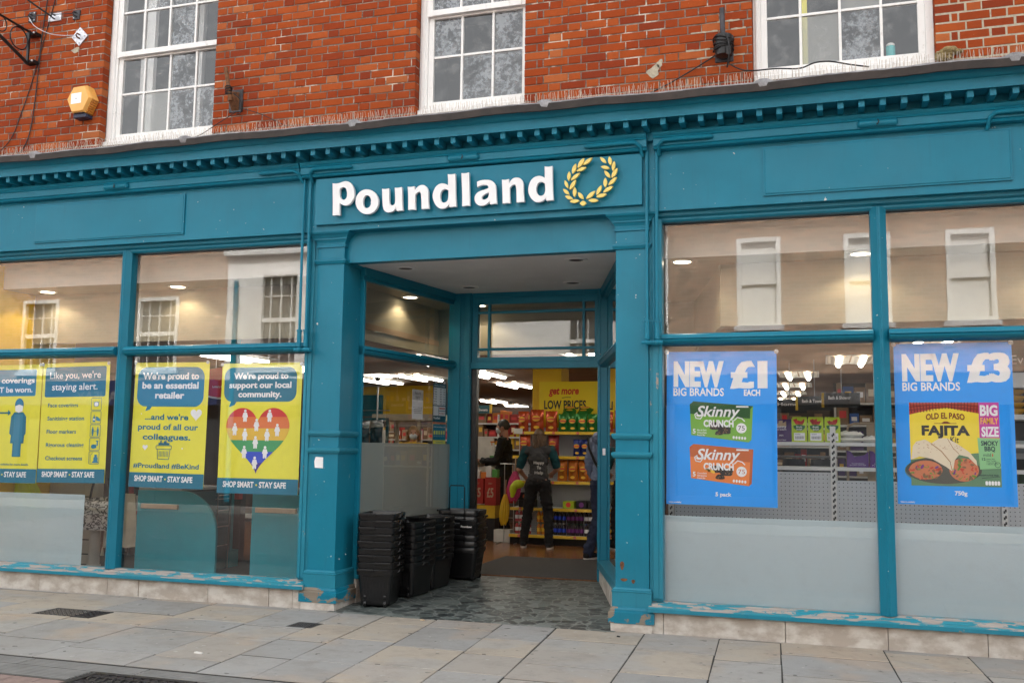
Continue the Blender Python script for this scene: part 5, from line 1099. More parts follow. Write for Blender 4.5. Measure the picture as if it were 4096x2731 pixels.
for x, lb in ((-.195, 'lime green treat box with leaf badge, next to the purple box'), (-.06, 'lime green treat box with leaf badge, middle of the three'), (.077, 'lime green treat box with leaf badge, behind the slotted upright')): treat(lb, x, 'card_lime')
for (x, z, lb) in ((.22, 1.507, 'lower of two white plastic packets right of the lime boxes'), (.215, 1.547, 'upper of two white plastic packets right of the lime boxes'), (.42, 1.507, 'white plastic packet partly hidden by the right mullion')):
    M = MB(); rr = random.Random(int(z*999)); P_ = pillow(.25, .14, .05, int(z*1000)); M.v = [(a, c-.07, b+.024) for a, b, c in P_.v]; M.f = P_.f; o = build('white_packet', MB().add([(a+x, b+GY+.12, c+z) for a, b, c in M.v], M.f), 'card_white', smooth='all'); tag(o, lb, 'packet', 'white packets on the window gondola')
for (x0, x1, lb) in ((.19, .365, 'purple carton with open top left of the right mullion'), (.375, .54, 'purple carton partly behind the right mullion')):
    t = thing('purple_carton', lb, 'carton', ((x0+x1)/2, GY+.1, 1.296), 0, 'purple cartons on the lower gondola shelf'); build('carton', MB().prism([(x0, 1.296), (x1, 1.296), (x1, 1.43), (x1-.03, 1.40), (x0+.06, 1.385), (x0+.03, 1.43), (x0, 1.44)], GY+.1, GY+.25), 'card_violet', t); M = MB(); txt(M, 'Assorted milk pieces', (x0+x1)/2, 1.325, .008, .10, 'C', 0, GY+.099); txt(M, 'Best before end see pack', (x0+x1)/2, 1.312, .007, .13, 'C', 0, GY+.099); build('lettering', M, 'ink_pw', t)
# wooden-tone hanging rack behind it
t = thing('tube_rack', 'beige tubular rack with hanging tags behind the window gondola', 'rack', (.42, 2.2, .1)); M = MB()
M.tube([(.22, 2.2, .1), (.22, 2.2, 1.62), (.235, 2.2, 1.68), (.29, 2.2, 1.70), (.60, 2.2, 1.70), (.655, 2.2, 1.68), (.67, 2.2, 1.62), (.67, 2.2, .1)], .013, 8); M.tube([(.22, 2.2, .11), (.67, 2.2, .11)], .013, 8); build('frame', M, 'card_tan', t, smooth=True); build('centre_board', MB().box(.40, .50, 2.19, 2.21, .12, 1.69), 'card_tan', t)
for i, (x, z) in enumerate(((.55, 1.60), (.36, 1.32), (.54, 1.31), (.37, .98), (.55, 1.0))): o = build('swing_tag', MB().box(x, x+.07, 2.16, 2.18, z-.10, z+.0).box(x+.03, x+.04, 2.17, 2.18, z, z+.03), 'card_tan'); tag(o, f'tan and red swing tag on the beige rack, {ORD[i]} from the top', 'tag', 'swing tags on the beige rack'); build('red_top', MB().box(x-.002, x+.072, 2.158, 2.182, z-.03, z-.0), 'red_gloss', o, world=False)
for i, (x, c) in enumerate(((-.62, 'card_red'), (-.30, 'card_black'), (-.02, 'card_black'), (.82, 'card_dark'))):
    loops = [[(x+.17*(1.-.35*v)*math.cos(a), 2.9+.10*math.sin(a), .5+v*.85) for a in [2*PI*k/14 for k in range(14)]] for v in (0, .3, .7, .95, 1)]; tag(build('hanging_coat', MB().loft(loops), c, smooth=True), f'{c[5:]} garment hanging beyond the gondola, {ORD[i]} from the left', 'garment', 'garments hanging beyond the window gondola')
t = thing('garment_rail', 'steel garment rail beyond the window gondola', 'rail', (0, 2.9, .1)); M = MB(); M.tube([(-1.0, 2.9, 1.37), (1.2, 2.9, 1.37)], .014, 8); [M.tube([(x, 2.9, .1), (x, 2.9, 1.37)], .014, 8) for x in (-1, 1.2)]; build('tube', M, 'steel', t)
t = thing('bowl_shelf', 'white shelving of bowls and packs at the right edge of the picture', 'shelf unit', (1.9, 1.5, .1))
for z0, z1 in ((1.985, 2.115), (1.715, 1.76), (1.385, 1.435), (1.06, 1.11), (.62, .66)): build('shelf', MB().box(1.44, 2.6, 1.35, 1.85, z0, z1), 'shelf_white', t, bev=.003)
build('back', MB().box(1.44, 2.6, 1.86, 1.9, .1, 2.5), 'dark_wall', t); build('side', MB().box(1.40, 1.44, 1.35, 1.9, .1, 2.3), 'dark_wall', t)
t = thing('header_board', 'dark header board with orange and white lettering at the right edge', 'sign', (1.8, 1.4, 2.12)); build('board', MB().box(1.46, 2.5, 1.5, 1.52, 2.12, 2.42), 'card_dark', t); M = MB(); txt(M, 'Value', 1.47, 2.2, .07, .085, bold=.02, y=1.498); build('orange_lettering', M, 'ink_orange', t); M = MB(); txt(M, 'Everyday', 1.565, 2.2, .08, .4, bold=0, y=1.498); build('white_lettering', M, 'ink_pw', t)
for i, z in enumerate((1.76, 1.815, 1.87, 1.925)): tag(build('bowl', MB().lathe([(0, 0), (.05, 0), (.085, .03), (.09, .05), (.086, .05), (.05, .012), (0, .01)], (1.57, 1.5, z), 18), 'bowl_yellow', smooth=True), f'amber bowl in the stack at the right edge, {ORD[i]} from the bottom', 'bowl', 'amber bowls in a stack')
tag(build('white_mug', MB().lathe([(0, 0), (.035, 0), (.04, .08), (.036, .08), (.032, .01), (0, .008)], (1.49, 1.42, 2.117), 16), 'card_white', smooth=True), 'white mug on the top shelf at the right edge', 'mug')
for i, z in enumerate((1.436, 1.49)): boxthing('grey_tray', ('lower grey plastic tray on the shelf at the right edge', 'upper grey plastic tray on the shelf at the right edge')[i], 'tray', 1.47, 1.66, 1.38, 1.6, z, z+.05, 'smoke_grey', 'grey trays', .01)
for i, (x, z, c) in enumerate(((1.47, 1.112, 'card_white'), (1.47, 1.175, 'card_white'), (1.57, 1.112, 'card_green'), (1.57, 1.2, 'card_green'))): boxthing('small_box', f'{c[5:]} small box on the shelf at the right edge, '+('lower', 'upper')[i % 2]+' one', 'box', x, x+.08, 1.38, 1.5, z, z+.058+(.025 if i > 1 else 0), c, 'small boxes at the right edge')
t = thing('cleaner_bottle', 'blue bottle with orange cap behind the tall kit poster', 'bottle', (1.53, 1.45, .66)); build('bottle', MB().lathe([(0, 0), (.045, 0), (.045, .15), (.03, .18), (.02, .19)], n=14), 'card_blue', t, world=False, smooth=True); build('cap', MB().lathe([(.045, .185), (.05, .2), (.05, .25), (.02, .29), (0, .295)], n=14), 'card_orange', t, world=False, smooth=True)

# ---- left window
t = thing('slatwall_gondola', 'white slatwall gondola end behind the frosted film of the left window', 'shelf unit', (-7.95, 1.1, .1)); build('panel', MB().box(-8.28, -7.62, 1.12, 1.17, .1, 2.2), 'board_white', t); M = MB(); [M.box(-8.28, -7.62, 1.117, 1.1195, z, z+.012) for z in [.2+.155*i for i in range(13)]]; build('slat_grooves', M, 'hole', t)
t = thing('white_post', 'white round post standing inside the left window', 'post', (-7.50, .97, .1)); build('shaft', MB().lathe([(.06, 0), (.06, 1.5)], (-7.50, .97, .1), 20), 'board_white', t, smooth=True); build('foot', MB().lathe([(.075, 0), (.075, .02), (.06, .024)], (-7.50, .97, .1), 20), 'board_white', t)
m, n, l, p = nmat('zebra'); p.inputs['Roughness'].default_value = .9
f = noi(n, l, 16, 3, .6, stretch=(1, 1, 1.6)); f2 = ramp(n, l, f, [(.43, 0.), (.47, 1.), (.53, 1.), (.57, 0.)]); l.new(mixc(n, l, f2, (.52, .50, .49), (.035, .034, .036)), p.inputs['Base Color'])
t = thing('patterned_tote', 'black and white animal print tote hanging beside the frosted film', 'tote bag', (-7.36, .85, .49)); M = MB(); M.loft([[(-7.58, .84, .495), (-7.17, .82, .50), (-7.17, .88, .50), (-7.58, .9, .495)], [(-7.56, .81, .66), (-7.19, .79, .66), (-7.19, .90, .66), (-7.56, .92, .66)], [(-7.54, .845, .83), (-7.20, .835, .855), (-7.20, .865, .855), (-7.54, .875, .83)]]); build('bag', M, 'zebra', t, smooth=True)
for x in (-7.44, -7.27): M = MB(); M.tube([(x-.05, .85, .83), (x-.03, .85, .93), (x+.0, .85, 1.03)] if x < -7.4 else [(x+.06, .85, .84), (x+.03, .85, .94), (x, .85, 1.04)], .012, 6); build('handle', M, 'cloth_black', t)
t = thing('canvas_tote', 'beige canvas bag with a tassel hanging behind the animal print tote', 'tote bag', (-7.2, 1.02, .3)); M = MB(); M.loft([[(-7.42, 1.0, .30), (-7.26, .98, .32), (-7.10, 1.0, .31), (-6.98, 1.02, .33), (-7.0, 1.06, .33), (-7.4, 1.06, .3)], [(-7.40, 1.0, .6), (-7.26, .99, .6), (-7.12, 1.0, .6), (-7.02, 1.02, .6), (-7.04, 1.05, .6), (-7.38, 1.05, .6)], [(-7.38, 1.01, .88), (-7.26, 1.0, .88), (-7.14, 1.01, .88), (-7.06, 1.02, .88), (-7.06, 1.04, .88), (-7.36, 1.04, .88)]]); build('bag', M, 'beige', t, smooth=True); build('tassel', MB().lathe([(.005, .09), (.012, .06), (.022, 0), (0, 0)], (-7.40, .98, .22), 10), 'beige', t)
def panel_poly(x0, x1, z0, z1, r, right=True): return [(x0, z0), (x1, z0), (x1, z1-r)]+[(x1-r+r*math.cos(a), z1-r+r*math.sin(a)) for a in [PI/2*i/12 for i in range(1, 13)]]+[(x0, z1)]
for (x0, x1, r_, bx0, bx1, lb) in ((-6.72, -5.77, .42, -6.66, -6.22, 'teal checkout panel with a rounded corner between the left window posters'), (-5.37, -4.55, .05, -5.32, -4.87, 'teal checkout panel under the rainbow heart poster')):
    t = thing('checkout', lb, 'checkout', ((x0+x1)/2, .8, .1), 0, 'teal checkouts in the left window'); build('side_panel', MB().prism(panel_poly(x0, x1, .1, .945, r_), .65, .68), 'card_teal', t); build('bumper', MB().box(bx0, bx1, .62, .65, .762, .81), 'card_tan', t, bev=.004); build('cabinet', MB().box(x0+.02, x1-.4, .68, 1.5, .1, .93), 'card_teal', t); build('worktop', MB().box(x0, x1-.43, .66, 1.55, .946, .97), 'table_grey', t)
mat('panel_teal', (.008, .27, .34), .5, .05)
for o in bpy.data.objects:
    if o.name.startswith(('side_panel',)): o.data.materials[0] = MATS['panel_teal']
t = thing('support_post', 'teal square post on a box foot inside the left window', 'post', (-6.25, 1.5, .1)); build('shaft', MB().box(-6.27, -6.19, 1.5, 1.58, .28, 2.6), 'panel_teal', t); build('foot', MB().box(-6.34, -6.15, 1.45, 1.64, .1, .28), 'panel_teal', t, bev=.003)
t = thing('red_framed_rack', 'red framed magazine rack behind the left mullion', 'rack', (-7.9, 2.0, .1)); M = MB(); M.box(-7.93, -7.89, 2.0, 2.04, .6, 1.25); M.box(-7.93, -7.4, 2.0, 2.04, .58, .62); M.box(-7.44, -7.40, 2.0, 2.04, .6, 1.25); build('frame', M, 'red_gloss', t); build('white_pack', MB().box(-7.88, -7.78, 2.02, 2.1, .62, .80), 'card_white', t); build('backing', MB().box(-7.9, -7.42, 2.06, 2.08, .62, 1.25), 'card_dark', t); M = MB(); [M.box(x, x+.03, 2.0, 2.3, .1, .58) for x in (-7.9, -7.45)]; build('leg', M, 'table_grey', t)
t = thing('packing_table', 'long grey packing table in the left window', 'table', (-7.4, 2.4, .1)); build('top', MB().box(-8.3, -5.0, 2.2, 2.9, .53, .57), 'table_grey', t); M = MB(); [M.box(x, x+.05, y, y+.05, .1, .53) for x in (-8.2, -5.1) for y in (2.25, 2.8)]; build('leg', M, 'table_grey', t)
for i, x in enumerate((-5.9, -5.55)): t = thing('red_rack', ('narrow red rack left of the checkout under the heart poster', 'narrow red rack with a pink poster beside the checkout')[i], 'rack', (x, 2.0, .1), 0, 'narrow red racks'); M = MB(); M.box(x, x+.04, 2.0, 2.05, .1, 1.0); M.box(x+.2, x+.24, 2.0, 2.05, .1, 1.0); M.box(x, x+.24, 2.0, 2.05, .66, .70); build('frame', M, 'red_gloss', t); build('insert', MB().box(x+.05, x+.19, 2.03, 2.05, .7, 1.0), 'card_dark' if i == 0 else 'card_pink', t)
t = thing('wire_rack', 'small wire rack with rounded top by the teal post', 'wire rack', (-6.2, 1.25, .1)); M = MB()
for z in (.35, .55, .72, .84, .88): M.tube([(-6.42, 1.2, z), (-6.14, 1.2, z), (-6.14, 1.42, z), (-6.42, 1.42, z)], .005, 6, True)
for x, y in ((-6.42, 1.2), (-6.14, 1.2), (-6.14, 1.42), (-6.42, 1.42)): M.tube([(x, y, .1), (x, y, .9)], .006, 6)
build('wires', M, 'steel', t)
t = thing('round_sign', 'round red hanging sign with white rim between the two posters', 'sign', (-6.45, 1.7, 2.1)); build('disc', MB().prism(circ(-6.50, 2.12, .36, .17, 32), 1.7, 1.72), 'red_gloss', t); build('rim', MB().prism(circ(-6.50, 2.085, .37, .155, 32), 1.725, 1.74), 'card_white', t); M = MB(); txt(M, 'Lottery tickets', -6.62, 2.06, .025, .2, y=1.698); build('lettering', M, 'card_white', t); M = MB(); M.tube([(-6.6, 1.72, 2.25), (-6.6, 1.72, 2.6)], .004, 5); build('cord', M, 'steel', t)
t = thing('lottery_stand', 'tall red ticket stand behind the gap between the posters', 'stand', (-6.45, 1.95, .1)); build('arched_top', MB().prism([(-6.60, 1.45), (-6.36, 1.45), (-6.36, 1.9)]+[(-6.48+.12*math.cos(a), 1.9+.12*math.sin(a)) for a in [PI*i/8 for i in range(1, 8)]]+[(-6.60, 1.9)], 1.95, 2.0), 'red_gloss', t)
for i, (z, c) in enumerate(((1.33, 'card_yellow'), (1.21, 'card_red'), (1.08, 'card_blue'), (.95, 'card_white'), (.8, 'card_red'))): build('ticket_row', MB().box(-6.60, -6.36, 1.93, 2.0, z, z+.11), c, t)
build('column', MB().box(-6.58, -6.38, 2.0, 2.1, .1, 1.5), 'card_dark', t); M = MB(); M.prism([(-6.51+.05*math.cos(a), 1.82+.05*math.sin(a)) for a in [2*PI*i/12 for i in range(12)]], 1.947, 1.95); M.box(-6.56, -6.42, 1.946, 1.95, 1.58, 1.68); build('white_marks', M, 'card_white', t)
t = thing('hiking_poles', 'yellow and black bag standing behind the frosted film at far left', 'bag', (-8.2, .7, .5)); build('bag', MB().loft([[(-8.28, .6, .7), (-7.98, .62, .7), (-7.98, .8, .7), (-8.28, .8, .7)], [(-8.28, .62, 1.02), (-8.10, .62, .98), (-8.12, .75, .98), (-8.28, .75, 1.02)]]), 'hivis', t); t.name = 'sports_bag'; M = MB(); M.tube([(-8.2, .60, 1.0), (-8.1, .60, .9), (-8.0, .6, .7)], .02, 6); build('strap', M, 'cloth_black', t); build('stool', MB().box(-8.29, -7.96, .58, .85, .1, .70), 'table_grey', t)

# ================================================================ PEOPLE
def capsule(mb, a, ra, b, rb, n=12):
    a, b = Vector(a), Vector(b); d = (b-a); L = d.length; d = d/L if L > 1e-6 else Vector((0, 0, 1))
    u = d.cross(Vector((.3, 1, .2))); u.normalize(); v = d.cross(u); loops = []
    for k in range(1, 5): t = PI/2*(1-k/4); loops.append((a-d*ra*math.sin(t), ra*math.cos(t)+1e-4))
    loops[0] = (a-d*ra*math.sin(PI/2*.75), ra*math.cos(PI/2*.75)); loops.append((a, ra)); loops.append((b, rb))
    for k in range(1, 4): t = PI/2*k/4; loops.append((b+d*rb*math.sin(t), rb*math.cos(t)))
    mb.loft([[c+u*r*math.cos(2*PI*i/n)+v*r*math.sin(2*PI*i/n) for i in range(n)] for c, r in loops])
def fuse(name, mb, m, parent, voxel=.011, sm=4, fold=0):
    me = bpy.data.meshes.new("f"); me.from_pydata([tuple(v) for v in mb.v], [], mb.f); bm = bmesh.new(); bm.from_mesh(me); bmesh.ops.recalc_face_normals(bm, faces=bm.faces); bm.to_mesh(me); bm.free()
    o = bpy.data.objects.new("f", me); COL.objects.link(o); r = o.modifiers.new("r", 'REMESH'); r.mode = 'VOXEL'; r.voxel_size = voxel; s_ = o.modifiers.new("s", 'SMOOTH'); s_.iterations = sm; s_.factor = .5
    dg = bpy.context.evaluated_depsgraph_get(); dg.update(); me2 = bpy.data.meshes.new_from_object(o.evaluated_get(dg)); bpy.data.objects.remove(o)
    for f_ in me2.polygons: f_.use_smooth = True
    if fold:      # cloth creases
        ns = [v.normal.copy() for v in me2.vertices]
        for v, q_ in zip(me2.vertices, ns):
            c = v.co; f_ = abs(noise.noise(Vector((c.x*9+c.z*4, c.y*9, c.z*15))))+.6*noise.noise(Vector((c.x*22, c.y*22, c.z*34+c.x*12))); v.co = c+q_*fold*(f_-.3)
    me2.materials.clear(); me2.materials.append(MATS[m]); me2.name = name; q = bpy.data.objects.new(name, me2); COL.objects.link(q); q.parent = parent; return q
def person(label, loc, rz, H, J, top, trousers, hair, skin='skin', sleeve=1., shoe='cloth_black', mask=None, hairlen=0, vest=None, female=False, hood=None):
    k = H/1.70; t = thing('person', label, 'person', loc, rz); t.scale = (k, k, k)
    B = dict(shL=(-.175, 0, 1.385), shR=(.175, 0, 1.385), elL=(-.235, .0, 1.11), elR=(.235, .0, 1.11), wrL=(-.22, .12, .90), wrR=(.22, .12, .90), hipL=(-.09, 0, .90), hipR=(.09, 0, .90), knL=(-.10, .02, .49), knR=(.10, .02, .49), anL=(-.10, -.02, .085), anR=(.10, -.02, .085), head=(0, .025, 1.60), turn=0)
    B.update(J); hd = Vector(B['head']); M = MB(); V = Vector
    hw = .92 if female else 1
    M.ball((0, 0, .94), (.155, .115, .12)); M.ball((0, .0, 1.08), (.130*hw, .10, .14)); M.ball((0, .0, 1.26), (.158*hw, .11, .17)); capsule(M, B['shL'], .058, B['shR'], .058); capsule(M, (0, -.01, 1.36), .062, tuple(hd+V((0, -.03, -.08))), .052)
    ca, sa = math.cos(B['turn']), math.sin(B['turn'])
    def hp(x, y, z): return tuple(hd+V((x*ca-y*sa, x*sa+y*ca, z)))
    hb = MB(); hb.ball((0, 0, 0), (.073, .092, .105)); hb.ball((0, .03, -.06), (.052, .058, .058)); hb.ball((0, .094, -.012), (.012, .018, .020)); hb.ball((-.074, -.01, -.012), (.011, .022, .03)); hb.ball((.074, -.01, -.012), (.011, .022, .03)); hb.ball((0, .08, -.052), (.022, .012, .009))
    M.add([hp(*v) for v in hb.v], hb.f)
    for s in 'LR':
        sg = -1 if s == 'L' else 1
        capsule(M, B['hip'+s], .088, B['kn'+s], .056); capsule(M, B['kn'+s], .055, B['an'+s], .038); a = V(B['an'+s]); capsule(M, a+V((0, -.03, -.04)), .036, a+V((sg*.02, .13, -.05)), .030)
        capsule(M, B['sh'+s], .053, B['el'+s], .041); w_ = V(B['wr'+s]); e_ = V(B['el'+s]); capsule(M, e_, .040, w_, .028)
        d = (w_-e_).normalized(); side_ = d.cross(V((0, 0, 1))); side_ = side_.normalized() if side_.length > .1 else V((1, 0, 0)); up = side_.cross(d)
        pc = w_+d*.055; capsule(M, w_+d*.02, .028, w_+d*.085, .032)
        for i in range(4):
            b0 = w_+d*.095+side_*(-.027+.018*i); L_ = (.062, .075, .07, .055)[i]; b1 = b0+d*L_*.6-up*.012; b2 = b1+d*L_*.4-up*.03; capsule(M, b0, .0092, b1, .0088, 8); capsule(M, b1, .0088, b2, .0078, 8)
        th = w_+d*.035-side_*.03*sg; capsule(M, th, .011, th+d*.035-side_*.025*sg-up*.012, .010, 8); capsule(M, th+d*.035-side_*.025*sg-up*.012, .0098, th+d*.07-side_*.022*sg-up*.02, .008, 8)
    fuse('body', M, skin, t, .0085, 3)
    M = MB(); M.ball((0, 0, .985), (.170*hw, .132, .12)); M.ball((0, 0, 1.09), (.150*hw, .122, .14)); M.ball((0, 0, 1.26), (.176*hw, .130, .17)); capsule(M, B['shL'], .073, B['shR'], .073); capsule(M, (0, -.01, 1.36), .085, (0, 0, 1.43), .066)
    sl = MB()
    for s in 'LR':
        a, b, c = V(B['sh'+s]), V(B['el'+s]), V(B['wr'+s]); T = sl if vest else M
        if sleeve >= 1: capsule(T, a, .070, b, .058); capsule(T, b, .057, b+(c-b)*.9, .042)
        else: capsule(T, a, .072, a+(b-a)*sleeve, .064)
    if hood: M.ball((0, -.06, 1.46), (.12, .10, .075))
    fuse('top', M, vest or top, t, .012, 5, .022)
    if vest:
        for s in 'LR':
            q = MB(); a, b = V(B['sh'+s]), V(B['el'+s]); capsule(q, a, .072, a+(b-a)*sleeve, .064); fuse('sleeve', q, top, t, .011, 3, .015)
    M = MB(); M.ball((0, 0, .93), (.168, .128, .13))
    for s in 'LR': a, b, c = V(B['hip'+s]), V(B['kn'+s]), V(B['an'+s]); capsule(M, a, .102, b, .074); capsule(M, b, .073, c+V((0, 0, .0)), .064)
    fuse('trousers', M, trousers, t, .012, 4, .022)
    for s in 'LR':
        sg = -1 if s == 'L' else 1; a = V(B['an'+s]); M = MB(); capsule(M, a+V((0, -.035, -.035)), .043, a+V((sg*.02, .145, -.045)), .036); fuse('shoe', M, shoe, t, .008, 3)
        sx = a+V((sg*.01, .055, 0)); build('sole', MB().loft([[(sx.x+.044*math.cos(q)+sg*.01*math.sin(q), sx.y+.135*math.sin(q), max(.001, a.z-.0845)+z) for q in [2*PI*i/16 for i in range(16)]] for z in (0, .022)]), 'card_white', t, world=False)
    M = MB(); hh = MB(); hh.ball((0, -.012, .022), (.082, .095, .098)); 
    if hairlen:
        rr = random.Random(3)
        for i in range(46):
            a = PI*(1.02+.96*i/45) if i < 46 else 0; x0, y0 = .074*math.cos(a), .085*math.sin(a)-.005; ln = hairlen*rr.uniform(.75, 1.05); pts = []
            for q in range(7): v_ = q/6; pts.append((x0*(1+.45*v_)+.012*math.sin(v_*9+i), y0*(1-.1*v_)-.045*math.sin(PI*v_*.55)+.01*math.cos(v_*7+i*2), .035-ln*v_))
            hh.tube(pts, [.019-.013*(q/6) for q in range(7)], 6)
    M.add([hp(*v) for v in hh.v if True], hh.f)
    M.v = [v if True else v for v in M.v]; build('hair', M, hair, t, world=False, smooth='all')
    for s in (-1, 1): build('eye', MB().ball(hp(s*.03, .082, .008), (.011, .008, .008), 8, 6), 'eye', t, world=False)
    if mask: M = MB(); q = MB(); q.ball((0, .045, -.05), (.062, .062, .056)); M.add([hp(*v) for v in q.v], q.f); build('face_mask', M, mask, t, world=False, smooth='all')
    return t
st = person('staff member seen from behind with long brown hair and charcoal waistcoat, facing the crisps', (-3.66, 4.86, .1), .12, 1.60, dict(anL=(-.21, .06, .085), anR=(.17, -.06, .085), knL=(-.16, .05, .49), knR=(.14, .03, .49), shL=(-.19, 0, 1.37), shR=(.19, 0, 1.37), elL=(-.285, .02, 1.10), wrL=(-.24, .23, 1.0), elR=(.27, .06, 1.12), wrR=(.18, .27, 1.06), head=(0, .07, 1.57)), 'cloth_teal', 'cloth_black', 'hair_brown', sleeve=.78, vest='charcoal', hairlen=.50, female=True)
M = MB(); [txt(M, b, .03, z, .040, w_, 'C', .02, -.1375) for b, z, w_ in (('Happy', 1.185, .15), ('To', 1.115, .06), ('Help', 1.045, .12))]
M.v = [(x, y-.0+.35*x*x-.012*abs(z-1.12)/.1*0, z) for x, y, z in M.v]; build('back_lettering', M, 'card_white', st, world=False)
t = thing('hivis_bag', 'bright yellow bag held against the shelf by the staff member', 'bag', (-4.0, 5.1, .82)); M = MB(); M.ball((-4.02, 5.12, .93), (.09, .06, .06)); M.ball((-4.09, 5.10, .86), (.05, .05, .08)); capsule(M, (-4.07, 5.1, .9), .05, (-4.10, 5.1, .77), .03); fuse('bag', M, 'hivis', None, .01, 3); b_ = bpy.data.objects['bag'] if False else COL.objects[-1]; b_.parent = t; b_.location = -t.location
person('man in a dark jacket and pale face mask, side view by the doorway', (-4.62, 6.3, .1), PI/2+.1, 1.74, dict(wrL=(-.12, .33, 1.10), elL=(-.22, .06, 1.10), wrR=(.13, .34, 1.06), elR=(.23, .07, 1.09)), 'cloth_black', 'cloth_black', 'hair_dark', 'skin2', mask='mask_blue')
boxthing('brown_packet', 'brown paper packet in the hands of the masked man', 'packet', -5.09, -4.97, 6.2, 6.42, 1.13, 1.20, 'card_tan', bev=.02)
mn = person('man in a blue grey hooded top with black strap, half behind the door frame', (-2.55, 3.86, .1), -.5, 1.70, dict(anL=(-.13, -.12, .085), anR=(.12, .15, .085)), 'hoodie', 'denim', 'hair_dark', hood=True)
M = MB(); M.tube([(-.16, -.10, 1.46), (-.10, -.155, 1.34), (.0, -.165, 1.18), (.10, -.155, 1.04), (.17, -.11, .96)], .016, 6); build('shoulder_strap', M, 'cloth_black', mn, world=False)
person('cashier with fair hair and a pale face mask behind the lobby window', (-5.86, 5.7, .1), PI+.4, 1.62, dict(), 'card_yellow', 'cloth_black', 'hair_blond', mask='mask_blue', hairlen=.16, female=True)

# ================================================================ BASKETS IN THE LOBBY
def rr3(w_, d_, r, z, cx=0, cy=0): return [(x+cx, y+cy, z) for x, y in rrect(-w_/2, w_/2, -d_/2, d_/2, r, 4)]
def basket(side_lip, wheels=True):
    t = thing('shopping_basket', '', 'shopping basket', (0, 0, 0), 0, '')
    M = MB(); H_ = .33
    M.loft([rr3(.25, .33, .03, .02), rr3(.265, .345, .03, .04), rr3(.315, .41, .04, H_-.045), rr3(.30, .395, .035, H_-.045), rr3(.24, .32, .03, .045)], True)
    build('body', M, 'black_plastic', t, world=False)
    M = MB()
    for sgn in (-1, 1):
        for (z0, z1, n_) in ((.055, .085, 5), (.10, .15, 7), (.17, .22, 7), (.235, .27, 3)):
            for i in range(n_):
                x = (-.09+.18*i/(n_-1)) if n_ > 3 else -.10+.025*i
                y0 = .5*(.33+.08*(z0-.02)/.27); y1 = .5*(.33+.08*(z1-.02)/.27); M.add([(x-.006, sgn*(y0+.004), z0), (x+.006, sgn*(y0+.004), z0), (x+.006, sgn*(y1+.004), z1), (x-.006, sgn*(y1+.004), z1)], [(0, 1, 2, 3)])
    build('slots', M, 'cloth_black', t, world=False)
    M = MB(); M.loft([rr3(.312, .407, .04, H_-.052), rr3(.336, .432, .045, H_-.05), rr3(.342, .44, .045, H_-.006), rr3(.334, .43, .045, H_), rr3(.318, .414, .04, H_), rr3(.312, .407, .04, H_-.01), rr3(.30, .395, .035, H_-.052)], False)
    R_ = build('rim', M, 'black_plastic', t, world=False, smooth=True)
    M = MB(); s = side_lip
    for f in (-1, 1):
        x0, x1 = (-.15, .0) if s < 0 else (.0, .15); y = f*.226
        M.loft([[(x0, y-f*.012, z), (x1, y-f*.012, z), (x1, y+f*.006, z), (x0, y+f*.006, z)] for z in (H_-.018, H_+.004)])
    build('handle', M, 'black_plastic', t, world=False, bev=.004)
    M = MB(); M.tube([(.172, -.06, H_-.035), (.184, -.055, H_-.03), (.184, -.05, H_-.012), (.184, .05, H_-.012), (.184, .055, H_-.03), (.172, .06, H_-.035)], .005, 6); build('side_grip', M, 'black_plastic', t, world=False)
    if wheels:
        for x in (-.09, .09):
            M = MB(); M.lathe([(0, -.012), (.028, -.012), (.030, -.008), (.030, .008), (.028, .012), (0, .012)], (x, -.155, .030), 14, 'y'); M.rot(PI/2, (x, -.155)); w_ = build('wheel', M, 'black_plastic', t, world=False, smooth=True)
            M = MB(); M.lathe([(0, -.0135), (.008, -.0135), (.008, .0135), (0, .0135)], (x, -.155, .030), 8, 'y'); M.rot(PI/2, (x, -.155)); build('hub', M, 'steel', w_, world=False)
    return t
BK = {-1: basket(-1), 1: basket(1)}; firstb = {-1: True, 1: True}
STK = [(-3.815, .33, .165, 9, 'stack nearest the pavement'), (-3.735, .79, -.12, 7, 'second stack from the pavement'), (-3.70, 1.20, -.10, 7, 'third stack from the pavement')]
def place_b(lip, loc, rz, label, group):
    o = BK[lip] if firstb[lip] else dup(BK[lip]); firstb[lip] = False; o.location = loc; o.rotation_euler = (0, 0, rz); o['label'] = label; o['group'] = group; return o
def nth(i, n): return 'lowest' if i == 0 else 'topmost' if i == n-1 else f'{ORD[i]} from the bottom'
for x, y, rz, n_, nm in STK:
    for i in range(n_): place_b(-1 if i % 2 == 0 else 1, (x, y, fz(y-.12)+.0605*i), rz+rnd.uniform(-.02, .02), f'black basket in the {nm}, {nth(i, n_)}', f'baskets in the {nm}')
for i in range(7): o = place_b(1 if i % 2 else -1, (-3.575, 1.76, fz(1.72)+.062*i), PI/2+.04, f'black basket in the stack by the door post, {nth(i, 7)}', 'baskets in the stack by the door post')
M = MB(); M.tube([(-.205, -.08, .42), (-.205, -.08, .98), (-.205, -.07, 1.0), (-.205, .07, 1.0), (-.205, .08, .98), (-.205, .08, .42)], .007, 6)
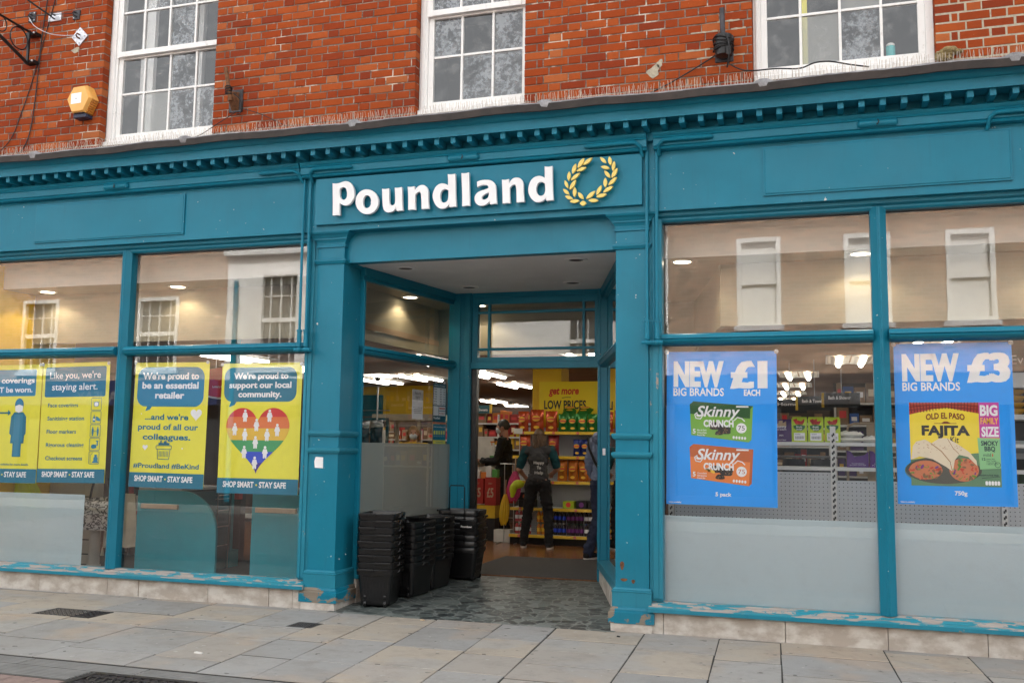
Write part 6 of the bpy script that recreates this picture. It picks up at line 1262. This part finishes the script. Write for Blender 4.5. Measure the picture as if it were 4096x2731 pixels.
# the pull handle and printed name belong to the topmost basket of that stack (its broad side faces the street)
M.v = [(-.19, b, c-.52) for a, b, c in M.v]
build('pull_handle', MB().add([(a, b, c+.1) for a, b, c in M.v], M.f), 'black_plastic', o, world=False)
t = thing('basket_panel', 'black name panel clipped on the basket stack by the door post', 'name panel', (-3.5, 1.57, .55)); build('panel', MB().box(-3.535, -3.365, 1.572, 1.584, .565, .69), 'black_plastic', t, bev=.004); M = MB(); txt(M, 'Poundland', -3.52, .615, .022, .115, 'L', .02, 1.570); build('lettering', M, 'card_white', t)
M = MB(); M.lathe([(.011, 0), (.013, 0)], (-3.39, 1.5705, .624), 12, 'y'); build('ring_mark', M, 'card_white', t)

# ================================================================ ON THE UPPER WALL
def yb(z): return .1
t = thing('alarm_box', 'faded orange hexagonal alarm box with dark grilles on the brick wall', 'alarm box', (-7.15, .08, 4.87))
hx = [(-7.31, 4.925), (-7.235, 5.035), (-7.085, 5.035), (-7.02, 4.925), (-7.09, 4.80), (-7.24, 4.80)]
hx = [(-7.305, 4.905), (-7.235, 5.025), (-7.10, 5.03), (-7.04, 4.905), (-7.105, 4.775), (-7.24, 4.77)]
cx, cz = -7.17, 4.90; big = [((x-cx)*1.12+cx, (z-cz)*1.12+cz) for x, z in hx]
build('housing', MB().loft([[(x, .1, z) for x, z in big], [(x, .0, z) for x, z in big], [(x, -.035, z) for x, z in hx]]), 'amber', t, bev=.004)
build('label', MB().prism([(-7.255, 4.85), (-7.13, 4.855), (-7.13, 4.965), (-7.255, 4.96)], -.0365, -.035), 'letter_white', t); build('screw', MB().ball((-7.192, -.037, 4.905), .006, 6, 4), 'dark_metal', t)
e0, e1 = big[3], big[4]
for k in range(7): u = (k+.5)/7; x = e0[0]+(e1[0]-e0[0])*u; z = e0[1]+(e1[1]-e0[1])*u; build('grille_slat', MB().box(x-.004, x+.010, .005, .09, z-.006, z+.006), 'amber_dark', t)
build('strobe', MB().loft([[(x, y, z) for x, z in [(((e[0]-cx)*s_+cx), ((e[1]-cz)*s_+cz)) for e, s_ in ((big[4], 1.0), (big[5], 1.0), (big[5], .86), (big[4], .86))]] for y in (-.012, .098)]).box(-7.25, -7.09, .0, .095, 4.715, 4.755), 'navy', t, bev=.006)
def plate(label, x, z, w_, h_, rot=0, m='galv', bolts=4, cat='wall plate'):
    t = thing('wall_plate', label, cat, (x, .1, z), 0, 'metal fixing plates on the upper wall'); M = MB(); M.box(-w_/2, w_/2, -.012, .0, -h_/2, h_/2); c, s_ = math.cos(rot), math.sin(rot)
    R = lambda vs: [(a*c-b*s_, y, a*s_+b*c) for a, y, b in vs]
    M.v = R(M.v); build('plate', M, m, t, world=False, bev=.002)
    for a, b in [(sx*w_*.34, sz*h_*.34) for sx in (-1, 1) for sz in (-1, 1)][:bolts]:
        q = MB(); q.ball((a, -.014, b), (.009, .007, .009), 8, 5); q.v = R(q.v); build('bolt', q, 'steel', t, world=False)
    q = MB(); q.tube([(0, -.01, -.02), (0, -.05, -.018), (0, -.062, 0), (0, -.05, .018), (0, -.01, .02)], .008, 6); build('eye_hook', q, 'rust' if rot else 'dark_metal', t, world=False); return t
plate('weathered grey bolted plate at the left of the three plates', -7.955, 5.925, .085, .115, 0, 'dark_metal'); plate('wide pale galvanised plate, middle of the three plates', -7.655, 5.885, .165, .085, .0, 'galv', 2); plate('small square stained plate at the right of the three plates', -7.375, 5.875, .085, .10, 0, 'dark_metal', 2); plate('pale diamond shaped plate with four bolts and a hook', -7.315, 5.63, .145, .145, PI/4, 'galv')
t = thing('sign_bracket', 'black wrought iron scroll bracket at the top left corner', 'bracket', (-7.89, .1, 5.4)); bx = -7.90
build('back_bar', MB().box(bx-.012, bx+.012, .0, .02, 5.36, 5.73).box(bx-.06, bx+.07, .02, .1, 5.69, 5.72).box(bx-.06, bx+.07, .02, .1, 5.385, 5.415), 'black_iron', t); M = MB(); M.tube([(bx, .0, 5.72), (bx, -.9, 5.76)], .012, 6); build('top_bar', M, 'black_iron', t); M = MB(); M.tube([(bx, .0, 5.38), (bx, -.3, 5.50), (bx, -.9, 5.72)], .018, 6); build('brace', M, 'black_iron', t)
for (cy, cz_, r_) in ((-.12, 5.595, .115), (-.37, 5.655, .085), (-.56, 5.695, .06)): M = MB(); M.tube([(bx, cy+r_*math.cos(a), cz_+r_*math.sin(a)) for a in [2*PI*i/20 for i in range(20)]], .007, 6, True); build('scroll', M, 'black_iron', t, smooth=True)
for z in (5.705, 5.40): build('bolt', MB().ball((bx+.055, .015, z), .012, 8, 5), 'steel', t)
def pts_cable(P, n=6):
    out = []
    for i in range(len(P)-1):
        p0, p1, p2, p3 = [Vector(P[max(0, min(len(P)-1, i+j))]) for j in (-1, 0, 1, 2)]
        for k in range(n): t = k/n; out.append(.5*(2*p1+(p2-p0)*t+(2*p0-5*p1+4*p2-p3)*t*t+(3*p1-p0-3*p2+p3)*t**3))
    return out+[Vector(P[-1])]
def cable(label, P, r=.006, m='cable_black', n=6):
    M = MB(); M.tube(pts_cable(P, n), r, 6); return tag(build('cable', M, m, smooth=True), label, 'cable')
cable('black cable running down the wall past the left plates to the ledge', [(-7.74, .085, 6.3), (-7.77, .085, 6.02), (-7.80, .085, 5.72), (-7.82, .085, 5.3), (-7.84, .085, 4.95), (-7.87, .085, 4.68), (-7.93, .08, 4.50), (-8.02, .06, 4.40), (-8.2, .05, 4.41), (-8.5, .06, 4.5)])
cable('second thinner black cable slanting down the wall to the left edge', [(-7.66, .09, 6.1), (-7.75, .09, 5.75), (-7.9, .09, 5.2), (-8.02, .09, 4.85), (-8.12, .085, 4.6), (-8.3, .07, 4.42)], .005)
cable('thin black wire strung across the top left plates', [(-8.6, .03, 5.90), (-8.0, .03, 5.905), (-7.39, .05, 5.875)], .004)
cable('thick black cable running up and out from the wide plate', [(-7.65, .04, 5.87), (-7.8, -.2, 6.0), (-8.02, -.6, 6.25)], .009)
cable('grey twisted wire sagging from the left plate to the diamond plate', [(-7.95, .04, 5.90), (-7.88, .05, 5.80), (-7.70, .05, 5.70), (-7.52, .05, 5.65), (-7.33, .05, 5.63)], .004, 'galv')
def tube_bracket(label, x, z, lean, big):
    t = thing('pipe_bracket', label, 'pipe bracket', (x, .1, z), 0, 'old pipe brackets with coiled cable on the wall'); build('wall_plate', MB().box(x-.075, x+.075, .085, .1, z-.115, z+.11), 'dark_metal', t, bev=.003)
    M = MB(); M.tube([(x, .0, z-.03), (x+lean, -.02, z+.3)], .022 if big else .02, 10); build('pipe', M, 'rust' if not big else 'dark_metal', t, smooth=True)
    M = MB(); rr = random.Random(int(z*100))
    if big:
        build('socket', MB().lathe([(.03, -.10), (.065, -.09), (.07, -.02), (.07, .08), (.055, .085), (.05, .02)], (x, .02, z), 16), 'black_iron', t, smooth=True)
        for k in range(5): M.tube([(x+(.078+.006*rr.random())*math.cos(a), .02+.075*math.sin(a), z+.05-.022*k+.012*math.sin(a*2+k)) for a in [2*PI*i/18 for i in range(18)]], .006, 6, True)
        M.tube(pts_cable([(x+.03, -.05, z+.06), (x+.05, -.06, z-.02), (x+.05, -.05, z-.12), (x+.03, .0, z-.2)]), .007, 6); M.box(x+.03, x+.065, -.06, -.03, z-.11, z-.04)
    else:
        build('clamp', MB().loft([[(x-.04, .085, z-.10), (x+.04, .085, z-.10), (x+.03, .02, z-.03), (x-.03, .02, z-.03)], [(x-.04, .085, z+.08), (x+.04, .085, z+.08), (x+.025, .0, z+.06), (x-.025, .0, z+.06)]]), 'rust', t)
        for k in range(4): M.tube([(x+lean*.35+.03*math.cos(a), -.01+.03*math.sin(a), z+.04+.02*k+.01*math.sin(a+k)) for a in [2*PI*i/12 for i in range(12)]], .005, 6, True)
        M.tube(pts_cable([(x+.03, 0, z+.04), (x+.08, .05, z-.02), (x+.07, .08, z-.12), (x+.02, .08, z-.14)]), .005, 6)
    build('coiled_cable', M, 'cable_black', t, smooth=True); return t
tube_bracket('rusty pipe bracket with loose cable between the left and middle sash windows', -5.385, 4.745, -.055, False); tube_bracket('black pipe bracket wrapped in coiled cable beside the right sash window', -.715, 4.73, -.005, True)
cable('thin black wire trailing from the rusty bracket across the left window to the ledge', [(-5.36, .06, 4.62), (-5.55, .05, 4.52), (-5.72, .0, 4.40), (-5.85, -.1, 4.33)], .004)
cable('thin black wire from the rusty bracket to the right along the ledge', [(-5.33, .06, 4.66), (-5.1, .05, 4.58), (-4.9, .03, 4.48), (-4.75, 0, 4.40)], .004)
cable('black cable trailing left from the coiled bracket to the ledge', [(-.77, .07, 4.68), (-.95, .07, 4.58), (-1.15, .05, 4.47), (-1.32, .0, 4.38), (-1.5, -.03, 4.34)], .006)
cable('black cable running right from the coiled bracket under the right window', [(-.66, .05, 4.57), (-.58, .02, 4.51), (-.48, -.0, 4.48), (-.3, -.02, 4.47), (-.12, -.05, 4.44), (.0, -.06, 4.47), (.12, -.05, 4.47), (.26, -.05, 4.43), (.4, -.04, 4.40)], .006)
def spikes(i, x0, x1):
    t = thing('bird_spike_strip', f'strip of thin bird spikes on the ledge, {ORD[i]} from the left', 'bird spikes', (x0, -.2, 4.26), 0, 'bird spike strips along the ledge'); build('base', MB().loft([[(x, -.215, 4.262), (x, -.185, 4.268), (x, -.185, 4.274), (x, -.215, 4.268)] for x in (x0, x1)]), 'spike', t)
    M = MB(); rr = random.Random(i); x = x0+.01
    while x < x1:
        for lean in (-.055, .0, .05):
            if rr.random() < .9: M.tube([(x, -.2, 4.265), (x+rr.uniform(-.012, .012), -.2+lean+rr.uniform(-.01, .01), 4.265+.125-abs(lean)*.5+rr.uniform(-.012, .008))], .0017, 4)
        x += .026
    build('spikes', M, 'spike', t)
xs = [-8.5+.52*i for i in range(20)]
for i, x in enumerate(xs): spikes(i, x, x+.50)
t = thing('moss_lump', 'lump of dried moss and nest material on the ledge right of the right window', 'moss', (1.0, .05, 4.34)); M = MB(); rr = random.Random(4); [M.ball((.97+rr.uniform(-.07, .09), .06+rr.uniform(-.02, .02), 4.47+rr.uniform(-.04, .04)), (rr.uniform(.02, .05), .03, rr.uniform(.015, .04)), 7, 5) for _ in range(16)]; mat('moss', (.24, .18, .08), .95, .4, 30, bmp=.6); build('clump', M, 'moss', t)
t = thing('teal_tube', 'teal and white packet standing on the right sash window sill', 'packet', (.60, .32, 4.58)); build('packet', MB().loft([[(.585+.035*math.cos(a), .32+.03*math.sin(a), z) for a in [2*PI*i/10 for i in range(10)]] for z in (4.575, 4.69)]), 'card_teal', t, smooth=True); build('white_top', MB().ball((.585, .32, 4.70), (.035, .03, .02), 8, 5), 'card_white', t); bpy.data.objects[t.name].children[0].data.materials[0] = mat('aqua', (.05, .42, .42), .5, .1)
boxthing('yellow_pole', 'bright yellow pole standing behind the right sash window', 'pole', -.10, -.055, .42, .46, 4.4, 6.4, mat('pole_yellow', (.8, .72, .10), .5, .05) and 'pole_yellow')

# ================================================================ THE OTHER SIDE OF THE STREET (seen mirrored in the glass)
OY = -12
opp = thing('terrace_building', 'pale brick building with white framed windows across the street', 'building', (-6, OY, 0))
def facade(x0, x1, holes, z0, z1, m, par, nm='wall'):
    xs = sorted({x0, x1, *[h[0] for h in holes], *[h[1] for h in holes]}); zs = sorted({z0, z1, *[h[2] for h in holes], *[h[3] for h in holes]}); M = MB()
    for a, b in zip(xs[:-1], xs[1:]):
        for c, d in zip(zs[:-1], zs[1:]):
            if not any(h[0]-1e-6 <= a and b <= h[1]+1e-6 and h[2]-1e-6 <= c and d <= h[3]+1e-6 for h in holes): M.box(a, b, OY-.4, OY, c, d)
    return build(nm, M, m, par)
m, n, l, p = nmat('brick_far'); p.inputs['Roughness'].default_value = .9; tc = n.new("ShaderNodeTexCoord"); mp = n.new("ShaderNodeMapping"); mp.inputs['Rotation'].default_value = (PI/2, 0, 0); l.new(tc.outputs['Object'], mp.inputs[0]); bt = n.new("ShaderNodeTexBrick"); l.new(mp.outputs[0], bt.inputs[0])
bt.inputs['Scale'].default_value = 1; bt.inputs['Brick Width'].default_value = .225; bt.inputs['Row Height'].default_value = .075; bt.inputs['Mortar Size'].default_value = .008; bt.inputs['Color1'].default_value = (.52, .31, .20, 1); bt.inputs['Color2'].default_value = (.27, .19, .13, 1); bt.inputs['Mortar'].default_value = (.42, .37, .30, 1); l.new(bt.outputs[0], p.inputs['Base Color'])
mat('far_letter', (.20, .20, .21), .6, 0); mat('far_white', (.74, .73, .70), .7, .1, 2); mat('blind', (.70, .69, .66), .8, .03); mat('far_glass', (.06, .065, .07), .15, .2, 1); mat('navy_sign', (.012, .03, .11), .5, .05); mat('slate', (.08, .08, .09), .8, .2); mat('far_dark', (.05, .045, .042), .6, .3, 1)
W1 = [(-1.60, -.74, 3.92, 5.72), (.46, 1.32, 3.92, 5.70), (2.30, 3.16, 3.92, 5.68), (-19.7, -18.55, 3.2, 5.05), (-16.15, -14.93, 3.2, 5.0), (5.2, 6.1, 3.9, 5.7)]
facade(-3, 9, [h for h in W1 if h[0] > -3], 2.95, 6.3, 'brick_far', opp)
opp2 = thing('brick_building', 'pale brick building with sash windows across the street, left one', 'building', (-19, OY, 0)); facade(-26, -13.6, [h for h in W1 if h[0] < -13], 2.95, 6.3, 'brick_far', opp2)
opp3 = thing('painted_building', 'white painted rendered building between the two brick ones across the street', 'building', (-10, OY, 0)); facade(-13.6, -3, [(-12.7, -11.6, 3.2, 5.5), (-9.6, -8.5, 3.2, 5.5), (-6.2, -5.1, 3.2, 5.5)], 2.95, 6.4, 'far_white', opp3)
def owin(par, x0, x1, z0, z1, sash_):
    f_ = build('window', MB().box(x0, x0+.09, OY-.08, OY+.03, z0, z1).box(x1-.09, x1, OY-.08, OY+.03, z0, z1).box(x0+.09, x1-.09, OY-.08, OY+.03, z0, z0+.08).box(x0+.09, x1-.09, OY-.08, OY+.03, z1-.09, z1).box(x0+.09, x1-.09, OY-.08, OY-.02, (z0+z1)/2-.05, (z0+z1)/2+.05), 'far_white', par)
    build('pane', MB().box(x0+.09, x1-.09, OY-.13, OY-.1, z0+.08, z1-.09), 'far_glass' if sash_ else 'blind', f_)
    if sash_:
        M = MB(); [M.box(x0+(x1-x0)*k/4-.012, x0+(x1-x0)*k/4+.012, OY-.1, OY-.05, z0+.08, z1-.09) for k in (1, 2, 3)]; [M.box(x0+.09, x1-.09, OY-.095, OY-.055, z0+(z1-z0)*k/4-.012, z0+(z1-z0)*k/4+.012) for k in (1, 3)]; build('glazing_bars', M, 'far_white', f_)
    build('sill', MB().box(x0-.06, x1+.06, OY-.1, OY+.1, z0-.1, z0), 'far_white', f_)
for h in W1: owin(opp2 if h[0] < -13 else opp, *h, h[0] < -13)
for h in ((-12.7, -11.6, 3.2, 5.5), (-9.6, -8.5, 3.2, 5.5), (-6.2, -5.1, 3.2, 5.5)): owin(opp3, *h, True)
M = MB(); M.tube([(-13.3, OY+.08, .1), (-13.3, OY+.08, 5.3)], .06, 8); build('downpipe', M, 'teal', opp3); build('cornice', MB().box(-13.6, -3, OY-.2, OY+.2, 5.9, 6.1), 'far_white', opp3)
for par, x0, x1, sg, lt in ((opp, -3, 9, 'far_dark', 'OPEN ALL DAY'), (opp3, -13.6, -3, 'far_dark', None), (opp2, -26, -13.6, 'navy_sign', 'HALIFAX')):
    build('sign_board', MB().box(x0+.1, x1-.1, OY-.1, OY+.08, 2.35, 2.95), sg, par); fr = build('ground_floor_front', MB().box(x0, x1, OY-.5, OY-.3, 0, 2.35), 'far_glass', par); M = MB(); x = x0
    while x < x1: M.box(x, x+.12, OY-.3, OY-.0, 0, 2.35); x += 2.1
    M.box(x0, x1, OY-.3, OY-.05, 0, .5); build('shopfront_frame', M, 'far_dark', par)
    build('roof', MB().loft([[(x, OY+.15, 6.4), (x, OY-4, 8.0), (x, OY-8, 6.4), (x, OY-.5, 6.3)] for x in (x0, x1)]), 'slate', par); build('side_wall', MB().box(x0, x1, OY-8, OY-7.8, 0, 7.4), 'brick_far', par)
    if lt:
        M = MB(); txt(M, lt, 0, 2.43, .17 if lt[0] == 'O' else .26, 1.25 if lt[0] == 'O' else 1.5); c_ = (-.35 if lt[0] == 'O' else -17.9)
        M.v = [(-a+(c_+1.3 if lt[0] == 'O' else c_+1.6), OY+.082, z) for a, y, z in M.v]; build('lettering', M, 'far_letter', par)
for i, (x, y, s_, c, lb) in enumerate(((-4.10, -1.94, .035, 'card_white', 'small white paper scrap lying on a slab in front of the left window'), (-3.18, -.20, .02, 'card_tan', 'tiny dry leaf scrap at the edge of the entrance floor'), (-1.52, -.30, .014, 'black_matt', 'small dark pebble on the slabs in front of the right pilaster'))):
    M = MB(); M.loft([[(x-s_, y, .0), (x+s_, y-.008, .0), (x+s_*.9, y+.016, .0), (x-s_*.8, y+.02, .0)], [(x-s_*.9, y+.002, .008), (x+s_*.9, y-.004, .012), (x+s_*.8, y+.014, .006), (x-s_*.7, y+.016, .010)]]); tag(build(('paper_scrap', 'leaf_scrap', 'pebble')[i], M, c), lb, ('scrap', 'leaf', 'pebble')[i])
